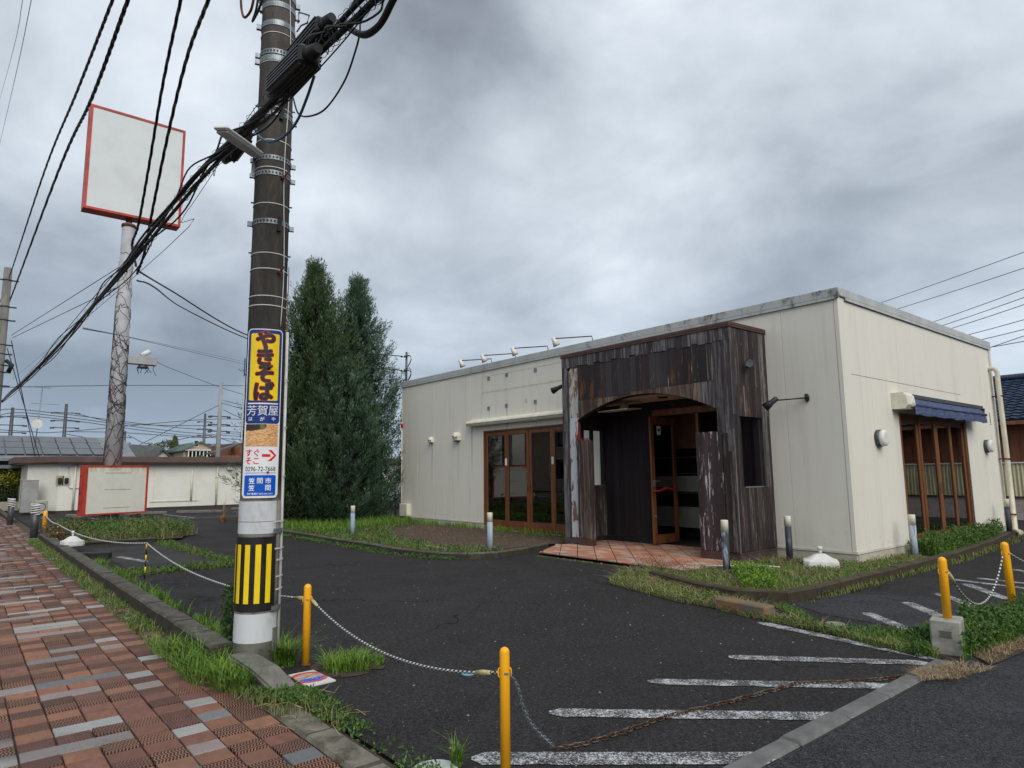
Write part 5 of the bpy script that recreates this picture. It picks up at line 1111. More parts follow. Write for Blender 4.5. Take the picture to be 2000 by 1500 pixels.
_st = q.math('MULTIPLY', q.ss(xs_[2], zb1-.24, zb1-.05), q.ss(q.noise(9, 4, .7, 0, q.map((1, 1, .3))), .4, .6))
m_brd = q.out(q.mix(_st, q.mix(q.ss(_n, .4, .75), (.66, .65, .58), (.58, .58, .53)), (.52, .38, .25)))
box('board_face', m_brd, o, -.019, -wB/2+.057, zb0+.046, -.004, wB/2-.057, zb1-.046)
for f in (.84, .50, .13): z = zb0+(zb1-zb0)*f; box('tape_mark', gen('brown_mark', (.30, .24, .16), None, 8), o, -.0038, -.35, z, -.001, .38, z+.014)
for z in (zb0+.15, zb0+.6, zb1-.3): M_ = MB(); M_.tube([(-tB*.7, -wB/2-.001, z), (-tB*.7, -wB/2-.012, z)], .022, 8); M_.build('bolt', m_black, o)

# ================================================================ BOLLARDS, ROPES, SMALL THINGS
def ybollard(x, y, h, lab, z0=0., r=.030, rings=True, lean=(0, 0)):
    o = thing('yellow_bollard', lab, 'bollard', (x, y, z0), 'yellow posts')
    M_ = MB(); ax = Vector((lean[0], lean[1], 1)).normalized(); p = Vector((x, y, z0-.02)); P = [p, p+ax*(h-r+.02)]; Rr = [r, r]
    for k in range(1, 6): a = pi/2*k/5; P.append(p+ax*(h-r+.02+r*sin(a))); Rr.append(max(.002, r*cos(a)))
    M_.tube(P, Rr, 24); M_.build('post', m_yellow, o)
    for s in (-1, 1):
        c = p+ax*(h-.10); M_ = MB(); d = Vector((R_.x, R_.y, 0)).normalized()*s; M_.tube(spline([c+d*r*.8+Vector((0, 0, .024)), c+d*(r+.006)+Vector((0, 0, .015)), c+d*(r+.006)-Vector((0, 0, .015)), c+d*r*.8-Vector((0, 0, .024))], 3), .004, 6); M_.build('rope_eye', m_yellow, o)
    M_ = MB(); d = -Vector((F_.x, F_.y, 0)).normalized(); s = Vector((-d.y, d.x, 0)); M_.obox(p+ax*(h-.10)+d*(r+.0)+s*.008, s*.02, d*.003, Vector((0, 0, .010))); M_.build('reflector', m_galv, o)
    return p+ax*(h-.10)
b1 = ybollard(-5.34, 2.26, .632, 'yellow post closest to the utility pole, rope tied on both sides')
b2 = ybollard(-2.66, 2.14, .655, 'foreground yellow post with a rope on its left and a chain on its right', r=.0245)
b3 = ybollard(-2.12, 6.42, .50, 'yellow post standing in a concrete block', .265, r=.033)
b4 = ybollard(-2.18, 8.46, .735, 'yellow post nearest the right edge, standing in weeds', r=.036, lean=(-.03, 0))
b5 = ybollard(-22.6, 1.98, .62, 'distant yellow post near the far left footway', r=.055)
M_ = MB(); M_.ring((-5.34, 2.26, .006), .034, .008, 16); tag(M_.build('post_footing', m_rust), 'rusty ring at the foot of the yellow post by the utility pole', 'fitting')
M_ = MB(); M_.cyl((-2.66, 2.14, -.02), .10, .035, 20, .08); tag(M_.build('post_footing', m_conc), 'round concrete footing under the foreground yellow post', 'footing')
M_ = MB(); M_.cyl((-2.18, 8.46, -.02), .16, .06, 20, .13); tag(M_.build('post_footing', m_conc), 'round concrete footing under the yellow post nearest the right edge', 'footing')
# concrete block of b3
M_ = MB(); bx0, bx1, by0, by1 = -2.25, -2.02, 6.27, 6.60
ang = R(12); cb = Vector(((bx0+bx1)/2-.0, (by0+by1)/2, .13)); ua, ub = Vector((cos(ang), sin(ang), 0)), Vector((-sin(ang), cos(ang), 0))
M_.obox(cb, ua*.22, ub*.26, Vector((0, 0, .28)), .012); o = M_.build('concrete_block', m_block); tag(o, 'weathered upright concrete block holding a yellow post', 'concrete block')
fn = -ub; M_ = MB(); c = cb+fn*.131+Vector((0, 0, .03)); 
M_.obox(c+Vector((0, 0, .022)), ua*.09, fn*.004, Vector((0, 0, .006))); M_.obox(c-Vector((0, 0, .022)), ua*.09, fn*.008, Vector((0, 0, .006))); M_.obox(c, ua*.08, fn*.003, Vector((0, 0, .036))); x = M_.build('recess', gen('recess', (.10, .10, .09)), fix=False); x.parent = o
# grey rope posts at the far left
for k, (x, y) in enumerate([(-20.9, 1.62), (-27.4, 1.46)]):
    o = thing('grey_post', ['dark grey post with a frayed rope wound round its top, nearer the footway edge', 'dark grey post with a wound rope at the far left edge'][k], 'post', (x, y, 0), 'grey posts at the far lot corner')
    M_ = MB(); M_.cyl((x, y, -.02), .085, .82, 16); M_.build('post', m_darkgalv, o); M_ = MB(); M_.cyl((x, y, -.02), .2, .04, 12, .16); M_.build('footing', m_conc, o)
    M_ = MB(); M_.tube([(x+(.10+.01*sin(i))*cos(i*.9), y+.10*sin(i*.9), .60+i*.008) for i in range(34)], .018, 5); M_.build('rope_coil', [m_tie, m_black][0], o)
m_rope_w = gen('white_rope', (.60, .60, .58), (.45, .45, .44), 30, .85, bump=0)
def rope(name, P, r, lab, seglen=.022, group=None, knots=(), even=False):
    # resample so each ring pair is one strand width
    L = [0]
    for a, b in zip(P, P[1:]): L.append(L[-1]+(b-a).length)
    n = max(2, int(L[-1]/seglen)); Q = []; j = 0
    for i in range(n+1):
        s = L[-1]*i/n
        while j < len(L)-2 and L[j+1] < s: j += 1
        Q.append(P[j].lerp(P[j+1], (s-L[j])/max(1e-9, L[j+1]-L[j])))
    o = thing(name, lab, 'rope', tuple(P[0]), group); ns = 6; M_ = MB()
    M_.tube(Q, r, ns, True)
    k = 0
    for i in range(len(Q)-1):
        for s in range(ns): M_.mi[k] = ((i+s//2)//2 % 2) if seglen < .016 else (1 if (i+s//2) % 4 == 0 else 0); k += 1
    M_.build('braid', [m_rope_w, m_black], o, fix=False)
    for a, b in knots: M2 = MB(); a, b = Vector(a), Vector(b); M2.tube([a, a.lerp(b, .5), b], [r*1.5, r*1.9, r*1.3], 8); M2.build('whipping', gen('straw_twine', (.55, .46, .24), (.4, .33, .16), 40), o)
    return o
pR = on_z(945, 1282, .0)
rr_ = [b1+Vector((.03, .01, 0))]+[None]*0
def hang(a, b, s, n=24): return sag(a, b, s, n)
k1, k2 = b1+Vector((.03, .02, 0)), b2-Vector((.022, .022, 0))
P = hang(k1, k2, .155, 40); rope('barrier_rope', P, .0075, 'black and white rope sagging between the two nearest yellow posts', .011, knots=[(P[0], P[2]), (P[37], P[39])], even=True)
P = hang(b1-Vector((.04, 0, 0)), Vector((-9.0, 2.0, .42)), .03, 10)
stk = [(-11.42, 2.29, .52), (-18.8, 1.9, .42)]
def tops(): return [Vector(s) for s in stk]
q0 = Vector((-11.42, 2.29, .52))
P = hang(b1-Vector((.04, 0, 0)), q0, .16, 30); rope('barrier_rope', P, .009, 'white rope running behind the utility pole to the thin black and yellow stake', .02, knots=[(P[0], P[1])])
P = hang(q0, Vector((-18.8, 1.9, .45)), .13, 24); rope('barrier_rope', P, .012, 'white rope in the far part of the barrier, from the stake to the weeds', .04)
P = hang(Vector((-18.8, 1.9, .45)), b5, .05, 10); rope('barrier_rope', P, .014, 'short white rope ending at the distant yellow post', .05)
P = hang(b5, Vector((-20.95, 1.62, .70)), .14, 10); rope('barrier_rope', P, .014, 'slack white rope between the distant yellow post and the grey post', .05)
P = hang(b3+Vector((.03, .03, -.01)), b4-Vector((.02, .03, .02)), .36, 40); rope('barrier_rope', P, .0085, 'slack black and white rope between the two right-hand yellow posts', .015, knots=[(P[0], P[3])])
P = hang(b4+Vector((.03, .03, 0)), Vector((-1.6, 11.0, .50)), .25, 20); rope('barrier_rope', P, .008, 'dark rope leaving the rightmost yellow post towards the right edge', .015)
for k, (x, y, z) in enumerate(stk):
    o = thing('barrier_stake', ['thin black and yellow stake holding the rope in the middle of the lot edge', 'thin black and yellow stake in the weeds near the far planter'][k], 'stake', (x, y, 0), 'thin striped stakes')
    for i in range(6): M_ = MB(); M_.cyl((x, y, z/6*i), .011, z/6, 8); M_.build('stake_band', m_black if i % 2 == 0 else m_yel, o)
    M_ = MB(); M_.ring((x, y, z), .016, .006, 10); M_.build('rope_ring', m_blackm, o)
# chains
def linkmesh(L, W_, r, name, m):
    M_ = MB(); n = 12; P = []
    for i in range(n): a = 2*pi*i/n; P.append(Vector((cos(a)*W_/2+0, 0, 0))+Vector((0, (L/2-W_/2)*(1 if sin(a) >= 0 else -1)+sin(a)*W_/2, 0)))
    b = 0; V_ = []; F5 = []
    for i in range(n):
        t = (P[(i+1) % n]-P[i-1]).normalized(); s = t.cross(Vector((0, 0, 1)))
        V_ += [P[i]+(s*cos(2*pi*k/5)+Vector((0, 0, 1))*sin(2*pi*k/5))*r for k in range(5)]
    for i in range(n):
        for k in range(5): F5.append((i*5+k, ((i+1) % n)*5+k, ((i+1) % n)*5+(k+1) % 5, i*5+(k+1) % 5))
    me = bpy.data.meshes.new(name); me.from_pydata([tuple(v) for v in V_], [], F5); me.materials.append(m)
    for p in me.polygons: p.use_smooth = True
    return me
m_chain = gen('rusty_chain', (.15, .13, .115), (.085, .042, .024), 14, .6, .5, lo=.42, hi=.55, bump=.2)
lm = linkmesh(.046, .026, .0042, 'chain_link', m_chain); lm2 = linkmesh(.034, .019, .003, 'chain_link_steel', m_galv)
def chain(lab, P, pitch, me, roll=None):
    o = thing('chain', lab, 'chain', tuple(P[0])); off = ROOT[o.name]; L = [0]
    for a, b in zip(P, P[1:]): L.append(L[-1]+(b-a).length)
    n = int(L[-1]/pitch); j = 0
    for i in range(n):
        s = pitch*(i+.5)
        while j < len(L)-2 and L[j+1] < s: j += 1
        p = P[j].lerp(P[j+1], (s-L[j])/max(1e-9, L[j+1]-L[j])); d = (P[j+1]-P[j]).normalized(); c = bpy.data.objects.new('link', me); COL.objects.link(c); c.parent = o
        e = d.to_track_quat('Y', 'Z') @ Matrix.Rotation((.5 if i % 2 else -1.1)+random.uniform(-.15, .15), 4, 'Y').to_quaternion()
        c.rotation_mode = 'QUATERNION'; c.rotation_quaternion = e; c.location = p-off
gz = [on_z(x, y, .012) for x, y in [(1085, 1462), (1140, 1452), (1220, 1428), (1300, 1400), (1400, 1376), (1500, 1350), (1560, 1335), (1640, 1331), (1720, 1326), (1775, 1318), (1815, 1314)]]
P = spline(gz, 8); P = [p+Vector((.006*sin(i*1.7), .006*cos(i*1.3), 0)) for i, p in enumerate(P)]
chain('rusty chain lying on the asphalt across the white stripes', P, .034, lm)
hc = [b2+Vector((.02, .02, -.005)), b2+Vector((.06, .06, -.22)), b2+Vector((.14, .14, -.42))]
P = spline([b2+Vector((.022, .022, -.01)), on_y(1012, 1345, 2.24), on_y(1035, 1410, 2.36), on_z(1085, 1462, .014)], 14); chain('steel chain hanging from the foreground yellow post to the ground', P, .025, lm2)
# garden light bollards
def lightb(x, y, lab, z0, m, h=.72, r=.052):
    o = thing('light_bollard', lab, 'bollard light', (x, y, z0), 'white-topped light bollards round the building')
    M_ = MB(); M_.cyl((x, y, z0-.05), r, h-.17+.05, 20); M_.build('post', m, o)
    M_ = MB(); M_.tube([(x, y, z0+h-.17), (x, y, z0+h-.165)], r*.9, 20); M_.tube([(x, y, z0+h-.165), (x, y, z0+h-.01), (x, y, z0+h)], [r*1.02, r*1.02, r*.94], 20); M_.build('lamp_cap', m_cream, o)
m_pb = gen('faded_blue_grey', (.26, .33, .42), (.40, .43, .46), 5, .7, stretch=(1, 1, .35), lo=.4, hi=.6); m_pk = gen('faded_black', (.035, .042, .055), (.20, .235, .29), 6, .6, stretch=(1, 1, .3), lo=.52, hi=.72)
m_pk2 = gen('faded_black_streaked', (.03, .036, .05), (.36, .41, .48), 7, .65, stretch=(1, 1, .22), lo=.46, hi=.58)
lightb(-14.93, 7.39, 'pale blue-grey light bollard with white top in front of the conifers', .05, m_pb)
lightb(-10.10, 7.80, 'pale blue-grey light bollard with white top in front of the folding doors', .05, m_pb)
lightb(-5.65, 8.68, 'mottled black and white light bollard in front of the right pier of the porch', .04, m_pk2, .75)
lightb(-5.66, 10.50, 'dark light bollard with white top against the wall right of the porch', .06, m_pk, .70)
lightb(-4.47, 12.35, 'dark light bollard with white top between the corner and the side folding doors', .06, m_pk2, .68)
lightb(-4.50, 17.75, 'dark light bollard with white top at the far end of the side wall', .08, m_pk, .74)
lightb(-19.9, 8.60, 'dark light bollard half hidden under the conifers', .05, m_pk)
# parasol bases
def pbase(x, y, z, rz, lab, s=1.):
    o = thing('parasol_base', lab, 'parasol base', (x, y, z), 'white parasol bases', rz); M_ = MB(); k = 16; pr = []
    w = .26*s; 
    def sq(w_, zz, c): return [(w_*a*(1-c*(abs(b) > .99 and abs(a) > .99)), w_*b*(1-c*(abs(b) > .99 and abs(a) > .99)), zz) for a, b in [(-.7, -1), (.7, -1), (1, -.7), (1, .7), (.7, 1), (-.7, 1), (-1, .7), (-1, -.7)]]
    lay_ = [sq(w*.97, 0, 0), sq(w, .03, 0), sq(w*.98, .10, 0), sq(w*.70, .125, 0), sq(w*.40, .175, 0), sq(w*.24, .195, 0)]; V_ = [p for l in lay_ for p in l]
    F6 = [(l*8+i, l*8+(i+1) % 8, (l+1)*8+(i+1) % 8, (l+1)*8+i) for l in range(5) for i in range(8)]+[tuple(range(8)), tuple(range(40, 48))]
    ROOT[o.name] = Vector(); M_.add(V_, F6); M_.build('tank', m_white, o, bevel=.006)
    M_ = MB(); M_.cyl((0, 0, .19), .028*s, .09, 12); M_.cyl((0, 0, .255), .04*s, .05, 12); M_.build('socket', m_white, o)
    M_ = MB(); M_.cyl((.17*s, .12*s, .085), .02, .03, 8); M_.build('filler_cap', m_white, o)
pbase(-5.02, 10.22, .04, .5, 'white plastic parasol base on the grass at the building corner', .95)
pbase(-16.6, 1.95, .12, .2, 'white plastic parasol base on the kerb near the footway', .72)
# wheel stop, loose kerb blocks, plate, caps
M_ = MB(); a, b = on_z(140, 1093), on_z(206, 1091); d = (b-a).normalized(); M_.obox((a+b)/2+Vector((0, 0, .055)), d*.75, Vector((-d.y, d.x, 0))*.14, Vector((0, 0, .13)), .015); tag(M_.build('wheel_stop', m_black), 'black rubber wheel stop by the footway kerb', 'wheel stop')
for k, (a, b) in enumerate([((240, 1006), (330, 1004)), ((340, 1003), (440, 1001)), ((130, 1010), (160, 1012)), ((448, 997), (500, 995))]):
    a, b = on_z(*a), on_z(*b); d = (b-a); M_ = MB(); M_.obox((a+b)/2+Vector((0, 0, .06)), d*.9, Vector((-d.y, d.x, 0)).normalized()*.16, Vector((0, 0, .12)), .02); tag(M_.build('wheel_stop', m_conc), 'low concrete wheel stop in front of the long white building, '+['second', 'third', 'first', 'fourth'][k]+' from the left', 'wheel stop', 'wheel stops by the long white building')
M_ = MB(); a, b = on_z(1402, 1190), on_z(1500, 1210); d = b-a; M_.obox((a+b)/2+Vector((0, 0, .055))+Vector((0, .05, 0)), d*1.0, Vector((-d.y, d.x, 0)).normalized()*.17, Vector((0, 0, .14)), .015); tag(M_.build('loose_kerb_block', gen('orange_mossed_block', (.22, .12, .06), (.12, .11, .09), 5, .9, bump=.5)), 'loose orange-stained kerb block at the corner of the planting bed', 'kerb block')
q = NM('red_circle_print', .6); _p = on_z(604, 1326); v = q.map((1, 1, 1), (-_p.x, -_p.y, 0)); xs_ = q.xyz(v)
_r = q.math('SQRT', q.math('ADD', q.math('MULTIPLY', xs_[0], xs_[0]), q.math('MULTIPLY', xs_[1], xs_[1]))); _n = q.noise(14, 4)
_c = q.mix(q.ss(_n, .42, .5), (.50, .36, .22), (.36, .27, .22)); _c = q.mix(q.ss(xs_[0], .02, .035), _c, (.02, .10, .55)); _c = q.mix(q.ss(_r, .105, .11), _c, (.60, .04, .02)); _c = q.mix(q.ss(_r, .14, .145), _c, (.60, .60, .58))
_c = q.mix(q.ss(q.noise(40, 4, .7), .56, .62, 0, .7), _c, (.55, .54, .52)); m_plate = q.out(_c)
pc_ = _p; M_ = MB(); cs = [on_z(x, y, .012) for x, y in [(563, 1318), (612, 1308), (656, 1328), (600, 1341)]]; M_.add([tuple(c) for c in cs]+[(c.x, c.y, .002) for c in cs], [(0, 1, 2, 3), (7, 6, 5, 4)]+[(i, i+4, (i+1) % 4+4, (i+1) % 4) for i in range(4)]); tag(M_.build('fallen_plate', m_plate), 'white plate with a worn red ring lying beside the kerb end', 'plate')
p = on_z(915, 1317); M_ = MB(); M_.cyl((p.x, p.y, -.01), .062, .014, 24); o = M_.build('valve_rim', m_black); tag(o, 'small round light-blue valve cap set in the asphalt', 'valve cap'); M_ = MB(); M_.cyl((p.x, p.y, .004), .052, .004, 24); x = M_.build('valve_cap', gen('pale_blue_cap', (.13, .36, .45), (.10, .28, .36), 12)); x.parent = o
p = on_z(850, 1508); M_ = MB(); M_.cyl((p.x, p.y, -.01), .115, .025, 32); tag(M_.build('round_cover', gen('pale_grey_cover', (.48, .53, .50), (.40, .44, .42), 6)), 'round pale grey cover at the bottom edge of the photo', 'cover')
p = on_z(1632, 1226); M_ = MB(); M_.cyl((p.x, p.y, -.01), .10, .05, 20, .085); tag(M_.build('stone_lid', m_block), 'flat pale round stone in the weeds between the two lots', 'stone')
M_ = MB(); M_.tube(spline([(-6.05, 8.75, .09), (-5.7, 8.95, .11), (-5.5, 9.25, .10), (-5.2, 9.35, .10)], 6), .012, 8); tag(M_.build('white_hose', m_tie), 'white hose lying in the grass by the right pier of the porch', 'hose')
M_ = MB(); M_.tube([(-10.28, 10.2, .06), (-10.2, 10.5, 1.2)], .022, 10); tag(M_.build('leaning_pipe', m_pb), 'pale pipe leaning at the left side of the porch', 'pipe')

# ================================================================ BACKGROUND BUILDINGS
o = thing('long_white_building', 'long low white building with a brown roof edge across the parking lot', 'building', (-34.8, 3, 0))
ly0, ly1 = 3.42, 21.
M_ = MB(); M_.prism([(-34.8, ly0), (-34.8, ly1), (-40, ly1), (-40, 2.4), (-36.2, 2.4)], 2.0, 'z', .12); M_.build('wall', m_wallw, o)
M_ = MB(); M_.prism([(-34.83, ly0), (-34.83, ly1), (-39.9, ly1), (-39.9, 2.5), (-36.1, 2.5)], .14, 'z', -.02); M_.build('base', m_darkwall, o)
M_ = MB(); M_.prism([(-34.45, ly0-.1), (-34.45, ly1), (-40.3, ly1), (-40.3, 2.0), (-36.3, 2.0)], .05, 'z', 2.13); M_.prism([(-34.4, ly0-.15), (-34.4, ly1), (-40.4, ly1), (-40.4, 1.9), (-36.4, 1.9)], .26, 'z', 2.185); M_.build('roof_edge', m_roofbrown, o)
for y in (4.0, 9.9, 8.75, 14.2): M_ = MB(); M_.tube([(-34.74, y, .15 if y != 8.75 else .4), (-34.74, y, 2.1 if y != 8.75 else 1.85)], .045, 8); M_.build('downpipe', m_cream, o)
M_ = MB(); M_.tube([(-34.76, 3.75, 2.0), (-34.76, 3.75, 1.2), (-34.76, 3.85, 1.08), (-34.76, 4.2, 1.08), (-34.76, 4.28, 1.15), (-34.76, 4.28, 2.05)], .018, 6); M_.build('meter_conduit', m_tie, o)
for y, m in ((on_x(117, 935, -34.76).y, gen('yellowed_board', (.42, .36, .2))), (on_x(130, 935, -34.76).y, m_soffit)):
    M_ = MB(); M_.box(-34.8, y-.14, 1.22, -34.76, y+.14, 1.62); x = M_.build('meter_board', m, o, fix=False); M_ = MB(); M_.box(-34.76, y-.075, 1.28, -34.66, y+.075, 1.52, c=.02); M_.build('meter', m_blackm, x)
M_ = MB(); M_.box(-34.8, 10.35, 1.82, -34.62, 10.6, 1.96, c=.02); M_.build('wall_light', m_tie, o)
M_ = MB(); M_.box(-34.8, 7.0, .36, -34.77, 9.1, .40); M_.build('trim_strip', m_soffit, o, fix=False)
M_ = MB(); M_.obox(Vector((-35.55, 3.02, 1.2)), Vector((-.5, -.47, 0)).normalized()*.40, Vector((.02, -.02, 0)), Vector((0, 0, .95))); M_.build('side_window', m_panes, o, fix=False)
for k in range(1, 9): box('wall_joint', m_soffit, o, -34.8, ly0+k*1.85, .14, -34.796, ly0+k*1.85+.012, 2.1)
M_ = MB(); M_.box(-35.2, 2.15, .1, -34.7, 2.72, 1.42, c=.01); M_.box(-35.22, 2.13, 1.42, -34.68, 2.74, 1.45); tag(M_.build('outdoor_cabinet', gen('grey_cabinet', (.33, .33, .32), None, 3)), 'tall grey outdoor cabinet beside the long white building', 'cabinet')
M_ = MB(); M_.box(-34.5, 2.6, .05, -34.2, 3.05, .6, c=.02); o = M_.build('condenser_unit', gen('beige_unit', (.40, .39, .34))); tag(o, 'small beige outdoor unit at the corner of the long white building', 'air conditioner'); M_ = MB(); M_.ring((-34.19, 2.82, .3), .16, .012, 16, 4); x = M_.build('fan_guard', m_darkgalv)
x.data.transform(Matrix.Translation((-34.19, 2.82, .33)) @ Matrix.Rotation(pi/2, 4, 'Y') @ Matrix.Translation((34.19, -2.82, -.3))); x.parent = o
# solar-roof house
o = thing('solar_roof_house', 'house with a grey roof covered in solar panels at the far left', 'house', (-44, 4, 0))
e0, e1, g0, g1 = on_x(-60, 895, -42), on_x(268, 896, -42), on_x(-60, 849, -46), on_x(240, 856, -46)
M_ = MB(); M_.add([e0, e1, g1, g0], [(0, 1, 2, 3)]); M_.add([e0-Vector((0, 0, .12)), e1-Vector((0, 0, .12)), e1, e0], [(0, 1, 2, 3)]); M_.add([e1, e1-Vector((0, 0, .12)), Vector((-50, e1.y, e1.z-.12)), Vector((-50, e1.y, e1.z)), g1], [(0, 1, 2, 3), (0, 3, 4)]); M_.build('roof', m_roofgrey, o, fix=False)
M_ = MB(); M_.box(-50, -6, 0, -42.6, 7.6, e1.z-.1); M_.build('wall', m_darkwall, o, fix=False)
nrm = (e1-e0).cross(g0-e0).normalized(); nrm = nrm if nrm.z > 0 else -nrm
def onroof(u, v): return (e0.lerp(e1, u)).lerp(g0.lerp(g1, u), v)
xs6 = [-60, -28, 5, 41, 75, 110, 143, 177, 206]
for c in range(8):
    for r in range(3):
        ua_, ub_ = [(x+60)/328 for x in (xs6[c]+1.5, xs6[c+1]-1.5)]; va, vb = .12+r*.27, .12+(r+1)*.27-.012
        P4 = [onroof(ua_, va)+nrm*.09, onroof(ub_, va)+nrm*.09, onroof(ub_*.985+.002, vb)+nrm*.09, onroof(ua_*.985+.002, vb)+nrm*.09]
        M_ = MB(); M_.add(P4+[p-nrm*.05 for p in P4], [(0, 1, 2, 3), (7, 6, 5, 4)]+[(i, i+4, (i+1) % 4+4, (i+1) % 4) for i in range(4)]); M_.build('solar_panel', m_solar, o)
z_ = on_x(0, 915, -41).z; box('lower_roof', m_roofgrey, o, -42.5, -4, z_, -40.6, 3.6, z_+.16); box('awning', m_blue, o, -42.5, 2.3, z_-.32, -41.4, 4.3, z_-.12); box('awning_edge', m_white, o, -41.39, 2.3, z_-.36, -41.36, 4.3, z_-.30)
box('window', m_panes, o, -42.59, 2.6, .9, -42.55, 3.9, 1.7)
ax_, ay_ = -44.5, on_x(68, 860, -44.5).y
o = thing('tv_antenna', 'thin rooftop antenna mast with a small white dish on the solar-roofed house', 'antenna', (ax_, ay_, 3)); tz = on_x(73, 756, ax_).z
M_ = MB(); M_.tube([(ax_, ay_, 2.6), (ax_, ay_+.15, tz)], .025, 6); M_.build('mast', m_galv, o)
M_ = MB(); M_.tube([(ax_, ay_-.45, tz), (ax_, ay_+.55, tz-.02)], .015, 5); M_.tube([(ax_, ay_-.3, tz-.9), (ax_, ay_+1.0, tz-.92)], .012, 5)
for k in range(6): M_.tube([(ax_-.3, ay_-.4+k*.16, tz), (ax_+.3, ay_-.4+k*.16, tz)], .008, 4)
M_.build('elements', m_galv, o)
dz_ = on_x(67, 828, ax_).z; M_ = MB(); M_.tube([(ax_+.1, ay_+.02, dz_), (ax_+.16, ay_+.02, dz_)], [.22, .25], 18); M_.build('dish', m_white, o)
# hedge, mesh fence and low wall at the far left
def leaves(name, pts, size, m, parent=None, kind='stuff', up=.3, aspect=.45, seed=1):
    rg = np.random.default_rng(seed); P = np.asarray(pts, float); n = len(P); d = rg.normal(size=(n, 3)); d[:, 2] += up; d /= np.linalg.norm(d, axis=1)[:, None]
    w = np.cross(d, rg.normal(size=(n, 3))); w /= np.linalg.norm(w, axis=1)[:, None]; s = (size*rg.uniform(.6, 1.3, n))[:, None]
    V_ = np.stack([P, P+d*s*.5+w*s*aspect*.5, P+d*s, P+d*s*.5-w*s*aspect*.5], 1).reshape(-1, 3); i = np.arange(n)*4
    return npmesh(name, V_, np.stack([i, i+1, i+2, i+3], 1), m, parent, kind, True)
def blob(c, r, n, seed=0, shell=.55):
    rg = np.random.default_rng(seed); d = rg.normal(size=(n, 3)); d /= np.linalg.norm(d, axis=1)[:, None]
    lump = 1+.22*np.sin(d[:, 0]*5+seed)*np.cos(d[:, 1]*4+seed*2)+.15*np.sin(d[:, 2]*7+seed)
    return np.array(c)+d*np.array(r)*(rg.uniform(shell, 1, n)*lump)[:, None]
o = thing('hedge', 'dark hedge with yellow-green tips in front of the solar-roofed house', 'hedge', (-41, 1.5, 0))
pts = np.concatenate([blob((-41.3, 1.2-k*1.1+.9, 1.15+.2*sin(k*2.)), (.7, .9, .65), 1500, k) for k in range(6)]); leaves('foliage', pts, .12, m_hedge, o)
leaves('foliage_tips', np.concatenate([blob((-41.0, 2.1, 1.55), (.5, .8, .45), 900, 9), blob((-41.0, 3.0, 1.25), (.4, .5, .4), 500, 4)]), .12, m_yelbush, o)
M_ = MB()
for k in range(5): M_.tube([(-41.3, 1.9-k*1.1, 0), (-41.3, 1.9-k*1.1, 1.0)], .03, 5)
M_.build('stem', m_bark, o)
box_ = box('retaining_wall', m_plinth, None, -40.6, -8, 0, -40.35, 2.45, .42); tag(box_, 'low cream retaining wall at the far left under the mesh fence', 'wall')
o = thing('mesh_fence', 'green wire mesh fence on the low wall at the far left', 'fence', (-40.5, 0, .42)); M_ = MB()
mg = gen('green_wire', (.06, .11, .09)); 
for y in np.arange(-5, 2.5, .12): M_.tube([(-40.5, y, .42), (-40.5, y, 1.12)], .006, 3)
for z in np.arange(.5, 1.15, .1): M_.tube([(-40.5, -5, z), (-40.5, 2.45, z)], .006, 3)
M_.build('mesh', mg, o); 
for y in (-3, -1, .95, 2.4): M_ = MB(); M_.tube([(-40.45, y, .4), (-40.45, y, 1.18)], .025, 6); M_.build('post', gen('green_post', (.14, .19, .13)), o)
def house(name, lab, x0, x1, y0, y1, zw, zr, mw, mr, axis='x', wins=(), over=.4, base=0., cat='house'):
    o = thing(name, lab, cat, ((x0+x1)/2, (y0+y1)/2, 0)); box('wall', mw, o, x0, y0, base, x1, y1, zw)
    M_ = MB(); th = .12
    if axis == 'x':   # ridge runs along x
        ym = (y0+y1)/2
        for s, ye in ((-1, y0-over), (1, y1+over)):
            ze = zw-(zr-zw)*over/((y1-y0)/2)
            M_.add([(x0-over, ye, ze), (x1+over, ye, ze), (x1+over, ym, zr), (x0-over, ym, zr), (x0-over, ye, ze+th), (x1+over, ye, ze+th), (x1+over, ym, zr+th), (x0-over, ym, zr+th)], [(0, 1, 2, 3), (4, 5, 6, 7), (0, 1, 5, 4), (0, 3, 7, 4), (1, 2, 6, 5)])
        g = MB(); g.prism([(y0, zw), (y1, zw), (ym, zr)], x1-x0, 'x', x0); g.build('gable', mw, o)
    else:
        xm = (x0+x1)/2
        for s, xe in ((-1, x0-over), (1, x1+over)):
            ze = zw-(zr-zw)*over/((x1-x0)/2)
            M_.add([(xe, y0-over, ze), (xe, y1+over, ze), (xm, y1+over, zr), (xm, y0-over, zr), (xe, y0-over, ze+th), (xe, y1+over, ze+th), (xm, y1+over, zr+th), (xm, y0-over, zr+th)], [(0, 1, 2, 3), (4, 5, 6, 7), (0, 1, 5, 4), (0, 3, 7, 4), (1, 2, 6, 5)])
        g = MB(); g.prism([(x0, zw), (x1, zw), (xm, zr)], y1-y0, 'y', y0); g.build('gable', mw, o)
    M_.build('roof', mr, o)
    for face, u, z, w, h in wins:
        def fb(M_, d0, d1, m_):
            if face == '+x': M_.box(x1+d0, u-w/2-m_, z-m_, x1+d1, u+w/2+m_, z+h+m_)
            elif face == '-y': M_.box(u-w/2-m_, y0-d1, z-m_, u+w/2+m_, y0-d0, z+h+m_)
            elif face == '+y': M_.box(u-w/2-m_, y1+d0, z-m_, u+w/2+m_, y1+d1, z+h+m_)
        M_ = MB(); fb(M_, .0, .05, .06); f = M_.build('window', m_white, o, fix=False); M_ = MB(); fb(M_, .05, .06, 0); M_.build('pane', m_panes, f, fix=False)
    return o
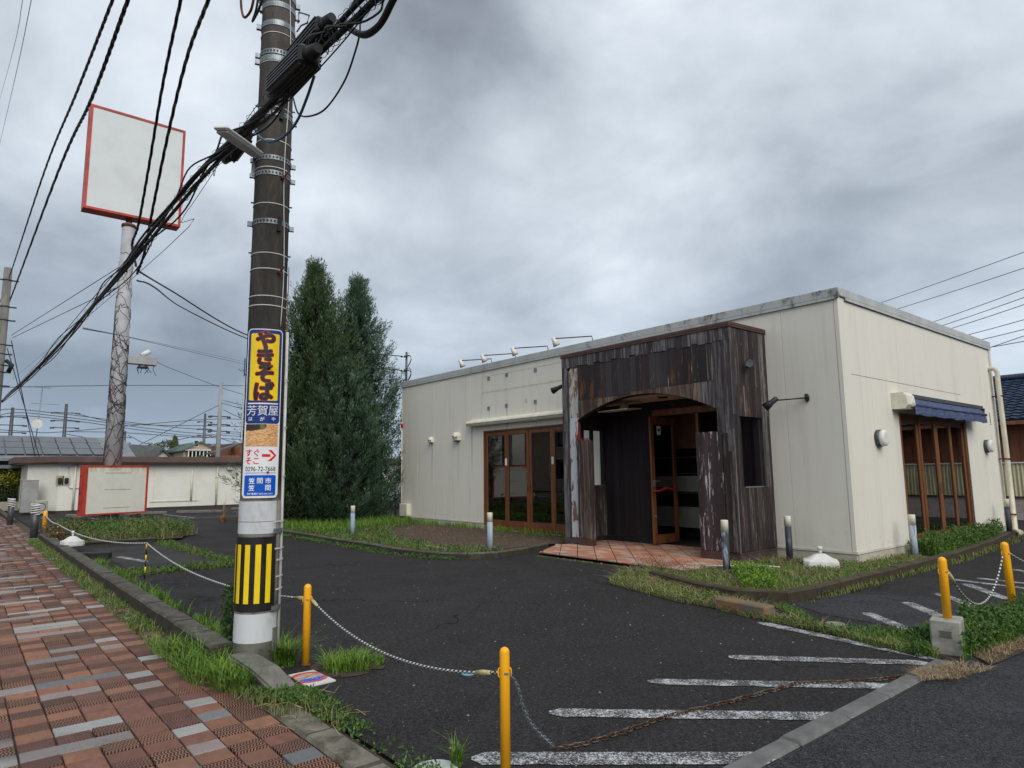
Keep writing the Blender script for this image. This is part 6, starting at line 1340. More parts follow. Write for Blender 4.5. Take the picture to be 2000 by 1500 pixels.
# green-roofed house, gable towards the lot
X = -75.; gl_, gr_ = on_x(358, 893, X).y, on_x(418, 880, X).y; zr = on_x(383, 862, X).z; zw = on_x(357, 879, X).z
g = house('green_roof_house', 'beige two-storey house with a green roof and a glazed veranda in the distance', X-9, X, gl_, gr_+.2, zw, zr-.1, m_beige, m_roofgreen, 'x', [('+x', on_x(383, 870, X).y, on_x(383, 872, X).z, .4, .6)], .3)
gy0, gy1 = on_x(362, 885, X).y, on_x(412, 885, X).y; z0_, z1_ = on_x(385, 893, X).z-.6, on_x(385, 879, X).z
box('veranda_frame', m_white, g, X+.01, gy0, z0_, X+1.3, gy1, z0_+.5); box('veranda_roof', m_white, g, X+.01, gy0-.1, z1_-.1, X+1.4, gy1+.1, z1_)
for k in range(8): M_ = MB(); y = gy0+(gy1-gy0)*k/7; M_.box(X+1.2, y-.05, z0_+.5, X+1.3, y+.05, z1_-.1); M_.build('veranda_post', m_white, g, fix=False)
box('veranda_pane', m_panes, g, X+1.1, gy0, z0_+.5, X+1.15, gy1, z1_-.1)
house('tiled_gable_house', 'small house with a dark tiled roof and white gable trim beside the vine-wrapped column', -62, -54, on_x(296, 895, -54).y, on_x(335, 895, -54).y, on_x(296, 898, -54).z, on_x(312, 879, -54).z, m_wallw, m_roofdark, 'x', [], .35)
y_ = on_x(278, 890, -58).y; house('tiled_roof_house', 'dark tiled roof peeking out between the solar roof and the green-roofed house', -66, -58, on_x(262, 890, -58).y, on_x(325, 890, -58).y, on_x(262, 895, -58).z, on_x(300, 873, -62).z, m_beige, m_roofdark, 'y', [], .3)
oy0, oy1 = on_x(452, 880, -60).y, on_x(500, 880, -60).y; box_ = thing('orange_brown_building', 'orange-brown flat-topped building partly behind the utility pole', 'building', (-60, oy0, 0)); box('wall', m_orange, box_, -66, oy0, 0, -60, oy1+6, on_x(460, 866, -60).z)
box('low_wing', m_orange, box_, -60, on_x(424, 885, -58).y, 0, -58, oy0+2, on_x(430, 889, -58).z); M_ = MB(); a_ = on_x(422, 887, -58); M_.prism([(a_.y-.3, a_.z), (oy0+.2, a_.z+.85), (oy0+.2, a_.z+.97), (a_.y-.3, a_.z+.12)], 2.4, 'x', -60.1); M_.build('roof', m_roofdark, box_)
wy = on_x(405, 880, -90); box_ = box('white_shed', m_wallw, None, -94, wy.y, 0, -90, wy.y+5, on_x(430, 877, -90).z); tag(box_, 'pale flat-roofed shed far behind the slender pole', 'building')
# distant garden trees
for k, (x, yt, X, w, lab) in enumerate([(310, 860, -80, 1.7, 'dark round distant tree left of the green-roofed house'), (334, 851, -84, .9, 'slim pointed distant tree beside the green roof'), (392, 890, -70, 1.2, 'small light green shrub in front of the glazed veranda')]):
    p = on_x(x, yt, X); o = thing('distant_tree', lab, 'tree', (p.x, p.y, 0)); M_ = MB(); M_.tube([(p.x, p.y, 0), (p.x, p.y, p.z-.5)], [.15, .05], 6); M_.build('trunk', m_bark, o)
    L = [blob((p.x+random.uniform(-.4, .4)*w, p.y+random.uniform(-.6, .6)*w*(1-.12*j), p.z-.35-j*.5), (w*.5*(1+.15*j), w*.55*(1+.15*j) if k != 1 else .2+.12*j, .4), 350, k*9+j) for j in range(6)]
    leaves('crown', np.concatenate(L), .22, m_hedge if k != 2 else m_weed, o, None)
# right neighbour: block wall, corrugated screen, brown wall, blue tiled roof
o = thing('boundary_wall', 'pale concrete block wall carrying a cream corrugated fence at the far right', 'wall', (-5, 23.6, 0))
m_blk_ = gen('pale_pink_block', (.44, .38, .35), (.36, .32, .30), 4, .85, var=.15); M_ = MB()
for r in range(3):
    k = 0; x = -7.4+(.2 if r % 2 else 0)
    while x < 7.5:
        if x < -4.2: box('block', m_blk_, o, x+.004, 23.6, r*.215+.003, x+.396, 23.72, r*.215+.212, c=.004)
        else: M_.box(x+.004, 23.6, r*.215+.003, x+.396, 23.72, r*.215+.212)
        x += .4
M_.build('blocks_beyond', m_blk_, o, 'stuff', fix=False); box('mortar_core', m_conc, o, -7.4, 23.61, 0, 7.9, 23.71, .64)
o = thing('corrugated_fence', 'cream corrugated sheet fence on the block wall at the far right', 'fence', (-5, 23.6, .66)); m_corr = gen('cream_corrugated_sheet', (.56, .52, .34), (.48, .44, .28), 2, .6)
for s in range(19):
    x0 = -7.4+s*.8; n = 48; V_ = []; 
    for i in range(n+1): a = i/n*8*2*pi; x = x0+.8*i/n; y = 23.58+.018*sin(a); V_ += [(x, y, .68), (x, y, 1.62), (x, y+.002, 1.62), (x, y+.002, .68)]
    M_ = MB(); M_.add(V_, [(i*4+j, (i+1)*4+j, (i+1)*4+(j+1) % 4, i*4+(j+1) % 4) for i in range(n) for j in range(4)]); M_.build('sheet', m_corr, o, fix=False)
box('top_rail', m_tie, o, -7.4, 23.54, 1.62, 7.8, 23.63, 1.66); box('bottom_rail', m_brown, o, -7.4, 23.55, .645, 7.8, 23.63, .68)
o = thing('blue_roof_house', 'neighbouring house with blue glazed roof tiles and orange-brown walls', 'house', (-2, 25, 0)); box('wall', m_orange, o, -8, 25.0, 0, 8, 31, 3.0)
for k in range(60): box('wall_batten', m_orange, o, -7.95+k*.265, 24.985, 1.4, -7.93+k*.265, 24.999, 2.95)
ey, ez = 24.45, 2.93; ry, rz = 28.0, 4.55; sl_ = math.hypot(ry-ey, rz-ez); dy, dz = (ry-ey)/sl_, (rz-ez)/sl_
M_ = MB(); M_.add([(-8.4, ey, ez-.03), (8.4, ey, ez-.03), (8.4, ry, rz-.03), (-8.4, ry, rz-.03), (8.4, 31.5, 2.9), (-8.4, 31.5, 2.9)], [(0, 1, 2, 3), (3, 2, 4, 5)]); M_.build('roof_deck', m_roofdark, o, fix=False)
box('eave_board', m_orange, o, -8.4, ey-.02, ez-.14, 8.4, ey+.02, ez-.03)
tw, tl = .27, .245
def tile_verts(x, s):
    V_ = []; n = 6
    for k in range(2):
        ss_ = s+(0 if k == 0 else tl+.02); lift = .045 if k == 0 else .012
        for i in range(n+1):
            f = i/n; h = lift+.03*(sin(pi*min(1, f/.62)) if f < .62 else -.25*sin(pi*(f-.62)/.38)); V_.append((x+tw*f, ey+dy*ss_-dz*h, ez+dz*ss_+dy*h))
    for i in range(n+1): f = i/n; V_.append((x+tw*f, ey+dy*s, ez+dz*s))
    return V_, [(i, i+1, n+2+i, n+1+i) for i in range(n)]+[(i, i+1, 2*n+3+i, 2*n+2+i) for i in range(n)]
rest = MB()
for r in range(15):
    for c in range(61):
        x = -8.35+c*tw; V_, F7 = tile_verts(x, r*tl)
        if -7.2 < x < -4.0: MB().add(V_, F7, True).build('roof_tile', m_bluetile, o, fix=False)
        else: rest.add(V_, F7, True)
rest.build('roof_tiles_beyond', m_bluetile, o, 'stuff', fix=False); M_ = MB(); M_.tube([(-8.4, ry, rz+.06), (8.4, ry, rz+.06)], .11, 10); M_.build('ridge', m_bluetile, o)
# behind the conifers: mesh fence, steel frame, van, yellow bush
o = thing('white_mesh_fence', 'low white wire mesh fence behind the conifers', 'fence', (-23, 12.1, 0)); M_ = MB()
for x in np.arange(-26, -21.2, .09): M_.tube([(x, 12.1, .08), (x, 12.1, .92)], .006, 3)
for z in (.1, .3, .5, .7, .92): M_.tube([(-26, 12.1, z), (-21.2, 12.1, z)], .009, 4)
M_.build('mesh', m_tie, o)
M_ = MB(); M_.tube([(-21.15, 12.1, 0), (-21.15, 12.1, 1.35), (-20.9, 12.9, 1.35), (-20.9, 12.9, 0)], .03, 8)
for y in np.arange(0, 1, .12): M_.tube([(-21.15+.25*y, 12.1+.8*y, .1), (-21.15+.25*y, 12.1+.8*y, 1.33)], .005, 3)
M_.build('gate_frame', m_tie, o)
o = thing('steel_frame', 'grey steel posts and crossbar left of the building corner', 'frame', (-21.4, 13, 0))
for x, y in ((-21.5, 12.6), (-20.9, 13.2)): M_ = MB(); M_.tube([(x, y, 0), (x, y, 2.25)], .04, 8); M_.build('post', m_darkgalv, o)
M_ = MB(); M_.tube([(-21.5, 12.6, 2.22), (-20.9, 13.2, 2.22)], .03, 8); M_.build('crossbar', m_darkgalv, o)
box_ = box('grey_screen', gen('grey_screen', (.14, .14, .145)), None, -20.9, 13.6, 0, -19.2, 13.66, 1.75); tag(box_, 'grey sheet screen beside the left end of the building', 'screen')
o = thing('white_van', 'white van mostly hidden behind the conifers and mesh fence', 'van', (-26.6, 15.3, 0))
vx, vy = -28.5, 15.0
MB().prism([(vx, .35), (vx+4.4, .35), (vx+4.45, .95), (vx+3.9, 1.15), (vx+3.35, 1.62), (vx+3.0, 1.72), (vx+.15, 1.72), (vx, 1.5)], 1.6, 'y', vy).build('body', m_white, o, bevel=.04)
for s in (0, 1): 
    y = vy-.005 if s == 0 else vy+1.605
    M_ = MB(); M_.add([(vx+3.75, y, 1.12), (vx+3.28, y, 1.55), (vx+2.5, y, 1.58), (vx+2.5, y, 1.12)], [(0, 1, 2, 3)]); M_.add([(vx+.3, y, 1.12), (vx+.3, y, 1.55), (vx+2.35, y, 1.58), (vx+2.35, y, 1.12)], [(0, 1, 2, 3)]); M_.build('side_window', m_panes, o, fix=False)
M_ = MB(); M_.add([(vx+3.92, vy+.15, 1.17), (vx+3.40, vy+.2, 1.6), (vx+3.40, vy+1.4, 1.6), (vx+3.92, vy+1.45, 1.17)], [(0, 1, 2, 3)]); x = M_.build('windscreen', m_panes, o, fix=False); x.data.transform(Matrix.Translation((.02, 0, .01)))
for wx in (vx+.8, vx+3.6):
    for wy in (vy+.02, vy+1.4): M_ = MB(); M_.tube([(wx, wy, .3), (wx, wy+.18, .3)], .3, 20); w_ = M_.build('wheel', m_black, o); M_ = MB(); M_.tube([(wx, wy-.01, .3), (wx, wy+.19, .3)], .17, 14); M_.build('rim', m_galv, w_)
o = thing('yellow_bush', 'tall yellow-green bush glimpsed between the conifers and the building', 'bush', (-27, 18, 0))
leaves('foliage', np.concatenate([blob((-27, 17.6, 2.3), (1.6, 1.6, 1.5), 3500, 2), blob((-25.6, 18.5, 3.0), (1.3, 1.3, 1.1), 2000, 3)]), .16, m_yelbush, o); M_ = MB(); M_.tube([(-27, 17.6, 0), (-27, 17.6, 2)], .08, 6); M_.build('stem', m_bark, o)
leaves('dark_lower_foliage', blob((-27, 17.3, .9), (1.7, 1.5, 1.0), 2500, 7), .14, m_fern, o)
# across the street (seen in the window reflections and from the side)
house('street_house', 'two-storey beige house across the street with a dark tiled roof', -44, -30, -26, -16, 5.4, 7.6, m_beige, m_roofdark, 'x', [('+y', -40, 1, 1.6, 1.6), ('+y', -34, 1, 2.4, 1.9), ('+y', -40, 3.6, 1.6, 1.2), ('+y', -34, 3.6, 1.6, 1.2)])
house('street_house', 'low tan house across the street with a grey slate roof', -25, -12, -24, -14.5, 3.0, 5.2, m_itan, m_roofgrey, 'x', [('+y', -22, .9, 1.8, 1.4), ('+y', -16, .4, 2.4, 1.9)])
house('street_house', 'brown house on the near side of the street corner with a dark roof', 12, 22, -2, 12, 5.2, 7.4, m_orange, m_roofdark, 'y', [])
house('street_house', 'white house farther along across the street with a brown roof', -66, -50, -27, -16, 5.5, 7.8, m_wallw, m_roofbrown, 'x', [('+y', -60, 3.6, 1.8, 1.2), ('+y', -54, 3.6, 1.8, 1.2)])
house('side_house', 'grey-roofed house east of the side road', 12, 24, 16, 30, 5.0, 7.0, m_darkwall, m_roofgrey, 'y', [])

# ================================================================ CONIFERS
def juniper(x, y, H, Rr, lab, seed, m, nplume=420, bend_=(0, 0), prof=None):
    rg = np.random.default_rng(seed); o = thing('juniper_tree', lab, 'conifer', (x, y, 0), 'conifers left of the building')
    MB().tube([(x, y, -.05), (x+.05, y, H*.4), (x+bend_[0]*.8, y+bend_[1]*.8, H*.86)], [.16, .09, .03], 8).build('trunk', m_bark, o)
    pf_ = prof or (lambda t: (min(1, .72+.9*t) if t < .3 else 1)*(max(0, 1-((t-.22)/.78 if t > .22 else 0)**1.2))**.88)
    ic = rg.normal(size=(5000, 3)); ic /= np.linalg.norm(ic, axis=1)[:, None]; tt = rg.uniform(0, .88, 5000); rr_i = np.array([Rr*.62*pf_(v) for v in tt])*np.sqrt(rg.random(5000))
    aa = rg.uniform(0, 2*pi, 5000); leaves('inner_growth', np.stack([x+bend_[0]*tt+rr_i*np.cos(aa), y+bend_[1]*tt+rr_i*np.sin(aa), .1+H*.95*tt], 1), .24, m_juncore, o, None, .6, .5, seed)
    Vs = []; 
    t = rg.uniform(0.01, 1, nplume)**1.15; ang = rg.uniform(0, 2*pi, nplume)
    lump = 1+.13*np.sin(ang*3+seed+t*9)+.10*np.sin(ang*5-t*17+seed)
    rad = np.array([Rr*pf_(v) for v in t])*lump*np.where(rg.random(nplume) < .3, rg.uniform(.35, .8, nplume), rg.uniform(.80, 1.02, nplume))
    C = np.stack([x+bend_[0]*t+rad*np.cos(ang), y+bend_[1]*t+rad*np.sin(ang), .12+H*.95*t], 1)
    D = np.stack([np.cos(ang)*.55, np.sin(ang)*.55, np.full(nplume, 1.)], 1)+rg.normal(size=(nplume, 3))*.22; D[t > .85, :2] *= .4; D /= np.linalg.norm(D, axis=1)[:, None]
    ln = rg.uniform(.30, .92, nplume)*np.clip(1.15-t*.55, .45, 1)*(Rr/1.1)**.5; ns = 58
    # leader shoots at the top
    top = rg.random(nplume) < .03; C[top, 0] = x+bend_[0]+rg.normal(size=top.sum())*.10; C[top, 1] = y+bend_[1]+rg.normal(size=top.sum())*.10; C[top, 2] = H-rg.uniform(.35, .9, top.sum()); D[top] = (0, 0, 1); ln[top] = rg.uniform(.4, .65, top.sum())
    cc = np.repeat(C, ns, 0); dd = np.repeat(D, ns, 0); ll = np.repeat(ln, ns); s = rg.uniform(-.25, 1, len(cc))
    off = rg.normal(size=(len(cc), 3)); off -= (off*dd).sum(1)[:, None]*dd; off /= np.linalg.norm(off, axis=1)[:, None]
    wd = (.17*ll*np.sqrt(np.clip(1.05-s, 0, 2)))*rg.uniform(.2, 1, len(cc)); P = cc+dd*(s*ll)[:, None]+off*wd[:, None]
    fd = dd+off*.42+rg.normal(size=(len(cc), 3))*.12; fd /= np.linalg.norm(fd, axis=1)[:, None]
    sz = rg.uniform(.06, .16, len(cc))[:, None]; w = np.cross(fd, rg.normal(size=(len(cc), 3))); w /= np.linalg.norm(w, axis=1)[:, None]; w *= rg.uniform(.007, .013, len(cc))[:, None]
    V_ = np.stack([P-w*.6, P+fd*sz*.55+w, P+fd*sz, P+fd*sz*.5-w], 1).reshape(-1, 3); i = np.arange(len(cc))*4
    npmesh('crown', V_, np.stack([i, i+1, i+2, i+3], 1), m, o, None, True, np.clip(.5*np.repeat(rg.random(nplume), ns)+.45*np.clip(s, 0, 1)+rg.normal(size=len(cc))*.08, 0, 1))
    return o
def cyp(px, py, ptop, dist=None):
    g = on_z(px, py); return g
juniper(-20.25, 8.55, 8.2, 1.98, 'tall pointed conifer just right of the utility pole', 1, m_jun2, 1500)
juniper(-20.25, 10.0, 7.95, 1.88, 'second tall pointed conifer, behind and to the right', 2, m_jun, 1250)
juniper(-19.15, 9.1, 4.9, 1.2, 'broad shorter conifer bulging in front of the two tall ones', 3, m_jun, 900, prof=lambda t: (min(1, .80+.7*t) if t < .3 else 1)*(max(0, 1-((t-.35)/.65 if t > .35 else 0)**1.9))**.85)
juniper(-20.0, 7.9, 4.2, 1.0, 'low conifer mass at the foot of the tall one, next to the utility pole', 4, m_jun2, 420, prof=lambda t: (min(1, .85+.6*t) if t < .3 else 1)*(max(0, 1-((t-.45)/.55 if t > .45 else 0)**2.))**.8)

# ================================================================ GRASS AND WEEDS
def inpoly(P, poly):
    r = np.zeros(len(P), bool); n = len(poly)
    for i in range(n):
        (x1, y1), (x2, y2) = poly[i], poly[(i+1) % n]
        if y1 == y2: continue
        c = ((y1 > P[:, 1]) != (y2 > P[:, 1])) & (P[:, 0] < (x2-x1)*(P[:, 1]-y1)/(y2-y1)+x1); r ^= c
    return r
def scatter(poly, n, seed, patch=0., fs=3.):
    rg = np.random.default_rng(seed); a = np.array(poly); lo, hi = a.min(0), a.max(0); P = rg.uniform(lo, hi, (n*8, 2)); P = P[inpoly(P, poly)]
    if patch:
        f = np.sin(P[:, 0]*fs*1.3+seed)*np.cos(P[:, 1]*fs*1.7-seed)+.6*np.sin(P[:, 0]*fs*3.1+P[:, 1]*fs*2.3)+.5*np.sin(P[:, 0]*fs*7.1-P[:, 1]*fs*5.7+seed); P = P[f > patch*2-1.6+rg.normal(size=len(P))*.4]
    return P[:n]
def blades(name, lab, polys, n, h, w, m, z=0., lean=.5, patch=0., seed=1, clump=0, cat='grass', fs=3.):
    rg = np.random.default_rng(seed); P = np.concatenate([scatter(p, max(2, int(n/len(polys))), seed+k, patch, fs) for k, p in enumerate(polys)])
    if clump:
        c = P[:max(1, len(P)//clump)]; P = np.repeat(c, clump, 0)+rg.normal(size=(len(c)*clump, 2))*.018
    n = len(P); hh = rg.uniform(h[0], h[1], n)*rg.uniform(.6, 1, n); a = rg.uniform(0, 2*pi, n); d = np.stack([np.cos(a), np.sin(a), np.zeros(n)], 1); le = (rg.uniform(.05, lean, n)*hh)[:, None]
    b = np.stack([P[:, 0], P[:, 1], np.full(n, z-.005)], 1); s = np.stack([-d[:, 1], d[:, 0], np.zeros(n)], 1)*(w*rg.uniform(.6, 1.2, n))[:, None]*.5; u = np.array([0, 0, 1.])
    mid = b+d*le*.35+u*hh[:, None]*.6; tip = b+d*le*1.25+u*(hh*rg.uniform(.8, 1, n))[:, None]
    V_ = np.stack([b-s, b+s, mid+s*.8, tip, mid-s*.8], 1).reshape(-1, 3); i = np.arange(n)*5
    T_ = np.concatenate([np.stack([i, i+1, i+2], 1), np.stack([i, i+2, i+4], 1), np.stack([i+4, i+2, i+3], 1)])
    return tag(npmesh(name, V_, T_, m, None, 'stuff'), lab, cat)
def herb(name, lab, polys, n, h, size, m, z=0., patch=0., seed=1, cat='weeds', fs=3., up=.35):
    rg = np.random.default_rng(seed); P = np.concatenate([scatter(p, int(n/len(polys)), seed+k, patch, fs) for k, p in enumerate(polys)]); n = len(P)
    f = .5+.5*np.sin(P[:, 0]*4.3+seed)*np.cos(P[:, 1]*5.1); zz = z+rg.uniform(0, 1, n)**1.1*h*(.45+.55*f)
    return tag(leaves(name, np.stack([P[:, 0], P[:, 1], zz], 1), size, m, None, 'stuff', up, .5, seed), lab, cat)
def rect(x0, y0, x1, y1): return [(x0, y0), (x1, y0), (x1, y1), (x0, y1)]
def gp(*pts): return [tuple(on_z(x, y).xy) for x, y in pts]
V_STRIP = [(-20.5, 1.42), (-9, 1.46), (-5.4, 1.42), (-5.2, 1.70), (-9, 1.69), (-20.5, 1.69)]
blades('verge_grass', 'bright green grass growing between the brick paving and the kerb', [V_STRIP], 5200, (.02, .09), .006, m_grass, .0, 1.2, .5, 1)
herb('verge_weeds', 'small weeds in the grass strip along the footway kerb', [V_STRIP], 3600, .06, .028, m_weed, .0, .42, 2)
blades('verge_dead_grass', 'dry dead blades tangled in the grass strip along the kerb', [V_STRIP], 1500, (.03, .14), .004, m_straw, .0, 2.2, .4, 61)
blades('verge_tall_grass', 'taller grass on the footway side of the utility pole', [[(-6.6, 1.42), (-5.4, 1.44), (-5.0, 1.60), (-5.3, 1.76), (-6.5, 1.68)]], 1000, (.05, .28), .008, m_grass, .0, 1.7, .5, 3, 14)
blades('verge_tall_grass', 'tuft of long grass in front of the sloping kerb end', [[(-5.5, 1.60), (-4.95, 1.66), (-5.0, 1.74), (-5.5, 1.70)]], 700, (.06, .24), .007, m_grass, .0, 1.4, .3, 4, 12)
herb('pole_weeds', 'dense dark weed climbing beside the left foot of the utility pole', [[(-6.25, 1.86), (-5.85, 1.84), (-5.83, 2.0), (-6.2, 2.05)]], 3800, .62, .035, m_fern, .0, 0, 5)
blades('pole_grass', 'long grass at the right foot of the utility pole', [[(-5.55, 2.08), (-5.40, 2.05), (-5.40, 2.2), (-5.5, 2.22)]], 420, (.10, .34), .008, m_grass, 0, 1.4, 0, 6, 14)
p = on_z(672, 1303); blades('grass_tuft', 'wide grass tuft in the asphalt right of the yellow post by the pole', [[(p.x-.22, p.y-.12), (p.x+.10, p.y-.16), (p.x+.24, p.y+.10), (p.x-.05, p.y+.20)]], 900, (.05, .19), .006, m_grass, 0, 1.6, .3, 7, 14)
p2 = on_z(735, 1296); blades('grass_tuft', 'small grass tuft beside the wider one in the asphalt', [[(p2.x-.08, p2.y-.06), (p2.x+.08, p2.y-.06), (p2.x+.06, p2.y+.08)]], 260, (.05, .13), .006, m_grass, 0, .9, 0, 8, 12)
sheet('soil_patch', m_soil, [(p.x+(.26+.07*sin(k*2.3)+.05*sin(k*5.1))*cos(k*pi/12)+.04, p.y+(.24+.06*sin(k*1.7+1)+.04*cos(k*4.3))*sin(k*pi/12)) for k in range(24)], .006)
p = on_z(893, 1496); blades('grass_tuft', 'small tuft with one long blade behind the round grey cover', [[(p.x-.03, p.y-.03), (p.x+.04, p.y-.03), (p.x, p.y+.04)]], 90, (.05, .22), .006, m_grass, 0, 1., 0, 9)
blades('kerb_grass', 'tufts of grass along the lot side of the footway kerb', [rect(-14, 1.90, -6.2, 2.12), gp((185, 1092), (250, 1110), (240, 1135), (190, 1112))], 2600, (.05, .20), .010, m_grass, 0, .8, .75, 10, 8, fs=2)
herb('gutter_weeds', 'low weeds along the joint between gutter slabs and asphalt', [[(-4.9, 1.84), (-2.2, 1.84), (-2.2, 2.0), (-4.7, 2.05)]], 1700, .045, .026, m_weed, .01, .55, 11, fs=2.2)
blades('gutter_grass', 'sparse yellow-green grass at the end of the kerb', [[(-5.0, 1.55), (-4.3, 1.68), (-3.9, 1.88), (-4.6, 2.0), (-4.9, 1.80)]], 700, (.03, .11), .005, m_grass2, .01, 1.2, .2, 12)
herb('gutter_weeds', 'green weeds spilling round the foot of the sloping kerb end', [[(-4.85, 1.66), (-4.45, 1.78), (-4.4, 2.0), (-4.62, 2.05)]], 1300, .07, .03, m_weed, .0, .1, 13)
PLN = [(-23.2, 2.2), (-17.9, 2.15), (-17.75, 3.9), (-18.6, 4.9), (-23, 4.7)]
herb('planter_weeds', 'leafy weeds filling the bed under the sign column', [PLN], 12000, .40, .06, m_weed, .05, .42, 14, fs=1.4); herb('planter_weeds', 'reddish-brown weeds at the street side of the sign column bed', [[(-21, 1.75), (-18.5, 1.75), (-18.3, 2.3), (-22.5, 2.9)]], 3800, .40, .06, m_redw, .03, .1, 15, fs=2)
blades('planter_grass', 'grass blades among the weeds of the sign column bed', [PLN], 2200, (.1, .42), .012, m_grass2, .05, 1.2, .45, 16)
blades('planter_dead_grass', 'dry brown blades in the bed under the sign column', [PLN], 2600, (.08, .35), .010, m_straw, .05, 1.4, .35, 62)
blades('planter_stalks', 'dry stalks sticking out of the sign column bed', [PLN], 300, (.35, .7), .010, m_straw, .05, .6, 0, 17)
L1 = [gp((300, 1063), (330, 1060), (462, 1098), (455, 1106)), gp((222, 1122), (460, 1101), (460, 1107), (225, 1130)), gp((130, 1092), (160, 1096), (240, 1130), (225, 1140))]
herb('joint_weeds', 'thin lines of weeds in the joints of the lot near the footway', L1, 5200, .10, .045, m_weed, .0, .15, 18, fs=2); blades('joint_grass', 'thin grass lines in the joints of the lot near the footway', L1, 2600, (.05, .15), .010, m_grass2, .0, .7, .2, 19)
# left bed
LB = [(-17.6, 6.75), (-11.4, 6.75), (-10.2, 6.95), (-9.8, 7.4), (-9.95, 8.1), (-11.5, 7.5), (-13, 7.7), (-15, 8.4), (-16.5, 9.4), (-17.2, 10.75), (-19, 10.8), (-19, 7.2)]
blades('bed_grass', 'green and yellowing grass in the left planting bed', [LB], 10000, (.04, .17), .012, m_grass2, .055, 1.1, .35, 20, fs=1.6)
herb('bed_weeds', 'low leafy weeds in the left planting bed', [LB], 9000, .13, .05, m_weed, .055, .25, 21, fs=1.4)
blades('tall_bed_grass', 'tall green grass at the foot of the conifers', [[(-19.5, 6.8), (-15.6, 7.0), (-16.2, 8.6), (-17.4, 10.7), (-21.8, 11.1), (-20.2, 8)]], 9000, (.08, .36), .012, m_grass, .055, 1.3, .25, 22, fs=1.4)
blades('wall_foot_grass', 'grass along the foot of the front wall', [rect(-18.6, 10.55, -10.3, 10.85)], 2200, (.05, .22), .012, m_grass, .055, .6, .55, 23)
herb('gravel_moss', 'sparse seedlings on the bare brown gravel by the folding doors', [[(-16.2, 9.3), (-12.6, 7.8), (-10.4, 8.0), (-10.5, 10.6), (-16.5, 10.6)]], 1500, .03, .03, m_grass2, .062, .2, 24)
herb('kerb_foot_weeds', 'weeds at the foot of the left bed kerb', [[(-17.5, 6.38), (-11.4, 6.36), (-10.2, 6.6), (-9.6, 7.1), (-9.85, 6.95), (-10.6, 6.66), (-11.4, 6.58), (-17.5, 6.60)]], 3200, .06, .04, m_weed, .0, .45, 25, fs=2)
M_ = MB(); 
for (x0, y0), (x1, y1) in (((-13.6, 7.45), (-10.9, 7.35)),): M_.obox(Vector(((x0+x1)/2, (y0+y1)/2, .075)), Vector((x1-x0, y1-y0, 0)), Vector((0, .06, 0)), Vector((0, 0, .03)))
tag(M_.build('edging_strip', m_tie, fix=False), 'thin white edging strip lying in the left bed grass', 'edging')
blades('porch_edge_moss', 'fine moss line along the edge of the porch tiles', [[(-9.4, 8.24), (-6.2, 8.24), (-6.2, 8.33), (-9.4, 8.33)]], 1500, (.01, .035), .01, m_grass2, .0, .8, .3, 26)
# right bed
RB = [(-6.0, 8.1), (-5.3, 7.5), (-4.8, 7.25), (-4.25, 7.3), (-4.13, 8.0), (-4.12, 12.2), (-4.7, 12.5), (-4.75, 10.8), (-6.0, 10.7), (-5.9, 9.4), (-6.1, 8.6)]
blades('right_bed_grass', 'green grass in the bed at the building corner', [RB], 7500, (.03, .13), .007, m_grass, .04, .9, .35, 30, fs=1.7)
blades('right_bed_straw', 'dry straw lying in the bed at the building corner', [RB], 3200, (.05, .16), .005, m_straw, .038, 3.5, .15, 31, fs=2)
herb('right_bed_weeds', 'small leafy weeds in the bed at the building corner', [RB], 7500, .08, .03, m_weed, .04, .45, 32, fs=1.8)
g1_ = gp((1430, 1125), (1500, 1130), (1520, 1165), (1450, 1165)); herb('bright_weed_clump', 'bright green feathery weed clump at the corner of the right bed', [g1_], 3600, .22, .035, m_grass, .08, 0, 33); blades('bright_weed_clump', 'upright blades in the feathery clump at the right bed corner', [g1_], 700, (.1, .24), .006, m_grass, .08, .7, 0, 34)
SP = gp((1188, 1140), (1215, 1120), (1290, 1112), (1400, 1150), (1405, 1190), (1330, 1178), (1260, 1160))
blades('spill_grass', 'dry and green grass spilling over the asphalt in front of the porch', [SP], 3000, (.04, .16), .006, m_grass, .0, 1.3, .3, 35); blades('spill_straw', 'flattened dry straw in front of the porch', [SP], 2400, (.05, .15), .006, m_straw, .01, 4., .1, 36)
sheet('spill_soil', m_soil, SP, .006); herb('spill_weeds', 'small leafy weeds in front of the porch tiles', [SP], 5500, .10, .03, m_weed, .0, .2, 37); herb('purple_weeds', 'reddish and purple flowering weeds at the edge of the porch tiles', [gp((1215, 1125), (1250, 1100), (1360, 1112), (1350, 1130), (1260, 1135))], 1500, .20, .022, m_redw, .0, .2, 38)
herb('purple_weeds', 'scattered tiny purple flowers near the porch tiles', [gp((1215, 1125), (1250, 1100), (1360, 1112), (1350, 1130), (1260, 1135))], 260, .24, .02, m_flower, .03, 0, 39)
MS = gp((1395, 1165), (1500, 1190), (1505, 1205), (1560, 1215), (1640, 1240), (1720, 1262), (1838, 1270), (1830, 1288), (1700, 1262), (1600, 1235), (1500, 1215), (1400, 1192))
MS2 = gp((1510, 1185), (1560, 1195), (1600, 1225), (1700, 1235), (1800, 1240), (1835, 1262), (1780, 1280), (1680, 1255), (1590, 1232))
sheet('median_soil', m_soil, MS2, .008)
blades('median_grass', 'strip of grass between the two lots leading to the concrete block', [MS, MS2], 3600, (.04, .13), .006, m_grass, .0, .9, .2, 40); herb('median_weeds', 'leafy weeds in the strip between the two lots', [MS, MS2], 4200, .08, .028, m_weed, .0, .2, 41); blades('median_straw', 'dry straw in the strip between the two lots', [MS], 1500, (.04, .14), .005, m_straw, .0, 3., .1, 42)
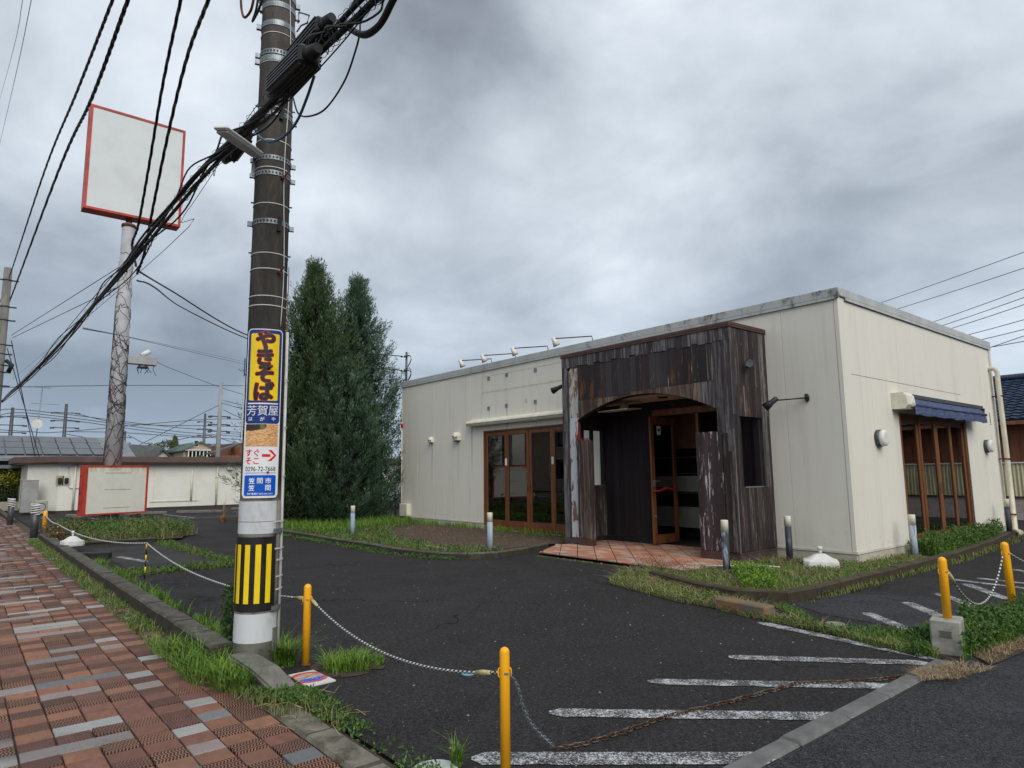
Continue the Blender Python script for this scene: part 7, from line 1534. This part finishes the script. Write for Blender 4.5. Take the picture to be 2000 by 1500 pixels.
CL = gp((1770, 1255), (1830, 1230), (1835, 1270), (1790, 1285)); CR = gp((1870, 1250), (1880, 1225), (1930, 1212), (2060, 1190), (2060, 1235), (1940, 1270), (1880, 1290))
herb('block_weeds', 'dense green weed mound right of the concrete block', [CR], 11000, .26, .032, m_weed, .0, 0, 43); blades('block_weeds', 'blades in the weed mound right of the concrete block', [CR], 1800, (.10, .28), .006, m_grass, .0, .8, 0, 44)
herb('block_weeds', 'green weeds at the left side of the concrete block', [CL], 3000, .15, .03, m_weed, .0, 0, 45)
ST = [gp((1780, 1318), (1870, 1298), (1940, 1310), (1880, 1330), (1800, 1335)), gp((1900, 1280), (2000, 1240), (2030, 1262), (1935, 1300))]
blades('road_edge_straw', 'dry straw heap at the end of the flush kerb by the road', ST, 2000, (.015, .05), .004, m_straw, .02, 4., .1, 46); sheet('straw_soil', m_soil, ST[1], .004)
SW_ = [(-4.70, 12.7), (-4.14, 12.6), (-4.25, 15), (-4.55, 17.6), (-4.72, 17.5)]
herb('side_wall_weeds', 'dense dark green weeds along the side wall under the folding doors', [SW_], 13000, .36, .042, m_weed, .07, 0, 47, fs=1.2); blades('side_wall_grass', 'long grass blades in the weeds along the side wall', [SW_], 1600, (.2, .42), .009, m_grass, .07, .7, 0, 48)
blades('side_kerb_grass', 'yellow grass along the foot of the right bed kerb', [rect(-3.97, 7.6, -3.86, 12.5), [(-3.95, 12.3), (-3.8, 12.3), (-4.2, 18.3), (-4.45, 18.3)]], 2200, (.03, .12), .009, m_grass2, .0, .8, .5, 49, fs=2)
p = on_z(450, 1018); m_reed = leafm('orange_reed', (.42, .22, .09), (.30, .15, .06), (.5, .32, .16))
for k_, (dx_, dy_, hh_) in enumerate([(0, -.20, 1.3), (0, .30, 1.15)]):
    blades('dry_reeds', ['taller clump of orange-brown dry reeds in the far part of the lot', 'shorter clump of orange-brown dry reeds next to the utility pole'][k_], [[(p.x+dx_-.1, p.y+dy_-.05), (p.x+dx_+.1, p.y+dy_-.05), (p.x+dx_, p.y+dy_+.08)]], 26, (.3, hh_), .011, m_reed, 0, .22, 0, 50+k_, cat='reeds')
    blades('dry_reeds', ['spreading base leaves of the taller dry reed clump', 'spreading base leaves of the shorter dry reed clump'][k_], [[(p.x+dx_-.12, p.y+dy_-.09), (p.x+dx_+.12, p.y+dy_-.09), (p.x+dx_, p.y+dy_+.1)]], 160, (.08, .34), .012, m_reed, 0, 1.3, 0, 55+k_, cat='reeds')
# stray stalks near the kerb end, pebbles on the asphalt
M_ = MB(); rg = random.Random(4)
for k in range(26):
    p = Vector((rg.uniform(-4.9, -3.9), rg.uniform(1.6, 2.15), .02)); a = rg.uniform(0, 2*pi); L = rg.uniform(.08, .3); M_.tube([p, p+Vector((cos(a)*L*.5, sin(a)*L*.5, .02)), p+Vector((cos(a+.3)*L, sin(a+.3)*L, .01))], .0022, 4)
tag(M_.build('fallen_stalks', m_straw, None, 'stuff', fix=False), 'dry stalks scattered at the end of the kerb', 'stalks')
pts = np.random.default_rng(3); n = 260; X_ = pts.uniform(-12, -2, n); Y_ = pts.uniform(2.2, 9, n); r_ = pts.uniform(.003, .009, n); V_ = []; T_ = []
for x, y, r in zip(X_, Y_, r_): b = len(V_); V_ += [(x-r, y-r, .001), (x+r, y-r*.7, .001), (x+r*.8, y+r, .001), (x-r, y+r*.6, .001), (x, y, r*1.1)]; T_ += [(b, b+1, b+4), (b+1, b+2, b+4), (b+2, b+3, b+4), (b+3, b, b+4)]
tag(npmesh('loose_grit', V_, T_, gen('pale_grit', (.30, .29, .27), (.16, .15, .14), 90), None, 'stuff'), 'loose pale grit scattered on the asphalt', 'grit')
